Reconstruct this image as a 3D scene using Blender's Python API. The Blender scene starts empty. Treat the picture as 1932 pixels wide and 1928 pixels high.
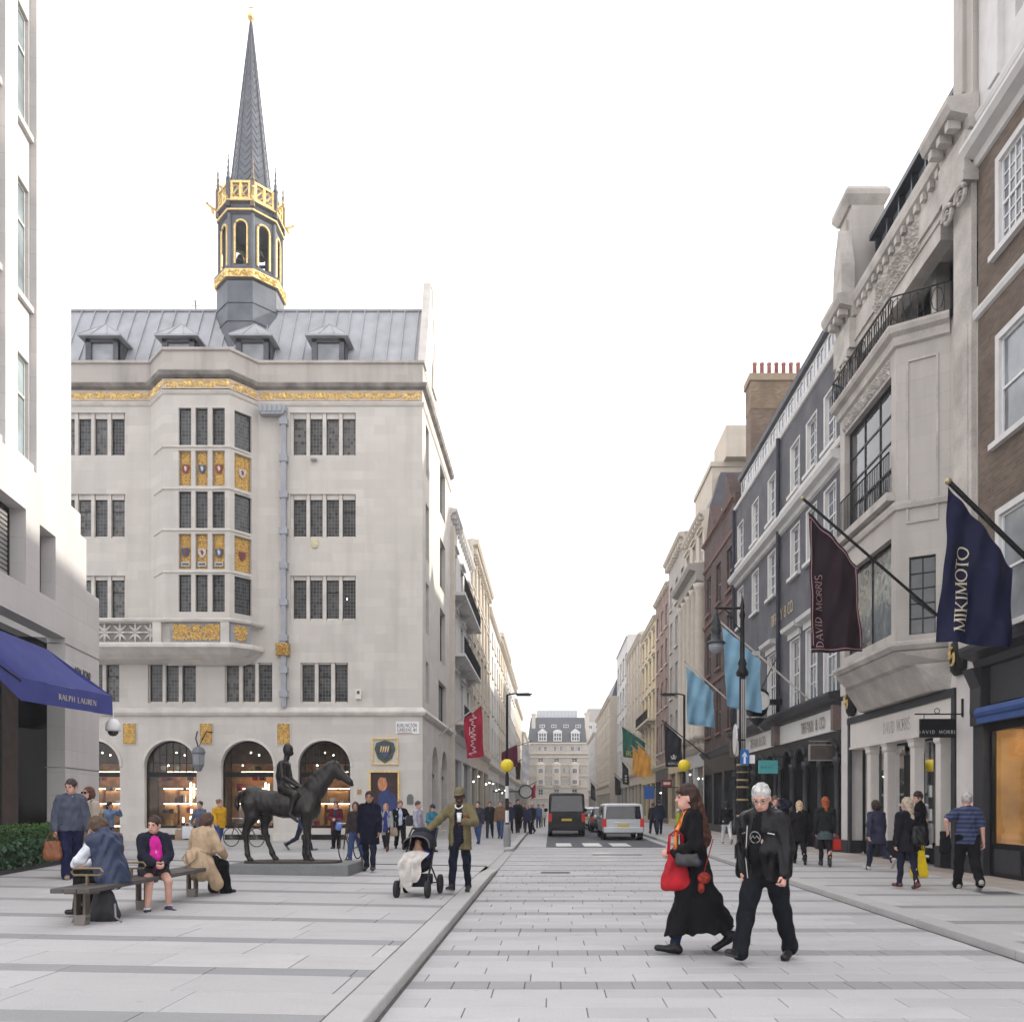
import bpy, math, random
import numpy as np
from mathutils import Vector, Matrix
random.seed(7); np.random.seed(7)
SC = bpy.context.scene
COL = SC.collection
R = math.radians
# ---------------- camera (level, lens shift keeps the verticals upright)
F, CX, HY, CH = 1550.0, 1040.0, 1518.0, 1.6
cd = bpy.data.cameras.new('camera'); cam = bpy.data.objects.new('camera', cd); COL.objects.link(cam)
cam.location = (0, 0, CH); cam.rotation_euler = (R(90), 0, 0)
cd.sensor_width = 36; cd.lens = 36 * F / 1932
cd.shift_x = -(CX - 966) / 1932; cd.shift_y = (HY - 964) / 1932
cd.clip_start = .1; cd.clip_end = 3000
SC.camera = cam
# ---------------- bright hazy sky and a low sun from the right
SUN_EL, SUN_AZ = R(22.5), R(22)          # azimuth measured from +X towards +Y
w = bpy.data.worlds.new('World'); SC.world = w; w.use_nodes = True
nt = w.node_tree; bg = nt.nodes['Background']
sky = nt.nodes.new('ShaderNodeTexSky'); sky.sky_type = 'NISHITA'; sky.sun_disc = False
sky.sun_elevation = SUN_EL; sky.sun_rotation = R(90) - SUN_AZ; sky.dust_density = 4; sky.air_density = 1.2
mx = nt.nodes.new('ShaderNodeMix'); mx.data_type = 'RGBA'; mx.inputs[0].default_value = .82
nt.links.new(sky.outputs[0], mx.inputs[6]); mx.inputs[7].default_value = (10.5, 10.3, 10.45, 1)
nt.links.new(mx.outputs[2], bg.inputs[0]); bg.inputs[1].default_value = .13
sl = bpy.data.lights.new('sun', 'SUN'); sl.energy = 3.3; sl.angle = R(1.2); sl.color = (1, .94, .84)
so = bpy.data.objects.new('sun', sl); COL.objects.link(so); so.location = (60, 20, 60)
sd = Vector((math.cos(SUN_EL) * math.cos(SUN_AZ), math.cos(SUN_EL) * math.sin(SUN_AZ), math.sin(SUN_EL)))
so.rotation_euler = sd.to_track_quat('Z', 'Y').to_euler()
vs = SC.view_settings; vs.view_transform = 'Standard'; vs.look = 'None'; vs.exposure = .73; vs.gamma = 1; vs.use_curve_mapping = False
SC.cycles.max_bounces = 6; SC.cycles.transparent_max_bounces = 8

# ---------------- pixel helpers (photo seen 1932 wide): a pixel plus a known plane gives a point
def px(x, y, d): return ((x - CX) * d / F, d, CH + (HY - y) * d / F)
def zat(y, d): return CH + (HY - y) * d / F
def xat(x, d): return (x - CX) * d / F
def dX(X, x): return F * X / (x - CX)

# ---------------- materials
MT = {}
def _n(t, ty, **k):
    n = t.nodes.new(ty)
    for a, b in k.items(): setattr(n, a, b)
    return n
def mixn(t, f, a, b, mode='MIX'):
    m = _n(t, 'ShaderNodeMix', data_type='RGBA', blend_type=mode)
    for i, v in ((0, f), (6, a), (7, b)):
        if hasattr(v, 'links'): t.links.new(v, m.inputs[i])
        else: m.inputs[i].default_value = v if i == 0 else (v[0], v[1], v[2], 1)
    return m.outputs[2]
def mathn(t, op, a, b=0.0):
    m = _n(t, 'ShaderNodeMath', operation=op)
    for i, v in ((0, a), (1, b)):
        if hasattr(v, 'links'): t.links.new(v, m.inputs[i])
        else: m.inputs[i].default_value = v
    return m.outputs[0]
def wallco(t, su=1, sv=1):
    g = _n(t, 'ShaderNodeNewGeometry'); s = _n(t, 'ShaderNodeSeparateXYZ'); t.links.new(g.outputs['Position'], s.inputs[0])
    c = _n(t, 'ShaderNodeCombineXYZ')
    t.links.new(mathn(t, 'MULTIPLY', mathn(t, 'ADD', s.outputs[0], s.outputs[1]), su), c.inputs[0])
    t.links.new(mathn(t, 'MULTIPLY', s.outputs[2], sv), c.inputs[1])
    return c.outputs[0]
def noise(t, scale, detail=4, vec=None, stretch=None):
    n = _n(t, 'ShaderNodeTexNoise'); n.inputs['Scale'].default_value = scale; n.inputs['Detail'].default_value = detail
    if vec is None:
        vec = _n(t, 'ShaderNodeNewGeometry').outputs['Position']
    if stretch:
        mp = _n(t, 'ShaderNodeMapping'); mp.inputs['Scale'].default_value = stretch; t.links.new(vec, mp.inputs[0]); vec = mp.outputs[0]
    t.links.new(vec, n.inputs['Vector'])
    return n.outputs['Fac']
def ramp(t, f, lo, hi):
    m = _n(t, 'ShaderNodeMapRange'); t.links.new(f, m.inputs[0]); m.inputs[1].default_value = lo; m.inputs[2].default_value = hi
    return m.outputs[0]
def base(name):
    m = bpy.data.materials.new(name); m.use_nodes = True; t = m.node_tree
    return m, t, t.nodes['Principled BSDF']
def setc(t, b, v):
    if hasattr(v, 'links'): t.links.new(v, b.inputs['Base Color'])
    else: b.inputs['Base Color'].default_value = (v[0], v[1], v[2], 1)
def bumpn(t, b, h, s, dist=.02):
    n = _n(t, 'ShaderNodeBump'); n.inputs['Strength'].default_value = s; n.inputs['Distance'].default_value = dist
    t.links.new(h, n.inputs['Height']); t.links.new(n.outputs[0], b.inputs['Normal'])
def sc(c, k): return tuple(min(1, x * k) for x in c)
def mat(name, col, rough=.7, var=.12, scale=5, bump=0, metal=0, spec=.35, objvar=0, local=False, fine=0):
    key = name
    if key in MT: return MT[key]
    m, t, b = base(name)
    vec = _n(t, 'ShaderNodeTexCoord').outputs['Object'] if local else None
    c = mixn(t, ramp(t, noise(t, scale, 5, vec), .3, .7), sc(col, 1 - var), sc(col, 1 + var)) if var else None
    if fine:
        c = mixn(t, ramp(t, noise(t, scale * 14, 3, vec), .35, .65), mixn(t, 1.0, c, (1 - fine,) * 3, 'MULTIPLY'), c)
    if objvar:
        oi = _n(t, 'ShaderNodeObjectInfo'); g = _n(t, 'ShaderNodeNewGeometry')
        r = mathn(t, 'FRACT', mathn(t, 'ADD', oi.outputs['Random'], g.outputs['Random Per Island']))
        k = mathn(t, 'ADD', mathn(t, 'MULTIPLY', r, 2 * objvar), 1 - objvar)
        cc = _n(t, 'ShaderNodeCombineXYZ')
        for i in range(3): t.links.new(k, cc.inputs[i])
        c = mixn(t, 1.0, c if c is not None else col, cc.outputs[0], 'MULTIPLY')
    setc(t, b, c if c is not None else col)
    b.inputs['Roughness'].default_value = rough; b.inputs['Metallic'].default_value = metal
    b.inputs['Specular IOR Level'].default_value = spec
    if bump: bumpn(t, b, noise(t, scale * 6, 5, vec), bump)
    MT[key] = m; return m
def paving(name, col, objvar):
    """sawn granite with speckle, scuffs, water marks and trodden gum"""
    m, t, b = base(name); oi = _n(t, 'ShaderNodeObjectInfo'); g = _n(t, 'ShaderNodeNewGeometry')
    r = mathn(t, 'FRACT', mathn(t, 'ADD', oi.outputs['Random'], g.outputs['Random Per Island'])); k = mathn(t, 'ADD', mathn(t, 'MULTIPLY', r, 2 * objvar), 1 - objvar)
    cc = _n(t, 'ShaderNodeCombineXYZ'); [t.links.new(k, cc.inputs[i]) for i in range(3)]
    c = mixn(t, ramp(t, noise(t, 60, 3), .35, .65), sc(col, .93), sc(col, 1.05)); c = mixn(t, 1.0, c, cc.outputs[0], 'MULTIPLY')
    c = mixn(t, mathn(t, 'MULTIPLY', ramp(t, noise(t, .45, 6), .45, .75), .22), c, sc(col, .55))
    c = mixn(t, mathn(t, 'MULTIPLY', ramp(t, noise(t, 1.7, 8, None, (1, 2.6, 1)), .52, .72), .2), c, sc(col, .6))
    v = _n(t, 'ShaderNodeTexVoronoi'); v.inputs['Scale'].default_value = 2.1; t.links.new(g.outputs['Position'], v.inputs['Vector'])
    gum = mathn(t, 'MULTIPLY', mathn(t, 'LESS_THAN', v.outputs['Distance'], .055), mathn(t, 'LESS_THAN', noise(t, 1.1, 2), .5)); c = mixn(t, mathn(t, 'MULTIPLY', gum, .3), c, sc(col, .4))
    setc(t, b, c); b.inputs['Roughness'].default_value = .72; b.inputs['Specular IOR Level'].default_value = .3; bumpn(t, b, noise(t, 90, 3), .08); MT[name] = m; return m
def stone(name, col, bw=.9, bh=.38, joint=.12, var=.06, stain=.3, grime=(.26, .24, .22)):
    if name in MT: return MT[name]
    m, t, b = base(name); v = wallco(t)
    br = _n(t, 'ShaderNodeTexBrick'); t.links.new(v, br.inputs['Vector'])
    br.inputs['Color1'].default_value = (*sc(col, 1 - var), 1); br.inputs['Color2'].default_value = (*sc(col, 1 + var), 1)
    br.inputs['Mortar'].default_value = (*sc(col, 1 - joint), 1); br.inputs['Scale'].default_value = 1
    br.inputs['Mortar Size'].default_value = .006; br.inputs['Brick Width'].default_value = bw; br.inputs['Row Height'].default_value = bh
    c = mixn(t, ramp(t, noise(t, .7, 6), .35, .75), br.outputs[0], sc(col, .93))
    st = mathn(t, 'MULTIPLY', ramp(t, noise(t, 1.0, 6, None, (1.6, 1.6, .18)), .48, .8), stain)
    c = mixn(t, st, c, grime)
    c = mixn(t, ramp(t, noise(t, 40, 3), .3, .7), mixn(t, 1.0, c, (.95,) * 3, 'MULTIPLY'), c)
    setc(t, b, c); b.inputs['Roughness'].default_value = .85; b.inputs['Specular IOR Level'].default_value = .2
    bumpn(t, b, noise(t, 25, 5), .12)
    MT[name] = m; return m
def brick(name, col, mortar, var=.3):
    if name in MT: return MT[name]
    m, t, b = base(name); v = wallco(t)
    br = _n(t, 'ShaderNodeTexBrick'); t.links.new(v, br.inputs['Vector'])
    br.inputs['Color1'].default_value = (*sc(col, 1 - var), 1); br.inputs['Color2'].default_value = (*sc(col, 1 + var), 1)
    br.inputs['Mortar'].default_value = (*mortar, 1); br.inputs['Scale'].default_value = 1
    br.inputs['Mortar Size'].default_value = .008; br.inputs['Brick Width'].default_value = .225; br.inputs['Row Height'].default_value = .075
    c = mixn(t, ramp(t, noise(t, 1.1, 6), .3, .75), br.outputs[0], sc(col, .55))
    setc(t, b, c); b.inputs['Roughness'].default_value = .9; bumpn(t, b, br.outputs['Fac'], -.4, .01)
    MT[name] = m; return m
def glass(name, col=(.02, .024, .03), rough=.05, lead=0, spec=.6, wob=.15):
    """window glass seen from outside: dark room behind a reflecting pane"""
    if name in MT: return MT[name]
    m, t, b = base(name)
    n = ramp(t, noise(t, .9, 3), .35, .7)
    c = mixn(t, n, sc(col, .6), sc(col, 1.5))
    b.inputs['Roughness'].default_value = rough; b.inputs['Specular IOR Level'].default_value = spec
    if lead:
        v = wallco(t)
        br = _n(t, 'ShaderNodeTexBrick'); br.offset = 0; t.links.new(v, br.inputs['Vector'])
        br.inputs['Color1'].default_value = (.2, .2, .2, 1); br.inputs['Color2'].default_value = (.8, .8, .8, 1); br.inputs['Mortar'].default_value = (.5, .5, .5, 1)
        br.inputs['Scale'].default_value = 1; br.inputs['Mortar Size'].default_value = .007
        br.inputs['Brick Width'].default_value = lead; br.inputs['Row Height'].default_value = lead * 1.15
        c = mixn(t, ramp(t, br.outputs[0], .2, .8), sc(col, .5), sc(col, 2.2))
        c = mixn(t, br.outputs['Fac'], c, (.16, .165, .17))
        rg = mathn(t, 'ADD', mathn(t, 'MULTIPLY', br.outputs['Fac'], .5), rough); t.links.new(rg, b.inputs['Roughness'])
        bumpn(t, b, br.outputs[0], .25, .02)
    elif wob:
        bumpn(t, b, noise(t, 1.3, 2), wob, .05)
    setc(t, b, c)
    MT[name] = m; return m
def clear(name='clear glass', tint=(.9, .94, .94), refl=1.0):
    if name in MT: return MT[name]
    m = bpy.data.materials.new(name); m.use_nodes = True; t = m.node_tree; t.nodes.remove(t.nodes['Principled BSDF'])
    tr = _n(t, 'ShaderNodeBsdfTransparent'); tr.inputs[0].default_value = (*tint, 1)
    gl = _n(t, 'ShaderNodeBsdfGlossy'); gl.inputs['Roughness'].default_value = .03
    fr = _n(t, 'ShaderNodeFresnel'); fr.inputs[0].default_value = 1.5
    ms = _n(t, 'ShaderNodeMixShader'); t.links.new(mathn(t, 'MULTIPLY', fr.outputs[0], refl), ms.inputs[0])
    t.links.new(tr.outputs[0], ms.inputs[1]); t.links.new(gl.outputs[0], ms.inputs[2]); t.links.new(ms.outputs[0], t.nodes['Material Output'].inputs[0])
    MT[name] = m; return m
def emit(name, col, s):
    if name in MT: return MT[name]
    m, t, b = base(name); setc(t, b, col); b.inputs['Emission Color'].default_value = (*col, 1); b.inputs['Emission Strength'].default_value = s
    MT[name] = m; return m
def cloth(col, rough=.85, var=.18, key=''):
    return mat('cloth %.3f %.3f %.3f %s' % (*col, key), col, rough, var, 9, .25, 0, .2, 0, True)

# ---------------- mesh builder
class MB:
    def __init__(s, fr=None): s.v = []; s.f = []; s.m = []; s.fr = fr; s.cm = 0
    def P(s, p):
        s.v.append(tuple(s.fr(*p)) if s.fr else tuple(p)); return len(s.v) - 1
    def face(s, pts): s.f.append([s.P(p) for p in pts]); s.m.append(s.cm)
    def idx(s, f): s.f.append(list(f)); s.m.append(s.cm)
    def box(s, a0, a1, b0, b1, c0, c1):
        i = [s.P((a, b, c)) for c in (c0, c1) for b in (b0, b1) for a in (a0, a1)]
        for q in ((0, 1, 3, 2), (4, 6, 7, 5), (0, 4, 5, 1), (2, 3, 7, 6), (0, 2, 6, 4), (1, 5, 7, 3)): s.idx([i[k] for k in q])
        return s
    def loft(s, rings, cap=True, closed=True):
        ids = [[s.P(p) for p in r] for r in rings]; n = len(ids[0])
        for a, b in zip(ids, ids[1:]):
            for k in range(n if closed else n - 1): s.idx((a[k], a[(k + 1) % n], b[(k + 1) % n], b[k]))
        if cap: s.idx(ids[0][::-1]); s.idx(ids[-1])
        return s
    def prism(s, poly, n0, n1): return s.loft([[(u, n0, v) for u, v in poly], [(u, n1, v) for u, v in poly]])
    def prismz(s, poly, z0, z1): return s.loft([[(u, v, z0) for u, v in poly], [(u, v, z1) for u, v in poly]])
    def tube(s, pts, r, k=7):
        pts = [Vector(p) for p in pts]; rings = []
        for i, p in enumerate(pts):
            t = (pts[min(i + 1, len(pts) - 1)] - pts[max(i - 1, 0)]).normalized()
            a = t.cross(Vector((0, 0, 1)) if abs(t.z) < .9 else Vector((1, 0, 0))).normalized(); b = t.cross(a)
            rr = r[i] if isinstance(r, (list, tuple)) else r
            rings.append([p + (a * math.cos(q * 2 * math.pi / k) + b * math.sin(q * 2 * math.pi / k)) * rr for q in range(k)])
        return s.loft(rings)
    def lathe(s, c, prof, k=14, ph=0, sx=1, sy=1):
        return s.loft([[(c[0] + sx * r * math.cos(ph + q * 2 * math.pi / k), c[1] + sy * r * math.sin(ph + q * 2 * math.pi / k), c[2] + z) for q in range(k)] for r, z in prof])
    def ball(s, c, r, k=10, sx=1, sy=1, sz=1):
        return s.lathe(c, [(max(1e-4, r * math.sin(math.pi * i / 7)), -r * sz * math.cos(math.pi * i / 7)) for i in range(8)], k, 0, sx, sy)
    def grid(s, fn, nu, nv):
        ids = [[s.P(fn(i / nu, j / nv)) for j in range(nv + 1)] for i in range(nu + 1)]
        for i in range(nu):
            for j in range(nv): s.idx((ids[i][j], ids[i + 1][j], ids[i + 1][j + 1], ids[i][j + 1]))
        return s
    def wall(s, u0, u1, v0, v1, holes, dep, n=0.0, arch=()):
        """sheet with openings; holes (u0,u1,v0,v1), arch = set of hole indices with a round head"""
        us = sorted({round(q, 4) for q in [u0, u1] + [h[0] for h in holes] + [h[1] for h in holes] if u0 <= q <= u1})
        vz = sorted({round(q, 4) for q in [v0, v1] + [h[2] for h in holes] + [h[3] for h in holes] if v0 <= q <= v1})
        for b, c in zip(vz, vz[1:]):
            run = None
            for a, d in zip(us, us[1:]):
                mu, mv = (a + d) / 2, (b + c) / 2
                if any(h[0] < mu < h[1] and h[2] < mv < h[3] for h in holes):
                    if run is not None: s.face([(run, n, b), (a, n, b), (a, n, c), (run, n, c)]); run = None
                elif run is None: run = a
            if run is not None: s.face([(run, n, b), (us[-1], n, b), (us[-1], n, c), (run, n, c)])
        for k, (a, d, b, c) in enumerate(holes):
            m = n - dep
            if k in arch:
                r = (d - a) / 2; cx = (a + d) / 2; sp = c - r
                pt = [(cx - r * math.cos(q * math.pi / 16), sp + r * math.sin(q * math.pi / 16)) for q in range(17)]
                for p, q in zip(pt, pt[1:]):
                    s.face([(p[0], n, p[1]), (q[0], n, q[1]), (q[0], n, c), (p[0], n, c)])
                    s.face([(p[0], n, p[1]), (q[0], n, q[1]), (q[0], m, q[1]), (p[0], m, p[1])])
                tp = sp
            else:
                tp = c; s.face([(a, n, c), (d, n, c), (d, m, c), (a, m, c)])
            s.face([(a, n, b), (a, n, tp), (a, m, tp), (a, m, b)]); s.face([(d, n, b), (d, n, tp), (d, m, tp), (d, m, b)])
            s.face([(a, n, b), (d, n, b), (d, m, b), (a, m, b)])
        return s
    def build(s, name, m, parent=None, smooth=False, local=False, bev=0, data=False):
        me = bpy.data.meshes.new(name); me.from_pydata(s.v, [], s.f)
        ms = m if isinstance(m, (list, tuple)) else [m]
        for q in ms: me.materials.append(q)
        if len(ms) > 1: me.polygons.foreach_set('material_index', s.m)
        if smooth: me.polygons.foreach_set('use_smooth', [True] * len(me.polygons))
        me.update()
        return me if data else link(name, me, parent, local, bev)
def link(name, me, parent=None, local=False, bev=0):
    o = bpy.data.objects.new(name, me); COL.objects.link(o)
    if parent is not None:
        o.parent = parent
        if not local and parent.type == 'EMPTY': o.matrix_parent_inverse = Matrix.Translation(-Vector(parent.location))
    if bev:
        b = o.modifiers.new('bevel', 'BEVEL'); b.width = bev; b.segments = 2; b.limit_method = 'ANGLE'; b.angle_limit = R(40)
    return o
def tag(o, label, cat, group=None):
    o['label'] = label; o['category'] = cat
    if group: o['group'] = group
    return o
def thing(name, label, cat, loc=(0, 0, 0), rz=0, group=None):
    o = bpy.data.objects.new(name, None); COL.objects.link(o); o.location = loc; o.rotation_euler = (0, 0, rz); o.empty_display_size = .2
    return tag(o, label, cat, group)
def struct(o): o['kind'] = 'structure'; return o
def stuff(o): o['kind'] = 'stuff'; return o
def frF(Y): return lambda u, n, v: (u, Y - n, v)                # wall facing the camera
def frR(X): return lambda u, n, v: (X - n, u, v)                # right side of the street
def frL(X): return lambda u, n, v: (X + n, u, v)                # left side of the street
def frAB(a, b):                                                  # wall from a to b (plan), outward to the right of a->b
    dx, dy = b[0] - a[0], b[1] - a[1]; L = math.hypot(dx, dy); dx /= L; dy /= L
    return (lambda u, n, v: (a[0] + dx * u + dy * n, a[1] + dy * u - dx * n, v)), L

# ---------------- serif stroke lettering: strokes on a 0..1 grid, heavy (h) or light (l) or an arc
GL = {'A': [('l', 0, 0, .42, 1), ('h', .42, 1, .84, 0), ('l', .16, .36, .68, .36)], 'B': [('h', .1, 0, .1, 1), ('a', .1, .75, .42, .25, -90, 90), ('a', .1, .26, .5, .26, -90, 90)],
 'C': [('a', .45, .5, .42, .5, 50, 310)], 'D': [('h', .1, 0, .1, 1), ('a', .1, .5, .62, .5, -90, 90)], 'E': [('h', .1, 0, .1, 1), ('l', .1, 1, .6, 1), ('l', .1, .5, .5, .5), ('l', .1, 0, .62, 0)],
 'F': [('h', .1, 0, .1, 1), ('l', .1, 1, .6, 1), ('l', .1, .5, .5, .5)], 'G': [('a', .47, .5, .44, .5, 50, 330), ('h', .84, .08, .84, .45)], 'H': [('h', .1, 0, .1, 1), ('h', .75, 0, .75, 1), ('l', .1, .5, .75, .5)],
 'I': [('h', .12, 0, .12, 1)], 'K': [('h', .1, 0, .1, 1), ('l', .12, .42, .68, 1), ('h', .3, .56, .76, 0)], 'L': [('h', .1, 0, .1, 1), ('l', .1, 0, .62, 0)], 'M': [('l', .08, 0, .14, 1), ('h', .14, 1, .5, .06), ('l', .5, .06, .86, 1), ('h', .86, 1, .92, 0)],
 'N': [('l', .1, 0, .1, 1), ('h', .1, 1, .78, 0), ('l', .78, 0, .78, 1)], 'O': [('a', .48, .5, .46, .5, 0, 360)], 'P': [('h', .1, 0, .1, 1), ('a', .1, .74, .48, .26, -90, 90)], 'R': [('h', .1, 0, .1, 1), ('a', .1, .74, .48, .26, -90, 90), ('h', .3, .48, .76, 0)],
 'S': [('a', .32, .75, .27, .25, 40, 270), ('a', .32, .25, .3, .25, -140, 90)], 'T': [('h', .38, 0, .38, 1), ('l', 0, 1, .76, 1)], 'U': [('h', .1, .3, .1, 1), ('a', .42, .32, .32, .32, 180, 360), ('l', .74, .3, .74, 1)], 'V': [('h', 0, 1, .4, 0), ('l', .4, 0, .8, 1)],
 'W': [('h', 0, 1, .28, 0), ('l', .28, 0, .5, .9), ('h', .5, .9, .76, 0), ('l', .76, 0, 1, 1)], 'X': [('h', 0, 1, .76, 0), ('l', 0, 0, .76, 1)], 'Y': [('h', 0, 1, .38, .45), ('l', .38, .45, .76, 1), ('h', .38, 0, .38, .45)], '1': [('h', .2, 0, .2, 1), ('l', .02, .8, .2, 1)],
 '&': [('a', .36, .76, .2, .22, 0, 360), ('a', .36, .28, .32, .28, 0, 360), ('l', .5, .1, .8, 0)], '.': [('h', .1, 0, .1, .12)], '-': [('l', .05, .45, .4, .45)]}
def glyphw(c): return 1.0 if c in 'MW' else .3 if c in 'I1.' else .5 if c == ' ' else .66 if c in 'EFLSPTBR' else .86
def text(mb, s, fn, h, hw=.11, lw=.05, track=.16, serif=True, narrow=1.0):
    """fn(u,v) maps lettering space (metres) to a point; returns total width"""
    u = 0
    def seg(x0, y0, x1, y1, wd):
        dx, dy = x1 - x0, y1 - y0; L = math.hypot(dx, dy) or 1; ox, oy = -dy / L * wd / 2, dx / L * wd / 2
        n_ = max(1, int(L * h / .05))
        for i in range(n_):
            p0, p1 = (x0 + dx * i / n_, y0 + dy * i / n_), (x0 + dx * (i + 1) / n_, y0 + dy * (i + 1) / n_)
            mb.face([fn(u + (a * narrow) * h, b * h) for a, b in ((p0[0] + ox, p0[1] + oy), (p1[0] + ox, p1[1] + oy), (p1[0] - ox, p1[1] - oy), (p0[0] - ox, p0[1] - oy))])
    for c in s:
        for g in GL.get(c, []):
            if g[0] == 'a':
                n = 12; an = [R(g[5] + (g[6] - g[5]) * i / n) for i in range(n + 1)]
                for a, b in zip(an, an[1:]):
                    wd = lw + (hw - lw) * abs(math.cos((a + b) / 2))
                    seg(g[1] + g[3] * math.cos(a), g[2] + g[4] * math.sin(a), g[1] + g[3] * math.cos(b), g[2] + g[4] * math.sin(b), wd)
            else:
                wd = hw if g[0] == 'h' else lw; seg(g[1], g[2], g[3], g[4], wd)
                if serif:
                    for X, Y in ((g[1], g[2]), (g[3], g[4])):
                        if Y in (0, 1) and abs(g[4] - g[2]) > .3: seg(X - wd / 2 - .08, Y, X + wd / 2 + .08, Y, .035)
        u += (glyphw(c) * narrow + track) * h
    return u - track * h
def textw(s, h, track=.16, narrow=1.0): return sum((glyphw(c) * narrow + track) * h for c in s) - track * h

# ---------------- ground height: road at 0, pavements one kerb up, the square on the left falls towards the kerb
XL, XR, FL, FR = -1.3, 4.8, -5.39, 9.3
def clamp(a): return max(0., min(1., a))
def gz(X, Y):
    if XL <= X <= XR: return 0.
    if X > XR: return .1
    b = .1 - .08 * clamp((Y - 20.2) / .6) + .08 * clamp((Y - 27.8) / .12)
    return b + .018 * (XL - X) * clamp((28 - Y) / 8)
def ground(x, y):
    """where the ray through a pixel meets the ground"""
    d = 20.
    for _ in range(40):
        X = (x - CX) * d / F; d = .5 * d + .5 * F * (CH - gz(X, d)) / (y - HY)
    X = (x - CX) * d / F
    return X, d, gz(X, d)
# ======================= ground, road, pavements
GRAN = paving('pale granite', (.425, .418, .42), .07)
GRAN2 = paving('pale granite road', (.41, .404, .41), .08)
DARKG = paving('grey granite band', (.265, .268, .275), .07)
KERB = paving('granite kerb', (.41, .404, .40), .07)
TAN = mat('buff paving', (.36, .32, .29), .8, .08, 2, .05, 0, .3, .08, False, .08)
MORT = mat('joint sand', (.2, .2, .2), .95, .15, 8)
TARM = mat('asphalt', (.11, .115, .13), .9, .12, 3, .2, 0, .3, 0, False, .25)
WHITE = mat('road paint', (.58, .58, .57), .7, .1, 6, .05, 0, .3, 0, False, .1)
g = MB(); g.face([(-600, -300, -.06), (600, -300, -.06), (600, 1500, -.06), (-600, 1500, -.06)])
struct(g.build('ground', mat('city ground', (.2, .2, .21), .95, .1, .3)))
def sheet(fn, x0, x1, y0, y1, nx, ny, name, m, parent=None):
    b = MB(); b.grid(lambda a, c: (x0 + (x1 - x0) * a, y0 + (y1 - y0) * c, fn(x0 + (x1 - x0) * a, y0 + (y1 - y0) * c)), nx, ny)
    return b.build(name, m, parent)
road = struct(sheet(lambda X, Y: -.014, XL, XR, -6, 31, 1, 1, 'road', MORT))
SLAB = {}
def slab(parent, name, m, xc, yc, L, D, z, T=.02, tilt=0):
    key = (name, m.name, round(L, 2), round(D, 2), T)
    if key not in SLAB:
        a, b = L / 2 - .004, D / 2 - .003; e = .004
        mb = MB(); mb.loft([[(-a, -b, -T), (a, -b, -T), (a, b, -T), (-a, b, -T)], [(-a, -b, -e), (a, -b, -e), (a, b, -e), (-a, b, -e)], [(-a + e, -b + e, 0), (a - e, -b + e, 0), (a - e, b - e, 0), (-a + e, b - e, 0)]], cap=False); mb.idx([8, 9, 10, 11])
        SLAB[key] = mb.build(name, m, data=True)
    o = bpy.data.objects.new(name, SLAB[key]); COL.objects.link(o); o.parent = parent
    o.location = (xc, yc, z + random.uniform(-.0012, .0012)); o.rotation_euler = (random.uniform(-1, 1) * .0012, tilt + random.uniform(-1, 1) * .0012, 0)
    return o
def vis(xa, xb, y):                                             # inside the picture (with a margin)?
    if y < 4.4: return False
    return xb * F / y + CX > -420 and xa * F / y + CX < 2350
def rowcuts(a, b, L, off):
    c = [a]; q = a + off
    while q < b - .12:
        if q > a + .12: c.append(q)
        q += L
    return c + [b]
far = MB()
for k in range(-1, 17):
    ys = 5.7 + 1.6 * k
    for r in range(5):
        y0 = ys - .16 + .32 * r; yc = y0 + .16
        if yc > 30.9: continue
        if r == 0: cuts = rowcuts(XL, XR, .32, random.random() * .3)
        else: cuts = rowcuts(XL, XR, .96, (.1, .62, .3, .8)[r - 1] + .05 * (k % 3))
        for a, b in zip(cuts, cuts[1:]):
            if yc < 19.8:
                if vis(a, b, yc): slab(road, 'sett' if r == 0 else 'paving_slab', DARKG if r == 0 else GRAN2, (a + b) / 2, yc, b - a, .32, 0)
            else:
                far.cm = 1 if r == 0 else 0; far.box(a + .004, b - .004, y0 + .003, y0 + .317, -.014, random.uniform(-.001, .001))
stuff(far.build('distant_paving', [GRAN2, DARKG], road))
# asphalt with crossing marks, then on along the street
asph = struct(sheet(lambda X, Y: 0.001, -.2, 4.4, 31, 240, 1, 8, 'carriageway', TARM))
for a, b in ((.19, .8), (1.27, 1.98), (2.37, 3.1)):
    m = MB(); m.box(a, b, 31.7, 34.2, 0.001, .006); m.build('crossing_mark', WHITE, asph)
gut = struct(sheet(lambda X, Y: 0.0, XL, -.2, 31, 240, 1, 1, 'gutter_paving', GRAN2))
gut2 = struct(sheet(lambda X, Y: 0.0, 4.4, XR, 31, 240, 1, 1, 'gutter_paving', GRAN2))
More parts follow.
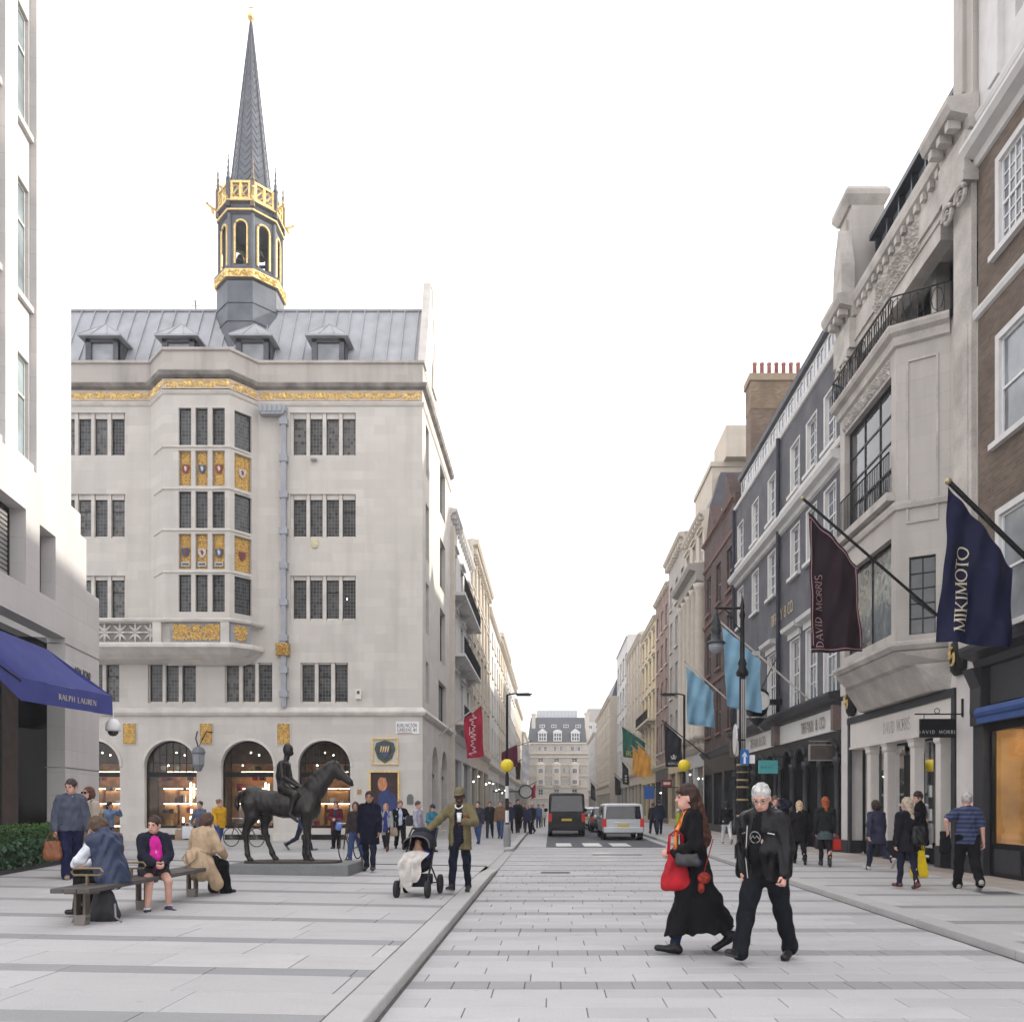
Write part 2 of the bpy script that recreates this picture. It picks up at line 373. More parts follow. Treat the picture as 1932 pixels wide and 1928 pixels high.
# pavements
struct(sheet(lambda X, Y: .012, XL - .3, XL, 20.2, 28.7, 1, 4, 'dropped_kerb', KERB))
pl = struct(sheet(lambda X, Y: gz(X, Y) - .014, -30, XL - .3, -6, 20.2, 30, 30, 'pavement', MORT))
plfar = struct(sheet(gz, -60, XL - .3, 20.2, 27.9, 40, 30, 'side_street', mat('side street paving', (.40, .396, .40), .75, .12, .6, .05, 0, .3, 0, False, .1)))
pat = struct(sheet(lambda X, Y: .1, -60, XL - .3, 28.02, 240, 10, 10, 'pavement', mat('far pavement', (.36, .355, .36), .8, .1, .5, .05, 0, .3, 0, False, .1)))
pr = struct(sheet(lambda X, Y: .086, XR + .3, FR + .6, -6, 240, 1, 10, 'pavement', MORT))
tilt = math.atan(.018)
for k in range(-1, 9):
    ys = 5.7 + 1.6 * k
    for r in range(3):
        D = .32 if r == 0 else .64
        yc = ys if r == 0 else ys + .16 + .64 * (r - .5)
        if yc > 20: continue
        cuts = rowcuts(-15.2, XL - .3, 1.28, random.random())
        for a, b in zip(cuts, cuts[1:]):
            if vis(a, b, yc + .3): slab(pl, 'dark_slab' if r == 0 else 'paving_slab', DARKG if r == 0 else GRAN, (a + b) / 2, yc, b - a, D, gz((a + b) / 2, min(yc, 20)), tilt=tilt)
rf = MB()
for k in range(-1, 40):
    ys = 5.7 + 1.6 * k
    for r in range(3):
        D = .32 if r == 0 else .64
        yc = ys if r == 0 else ys + .16 + .64 * (r - .5)
        for a, b in zip(*(lambda c: (c, c[1:]))(rowcuts(XR + .3, 8.15, 1.02, (.55, .3, .8)[r]))):
            if yc < 27:
                if vis(a, b, yc): slab(pr, 'dark_slab' if r == 0 else 'paving_slab', DARKG if r == 0 else GRAN, (a + b) / 2, yc, b - a, D, .1)
            else:
                rf.cm = 1 if r == 0 else 0; rf.box(a + .004, b - .004, yc - D / 2 + .003, yc + D / 2 - .003, .086, .1)
    for j in range(2):
        for a, b in ((8.15, 8.72), (8.72, 9.3)):
            yc = ys + .4 + .8 * j
            if yc < 27:
                if vis(a, b, yc): slab(pr, 'buff_slab', TAN, (a + b) / 2, yc, b - a, .8, .1)
            else:
                rf.cm = 2; rf.box(a + .004, b - .004, yc - .397, yc + .397, .086, .1)
stuff(rf.build('distant_paving', [GRAN, DARKG, TAN], pr))
# kerbs: long dressed stones, each one a piece
kb = struct(sheet(lambda X, Y: -.03, XL - .3, XL, -6, 20.2, 1, 1, 'kerb', MORT))
def kst(parent, x0, x1, y0, y1, z0, z1=None):
    z1 = z0 if z1 is None else z1
    m = MB(); e = .012; q = .004
    m.loft([[(x0 + q, y0 + q, -.03), (x1 - q, y0 + q, -.03), (x1 - q, y1 - q, -.03), (x0 + q, y1 - q, -.03)],
            [(x0 + q, y0 + q, z0 - e), (x1 - q, y0 + q, z0 - e), (x1 - q, y1 - q, z1 - e), (x0 + q, y1 - q, z1 - e)],
            [(x0 + e, y0 + e, z0), (x1 - e, y0 + e, z0), (x1 - e, y1 - e, z1), (x0 + e, y1 - e, z1)]])
    m.build('kerb_stone', KERB, parent)
y = 4.6
while y < 20.2:
    L = min(random.choice((1.2, 1.6, 1.9, 2.3)), 20.25 - y); kst(kb, XL - .3, XL, y, y + L, .103, .103 if y + L < 19.6 else .02); y += L
kr = struct(sheet(lambda X, Y: -.03, XR, XR + .3, -6, 240, 1, 1, 'kerb', MORT)); y = 5.0
while y < 60:
    L = random.choice((1.2, 1.6, 1.9, 2.3)); kst(kr, XR, XR + .3, y, y + L, .103); y += L
m = MB(); m.box(XR + .004, XR + .296, y, 240, -.03, .1); m.build('kerb_run', KERB, kr)
kf = struct(sheet(lambda X, Y: -.03, XL - .3, XL, 28.6, 240, 1, 1, 'kerb', MORT)); y = 29.0
while y < 60:
    L = random.choice((1.2, 1.6, 1.9)); kst(kf, XL - .3, XL, y, y + L, .103); y += L
m = MB(); m.box(XL - .296, XL - .004, y, 240, -.03, .1); m.build('kerb_run', KERB, kf)
for par_, xk in ((kb, XL + .002), (kr, XR - .032), (kf, XL + .002)):
    m = MB(); m.box(xk, xk + .03, {kb: 4.6, kr: 5.0, kf: 29.0}[par_], {kb: 19.6, kr: 120, kf: 120}[par_], .0005, .004); m.build('bedding_joint', mat('dark bedding', (.09, .085, .08), .95, .3, 6), par_)
x = XL - .3
while x > -24:
    L = random.choice((1.2, 1.6, 1.9)); kst(kf, x - L, x, 27.86, 28.06, .103); x -= L
m = MB(); m.prismz([(XL - .3, 28.06), (XL - .3, 27.86), (XL - .12, 27.95), (XL - .02, 28.2), (XL, 28.6), (XL, 29.0), (XL - .3, 29.0)], -.03, .103); m.build('kerb_stone', KERB, kf)
for x, y, L in ((2.1, 26.3, 1.6), (.1, 19.4, .7), (7.6, 14.0, .6), (-7.0, 21.4, 1.4)):
    m = MB(); z = gz(x, y); m.box(x - L / 2, x + L / 2, y - .22, y + .22, z + .001, z + .005)
    for i in range(5): m.box(x - L / 2 + .04, x + L / 2 - .04, y - .18 + i * .08, y - .15 + i * .08, z + .005, z + .008)
    tag(m.build('drain_cover', mat('cast iron', (.12, .12, .13), .6, .2, 20)), {2.1: 'long dark drain cover set in the road before the crossing', .1: 'small dark cover in the middle of the paved road', 7.6: 'small dark cover in the right pavement near the kerb', -7.0: 'dark cover in the side street left of the pushchair'}[x], 'drain cover')
# ======================= shared architectural pieces
def sweep(mb, path, prof, closed=False):
    """extrude a profile [(n,z)] along a plan path; n points to the right of travel, corners mitred"""
    n = len(path); rings = []
    for i, p in enumerate(path):
        a = path[i - 1] if i else (path[-2] if closed else None); b = path[i + 1] if i < n - 1 else (path[1] if closed else None)
        ds = []
        for q, r in ((a, p), (p, b)):
            if q is not None and r is not None:
                L = math.hypot(r[0] - q[0], r[1] - q[1]) or 1; ds.append(((r[1] - q[1]) / L, -(r[0] - q[0]) / L))
        if len(ds) == 2:
            mx_, my_ = ds[0][0] + ds[1][0], ds[0][1] + ds[1][1]; k = 2 / max(.3, mx_ * mx_ + my_ * my_); nx, ny = mx_ * k, my_ * k
        else: nx, ny = ds[0]
        rings.append([(p[0] + nx * o, p[1] + ny * o, z) for o, z in prof])
    return mb.loft(rings)
def leaf(mb, fr, u, v, n, a, L, W, T):
    ca, sa = math.cos(a), math.sin(a)
    def P(x, y, z): return fr(u + x * ca - y * sa, n + z, v + x * sa + y * ca)
    pts = [P(-L, 0, 0), P(-L * .3, W, 0), P(L * .5, W * .7, 0), P(L, 0, 0), P(L * .5, -W * .7, 0), P(-L * .3, -W, 0)]
    i = [mb.P(p) for p in pts]; t = mb.P(P(L * .1, 0, T))
    for k in range(6): mb.idx((i[k], i[(k + 1) % 6], t))
def carve(par, *a, **k):
    b = MB(); foliage_relief(b, *a, **k); return stuff(b.build('carved_leaves', GOLD, par))
def foliage_relief(mb, fr, u0, u1, v0, v1, n, den=1.0, sym=False, T=.03):
    """carved leaf ornament filling a panel"""
    W, H = u1 - u0, v1 - v0; k = int(W * H * 150 * den) + 4; s = .05 / math.sqrt(den)
    for _ in range(k):
        a, b = random.random(), random.random(); an = random.uniform(0, 6.28); L = s * random.uniform(.8, 1.8)
        uu = u0 + L + (W - 2 * L) * (a * .5 if sym else a); vv = v0 + L * .6 + (H - 1.2 * L) * b
        leaf(mb, fr, uu, vv, n, an, L, L * .5, T * random.uniform(.6, 1.3))
        if sym: leaf(mb, fr, u0 + u1 - uu, vv, n, math.pi - an, L, L * .5, T)
GOLD = mat('gilding', (.84, .58, .24), .42, .3, 14, .4, .6, .5)
GOLDB = mat('gilded ground', (.40, .27, .10), .6, .35, 14, .5, .3, .4)
LEAD = mat('lead sheet', (.36, .37, .395), .6, .14, 1.4, .1, 0, .3)
LEADD = mat('dark lead', (.085, .09, .105), .5, .2, 2, .1, .3, .4)
IRON = mat('black iron', (.008, .0085, .010), .45, .2, 12, 0, 0, .3)
PALE = stone('pale portland stone', (.62, .588, .548), .9, .38, .14, .07, .28)
PALET = mat('stone trim', (.62, .588, .548), .85, .12, 2, .12, 0, .2, 0, False, .06)
LGLASS = glass('leaded glass', (.036, .037, .038), .12, .13, .4)
LGV = [LGLASS, LGLASS, glass('leaded glass dim', (.022, .022, .024), .1, .13, .35), glass('leaded glass with blind', (.075, .073, .07), .2, .13, .4)]
GLASS = glass('window glass', (.03, .034, .042), .04)
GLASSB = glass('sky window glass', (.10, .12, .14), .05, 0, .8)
CLEAR = clear()
SHOPB = mat('shop interior dark', (.13, .085, .06), .8, .3, 3)
WOODW = mat('shop warm timber', (.45, .24, .10), .5, .3, 4)
LAMP = emit('display glow', (1, .84, .6), 8)
LAMPW = emit('ceiling spot', (1, .93, .8), 14)
def winpart(par, fr, u0, u1, v0, v1, n, cols=1, rows=2, m=None, g=None, fw=.06, bar=.03, sash=False, dep=.05, split=True, sill=None):
    """a window: frame with bars; panes as children (or one sheet when split is off)"""
    m = m or MT.get('white joinery') or mat('white joinery', (.7, .7, .69), .5, .05, 8); g = g or GLASS
    b = MB(fr)
    b.box(u0, u0 + fw, n - dep, n, v0, v1); b.box(u1 - fw, u1, n - dep, n, v0, v1)
    b.box(u0 + fw, u1 - fw, n - dep, n, v0, v0 + fw); b.box(u0 + fw, u1 - fw, n - dep, n, v1 - fw, v1)
    iu, iv = (u1 - u0 - 2 * fw) / cols, (v1 - v0 - 2 * fw) / rows
    for i in range(1, cols): b.box(u0 + fw + i * iu - bar / 2, u0 + fw + i * iu + bar / 2, n - dep * .8, n - .005, v0 + fw, v1 - fw)
    for j in range(1, rows):
        t = bar * (1.8 if sash and j == rows // 2 else 1); b.box(u0 + fw, u1 - fw, n - dep * .8, n - .007 + (.012 if sash and j == rows // 2 else 0), v0 + fw + j * iv - t / 2, v0 + fw + j * iv + t / 2)
    if sill: b.box(u0 - .08, u1 + .08, n - dep, n + sill, v0 - .09, v0)
    if not split:
        b.cm = 1; b.face([(u0 + fw, n - dep * .6, v0 + fw), (u1 - fw, n - dep * .6, v0 + fw), (u1 - fw, n - dep * .6, v1 - fw), (u0 + fw, n - dep * .6, v1 - fw)])
        return b.build('window', [m, g], par)
    o = b.build('window', m, par)
    for i in range(cols):
        for j in range(rows):
            q = MB(fr); a, c = u0 + fw + i * iu, v0 + fw + j * iv; q.face([(a, n - dep * .6, c), (a + iu, n - dep * .6, c), (a + iu, n - dep * .6, c + iv), (a, n - dep * .6, c + iv)]); q.build('pane', g, o)
    return o
def mullwin(par, fr, hole, lights, g0, g1, rec=.14, m=None, g=None):
    """stone mullioned window: each light has a dark metal frame and a leaded pane"""
    u0, u1, v0, v1 = hole; b = MB(fr)
    ed = [u0] + [q for l in lights for q in (l[0] - .025, l[1] + .025)] + [u1]
    for i in range(0, len(ed), 2): b.box(ed[i], ed[i + 1], -rec - .1, -rec + (.09 if 0 < i < len(ed) - 2 else .05), v0, v1)
    for a, c in lights:
        b.box(a, c, -rec - .1, -rec + .05, v0, g0); b.box(a, c, -rec - .1, -rec + .05, g1, v1)
    o = b.build('window', m or PALET, par)
    for a, c in lights:
        f = MB(fr); t = .02; a, c = a - .025, c + .025
        f.box(a, a + t, -rec - .07, -rec - .02, g0, g1); f.box(c - t, c, -rec - .07, -rec - .02, g0, g1); f.box(a + t, c - t, -rec - .07, -rec - .02, g0, g0 + t); f.box(a + t, c - t, -rec - .07, -rec - .02, g1 - t, g1)
        if random.random() < .35: f.box(a + t, c - t, -rec - .066, -rec - .024, g0 + (g1 - g0) * .68, g0 + (g1 - g0) * .68 + .025)
        f.build('casement_frame', IRON, o); gv = g or random.choice(LGV)
        q = MB(fr); q.face([(a + t, -rec - .05, g0 + t), (c - t, -rec - .05, g0 + t), (c - t, -rec - .05, g1 - t), (a + t, -rec - .05, g1 - t)]); q.build('pane', gv, o)
        if random.random() < .09: q = MB(fr); q.ball((random.uniform(a + .08, c - .08), -rec - .05, random.uniform(g0 + .4, g1 - .2)), .022, 6); q.build('room_lamp', LAMPW, o)
    return o

# ======================= the pale stone building with the gilded spire
AY = 34.4; AS = F / AY
ax = lambda x: (x - CX) / AS
az = lambda y: CH + (HY - y) / AS
BY = 33.4; BS = F / BY
bx = lambda x: (x - CX) / BS
bz = lambda y: CH + (HY - y) / BS
A = thing('corner_building', 'pale stone corner building with gilded frieze, mullioned windows and a slender dark spire', 'building', (-14, AY, .1))
fa = frF(AY); AX0, AX1 = -26.0, FL
rows3 = [(778.6, 860, 788.6, 857), (932, 1014.6, 941.5, 1011), (1085.8, 1170, 1093.5, 1166)]
holes = []; jobs = []
for (t, b, gt, gb) in rows3:
    for xl, xr, L in ((547, 671, ((553.7, 576.3), (584.8, 607), (615.9, 638), (646.5, 669))), (112, 236.6, ((116, 138.5), (147, 169.5), (178, 200.5), (209.5, 232))), (-40, 84, ((-36, -13), (-6, 16), (25, 48), (56, 79)))):
        h = (ax(xl), ax(xr), az(b), az(t)); holes.append(h); jobs.append((h, [(ax(p), ax(q)) for p, q in L], az(gb), az(gt)))
for L in (((282, 304.5), (312.6, 335), (343.7, 366.6)), ((427, 449), (457.9, 479.7), (488, 511)), ((570, 592), (601, 623), (632.3, 654)), ((137.6, 160), (168, 191), (199.6, 222))):
    h = (ax(L[0][0] - 3), ax(L[2][1] + 3), az(1326), az(1250)); holes.append(h); jobs.append((h, [(ax(p), ax(q)) for p, q in L], az(1323), az(1253)))
na = len(holes); arches = [(177, .62), (321.8, .62), (466.7, .62), (611.5, .62), (33, .62)]
for c, z0 in arches: holes.append((ax(c) - 1.09, ax(c) + 1.09, .62 if c != 177 else .12, az(1397)))
wl = MB(fa); wl.wall(AX0, AX1, .1, 18.97, holes, .22, 0, set(range(na, len(holes))))
fs = frL(FL)
def sy(x): return dX(FL, x)
sh = []
for d0, d1, z0, z1 in ((35.3, 36.2, 15.8, 18.0), (35.3, 36.2, 12.2, 14.6), (35.3, 36.2, 9.0, 11.2), (39.8, 41.8, 15.8, 18.2), (39.8, 41.8, 12.2, 14.6), (39.8, 41.8, 8.6, 11.2), (39.3, 42.2, 5.6, 7.6), (35.3, 36.2, 6.0, 7.8)): sh.append((d0, d1, z0, z1))
nsh = len(sh); sh.append((37.2, 39.2, .3, 4.3)); sh.append((40.4, 42.6, .3, 4.3))
wl.fr = fs; wl.wall(34.4, 44, .1, 20.0, sh, .3, 0, {nsh, nsh + 1})
# back and left so the block is closed
wl.fr = None; wl.face([(AX0, 34.4, .1), (AX0, 44, .1), (AX0, 44, 20), (AX0, 34.4, 20)]); wl.face([(AX0, 44, .1), (FL, 44, .1), (FL, 44, 20), (AX0, 44, 20)]); wl.face([(AX0, 38.4, 20), (FL, 38.4, 20), (FL, 44, 20), (AX0, 44, 20)])
wl.build('wall', PALE, A)
for j in jobs: mullwin(A, fa, *j)
for i, (d0, d1, z0, z1) in enumerate(sh[:nsh]): winpart(A, fs, d0, d1, z0, z1, -.2, 2, 1, IRON, LGLASS, .05, .06)
for h in sh[nsh:]:
    b = MB(fs); b.face([(h[0], -.28, h[2]), (h[1], -.28, h[2]), (h[1], -.28, h[3]), (h[0], -.28, h[3])]); o = b.build('shop_window', GLASS, A)
    b = MB(fs); b.box(h[0], h[1], -.27, -.2, 2.9, 3.05); b.box((h[0] + h[1]) / 2 - .04, (h[0] + h[1]) / 2 + .04, -.27, -.21, h[2], 2.9); b.build('glazing_bar', IRON, o)
# gable over the side wall
gp = [(34.75, 20.0), (35.2, 21.2), (35.9, 23.0), (36.4, 24.6), (36.95, 24.75), (37.3, 23.6), (38.0, 21.6), (38.5, 20.6), (38.6, 20.0)]
g = MB(fs); g.prism(gp, -.22, .02); g.prism([(36.9, 20.3), (37.0, 21.4), (37.5, 22.0), (38.0, 21.3), (38.1, 20.3)], .04, .1); g.build('gable', PALE, A)
g = MB(fs); sweep_p = [(u, v) for u, v in gp]
for (u, v), (u2, v2) in zip(gp, gp[1:]): g.loft([[(u, -.27, v), (u, .06, v), (u, .06, v + .1), (u, -.27, v + .1)], [(u2, -.27, v2), (u2, .06, v2), (u2, .06, v2 + .1), (u2, -.27, v2 + .1)]])
g.build('coping', PALET, A)
# mouldings, parapet, frieze along the front, round the bay and the corner
BP = [(-16.76, 34.4), (-15.78, 33.4), (-13.08, 33.4), (-12.27, 34.4)]
path = [(AX0, 34.4)] + BP + [(FL, 34.4), (FL, 44)]
m = MB(); sweep(m, path, [(0, 18.26), (.05, 18.3), (.09, 18.4), (.02, 18.46), (-.3, 18.46), (-.3, 18.26)]); m.build('cornice', PALET, A); m = MB(); sweep(m, path, [(.0, 18.95), (.16, 19.02), (.22, 19.14), (.22, 19.18), (.05, 19.22), (0, 19.22), (-.3, 19.22), (-.3, 18.95)]); m.build('cornice', mat('dark cornice stone', (.25, .235, .22), .9, .4, 2), A)  # upper cornice in a darker, more mottled stone than the lower one
m = MB(); sweep(m, path[:-1] + [(FL, 35.0)], [(.01, 19.22), (.01, 20.02), (.09, 20.06), (.09, 20.16), (-.3, 20.2), (-.3, 19.22)]); m.build('parapet', stone('weathered parapet', (.50, .465, .43), .9, .4, .1, .08, .75, (.24, .225, .21)), A)
fz = MB(); pth = path[:-2] + [(FL, 34.4)]
for a, b in zip(pth, pth[1:]):
    fr, L = frAB(a, b); u = .1
    while u < L - .1:
        ph = u * 4.2; v = 18.7 + .09 * math.sin(ph)
        leaf(fz, fr, u, v, .03, math.atan2(.09 * 4.2 * math.cos(ph), 1), .12, .055, .05); leaf(fz, fr, u + .04, 18.7 + random.uniform(-.15, .15), .03, random.uniform(0, 3), .08, .05, .05)
        if int(u / .085) % 2 == 0: leaf(fz, fr, u, 18.7 - .1 * math.sin(ph), .03, ph, .11, .085, .07)
        if int(u / .085) % 6 == 0: leaf(fz, fr, u, 18.7, .03, random.random(), .17, .15, .08)
        u += .085
stuff(fz.build('gilded_frieze', GOLD, A))
b = MB(); sweep(b, pth, [(.021, 18.5), (.027, 18.5), (.027, 18.9), (.021, 18.9)]); b.build('frieze_ground', mat('pink stone', (.56, .46, .40), .8, .1, 3), A)
# string course, plinth, arch hoods
m = MB(); sweep(m, [(AX0, 34.4), (FL, 34.4), (FL, 44)], [(0, 5.3), (.1, 5.34), (.16, 5.44), (.16, 5.5), (.04, 5.64), (.0, 5.68)]); m.build('string_course', PALET, A)
m = MB(); e = [AX0] + sorted(q for c, z in arches for q in (ax(c) - 1.09, ax(c) + 1.09)) + [FL]
for i in range(0, len(e), 2): m = MB(); m.box(e[i], e[i + 1], 34.34, 34.4, .1, .42); m.build('plinth', PALET, A)
m = MB(); m.box(FL, FL + .06, 34.34, 37.1, .1, .42); m.build('plinth', PALET, A)
for c, z0 in arches:
    cx = ax(c); sp = az(1397) - 1.09; m = MB(fa)
    for q in range(16):
        a0, a1 = math.pi * q / 16, math.pi * (q + 1) / 16
        P = lambda r, a: (cx - r * math.cos(a), sp + r * math.sin(a))
        m.loft([[(*P(1.1, a)[:1], 0, P(1.1, a)[1]), (P(1.1, a)[0], .05, P(1.1, a)[1]), (P(1.2, a)[0], .03, P(1.2, a)[1]), (P(1.2, a)[0], 0, P(1.2, a)[1])] for a in (a0, a1)], cap=q in (0, 15))
    m.build('arch_moulding', PALET, A)
    # shop window inside the arch
    f = MB(fa); t = .07; n0, n1 = -.3, -.2; z0 = .62 if c != 177 else .12
    for q in range(16):
        a0, a1 = math.pi * q / 16, math.pi * (q + 1) / 16
        f.loft([[(P(1.09, a)[0], n0, P(1.09, a)[1]), (P(1.09, a)[0], n1, P(1.09, a)[1]), (P(1.02, a)[0], n1, P(1.02, a)[1]), (P(1.02, a)[0], n0, P(1.02, a)[1])] for a in (a0, a1)])
    for s in (-1, 1): f.box(cx + s * 1.055 - .035, cx + s * 1.055 + .035, n0, n1, z0, sp)
    f.box(cx - 1.02, cx + 1.02, n0, n1 + .03, az(1465), az(1456)); f.box(cx - 1.02, cx + 1.02, n0, n1, z0, z0 + .1)
    if c == 611.5 or c == 321.8:
        for k in range(-3, 4): f.box(cx + k * .28 - .012, cx + k * .28 + .012, -.27, -.23, az(1456), sp + math.sqrt(max(0, 1.03 ** 2 - (k * .28) ** 2)))
        for k in (1, 2): f.box(cx - 1.0 / k, cx + 1.0 / k, -.268, -.232, sp + .35 * k - .2, sp + .35 * k - .176)
    sw = f.build('shop_window', IRON, A)
    q = MB(fa); q.face([(cx - 1.02, -.25, z0 + .1), (cx + 1.02, -.25, z0 + .1), (cx + 1.02, -.25, az(1465)), (cx - 1.02, -.25, az(1465))]); q.build('pane', CLEAR, sw)
    q = MB(fa); q.face([(cx - 1.02, -.25, az(1456)), (cx + 1.02, -.25, az(1456))] + [(P(1.03, math.pi - a)[0], -.25, P(1.03, math.pi - a)[1]) for a in (x * math.pi / 12 for x in range(13))]); q.build('pane', CLEAR, sw)
    # interior
    q = MB(fa); q.box(cx - 1.3, cx + 1.3, -1.75, -1.7, .1, 4.9); q.box(cx - 1.35, cx - 1.3, -1.7, -.31, .1, 4.9); q.box(cx + 1.3, cx + 1.35, -1.7, -.31, .1, 4.9); q.box(cx - 1.3, cx + 1.3, -1.7, -.31, 4.6, 4.65); q.box(cx - 1.3, cx + 1.3, -1.7, -.31, z0 - .1, z0); q.build('shop_interior', SHOPB, sw); q = MB(fa); q.box(cx - 1.28, cx + 1.28, -1.7, -1.66, .7, 3.4); q.build('back_panel', mat('shop back warm', (.42, .2, .09), .6, .5, 2.5), sw)
    d = MB(fa)
    for k, (u, z, wd, hh) in enumerate(((-.6, .75, .5, 1.5), (.25, .75, .9, .85), (.25, 1.7, .9, .5), (-.15, 2.3, 1.2, .12))): d.box(cx + u - wd / 2, cx + u + wd / 2, -1.5, -1.3, z, z + hh)
    d.build('display_case', WOODW if c != 466.7 else mat('shop pale panel', (.4, .33, .3), .6, .2, 3), sw)
    r = random.Random(int(c)); gd = MB(fa)
    for k in range(26):
        u, z = r.uniform(-.95, .95), r.choice((.72, 1.25, 1.7, 2.2, 2.65, 3.1)); s = r.uniform(.04, .11); gd.cm = r.randrange(4); gd.box(cx + u - s, cx + u + s, -1.0 - r.random() * .25, -.9, z, z + s * r.uniform(1, 3.2))
    gd.build('goods', [mat('goods red', (.4, .03, .05), .6), mat('goods tan', (.5, .33, .15), .6), mat('goods cream', (.7, .66, .6), .6), mat('goods dark', (.04, .04, .05), .6)], sw)
    if c in (321.8, 466.7):
        q = MB(fa); q.box(cx + .42, cx + .47, -.95, -.9, 1.6, 2.55); q.box(cx + .56, cx + .6, -.95, -.9, 1.9, 2.5); q.box(cx + .42, cx + .47, -.95, -.9, .85, 1.1); q.box(cx + .44, cx + .49, -.95, -.9, 1.25, 1.42); q.box(cx + .1, cx + .14, -.95, -.9, .85, 1.05); q.build('lit_tube', LAMP, sw)
    for zz, ww_ in ((1.63, .85), (2.28, .85), (3.0, .7), (.66, .9)): q = MB(fa); q.box(cx - ww_, cx + ww_, -1.25, -1.21, zz, zz + .03); q.build('added_shelf_light', LAMP, sw); q = MB(fa); q.box(cx - ww_ - .05, cx + ww_ + .05, -1.6, -1.15, zz + .031, zz + .06); q.build('shelf', WOODW, sw)  # glowing strips added under the shelves to brighten the display
    q = MB(fa); [q.ball((cx + u, -1.1, z), .03, 8) for u, z in ((-.25, 3.85), (.1, 3.75), (-.6, 3.3))]; q.build('spot_lamp', LAMPW, sw)
    if z0 > .5:
        q = MB(fa); q.box(cx - .95, cx + .95, -.02, .015, .14, .36); [q.box(cx - .9, cx + .9, .015, .024, .17 + .06 * k, .185 + .06 * k) for k in range(3)]; q.build('vent_grille', IRON, A)
# red dressed stand in the third window
# gilded plaques between arches and other fittings
for xl, xr in ((233, 256.6), (378, 401), (524, 547)):
    h = (ax(xl), ax(xr), az(1403.4), az(1365)); b = MB(fa); b.box(h[0] - .04, h[1] + .04, 0, .03, h[2] - .04, h[3] + .04); b.build('plaque_frame', PALET, A)
    b = MB(fa); b.box(h[0], h[1], .03, .045, h[2], h[3]); carve(b.build('gilded_plaque', GOLDB, A), fa, *h, .045, 2.2, True, .035)
# ---- the bay
fl, Ll = frAB(BP[0], BP[1]); fm, Lm = frAB(BP[1], BP[2]); frr, Lr = frAB(BP[2], BP[3])
lx = [(336.9, 360.6), (368.5, 391.7), (400.2, 423.9)]; wr = [(769.4, 839.8), (926.8, 996), (1083.8, 1154)]; pn = [(849.8, 916.3), (1006.8, 1073.4)]
z0b, z1b = bz(1224), 18.3
U = [(bx(p) - BP[1][0], bx(q) - BP[1][0]) for p, q in lx]
hm = [(p, q, bz(b), bz(t)) for p, q in U for t, b in wr + pn]
um = MB(fm); um.wall(0, Lm, z0b, z1b, hm, .16)
cu = (.22, Lr - .3); hc = [(cu[0], cu[1], bz(b), bz(t)) for t, b in wr + pn]
um.fr = frr; um.wall(0, Lr, z0b, z1b, hc, .16); um.fr = fl; cl_ = (.36, Ll - .3); um.wall(0, Ll, z0b, z1b, [], .16); um.build('bay_wall', PALE, A)
SHCOL = [mat('enamel red', (.24, .05, .04), .6, .5, 25), mat('enamel blue', (.07, .09, .16), .6, .4, 25), mat('enamel white', (.55, .53, .5), .6, .3, 25)]
def panel(fr, u0, u1, v0, v1, k):
    b = MB(fr); b.box(u0, u1, -.16, -.12, v0, v1); o = b.build('heraldic_panel', GOLDB, A); carve(o, fr, u0 + .02, u1 - .02, v0 + .02, v1 - .02, -.12, 1.8, True, .04)
    c = (u0 + u1) / 2; w = min(.15, (u1 - u0) * .33); zc = v0 + (v1 - v0) * (.5 if k < 5 else .48); b = MB(fr)
    b.cm = (0, 1, 0, 2, 1, 2, 1, 0)[k]; b.prism([(c - w, zc + w), (c + w, zc + w), (c + w, zc - w * .2), (c + w * .6, zc - w), (c, zc - w * 1.4), (c - w * .6, zc - w), (c - w, zc - w * .2)], -.09, -.05)
    b.cm = (2, 2, 2, 0, 0, 0, 2, 1)[k]; b.prism([(c - w * .4, zc + w * .5), (c + w * .1, zc + w * .7), (c + w * .45, zc), (c + w * .1, zc - w * .8), (c - w * .2, zc - w * .4)], -.05, -.035)
    if k in (4, 5, 6): b.cm = 2; b.box(c - w * 1.1, c + w * 1.1, -.09, -.045, v0 + .12, v0 + .3); b.cm = 1; b.box(c - w * .9, c + w * .9, -.045, -.04, v0 + .17, v0 + .25)
    b.build('shield', SHCOL, o)
k = 0
for j, (t, b) in enumerate(pn):
    for p, q in U: panel(fm, p + .02, q - .02, bz(b), bz(t), k); k += 1
    panel(frr, cu[0] + .02, cu[1] - .02, bz(b), bz(t), k); k += 1
for t, b in wr:
    for fr, p, q in [(fm, *u) for u in U] + [(frr, *cu)]:
        f = MB(fr); v0, v1 = bz(b), bz(t); s = .035
        f.box(p, p + s, -.15, -.1, v0, v1); f.box(q - s, q, -.15, -.1, v0, v1); f.box(p + s, q - s, -.15, -.1, v0, v0 + s); f.box(p + s, q - s, -.15, -.1, v1 - s, v1); o = f.build('window', IRON, A)
        f = MB(fr); f.face([(p + s, -.13, v0 + s), (q - s, -.13, v0 + s), (q - s, -.13, v1 - s), (p + s, -.13, v1 - s)]); f.build('pane', LGLASS, o)
for yy in (843, 922, 1000, 1079):   # sills between lights and panels
    m = MB(); sweep(m, [(BP[0][0] + .3, BP[0][1] - .3), BP[1], BP[2], (BP[3][0] - .24, BP[3][1] - .3)], [(0, bz(yy) - .05), (.05, bz(yy) - .02), (.05, bz(yy) + .02), (0, bz(yy) + .05)]); m.build('sill', PALET, A)
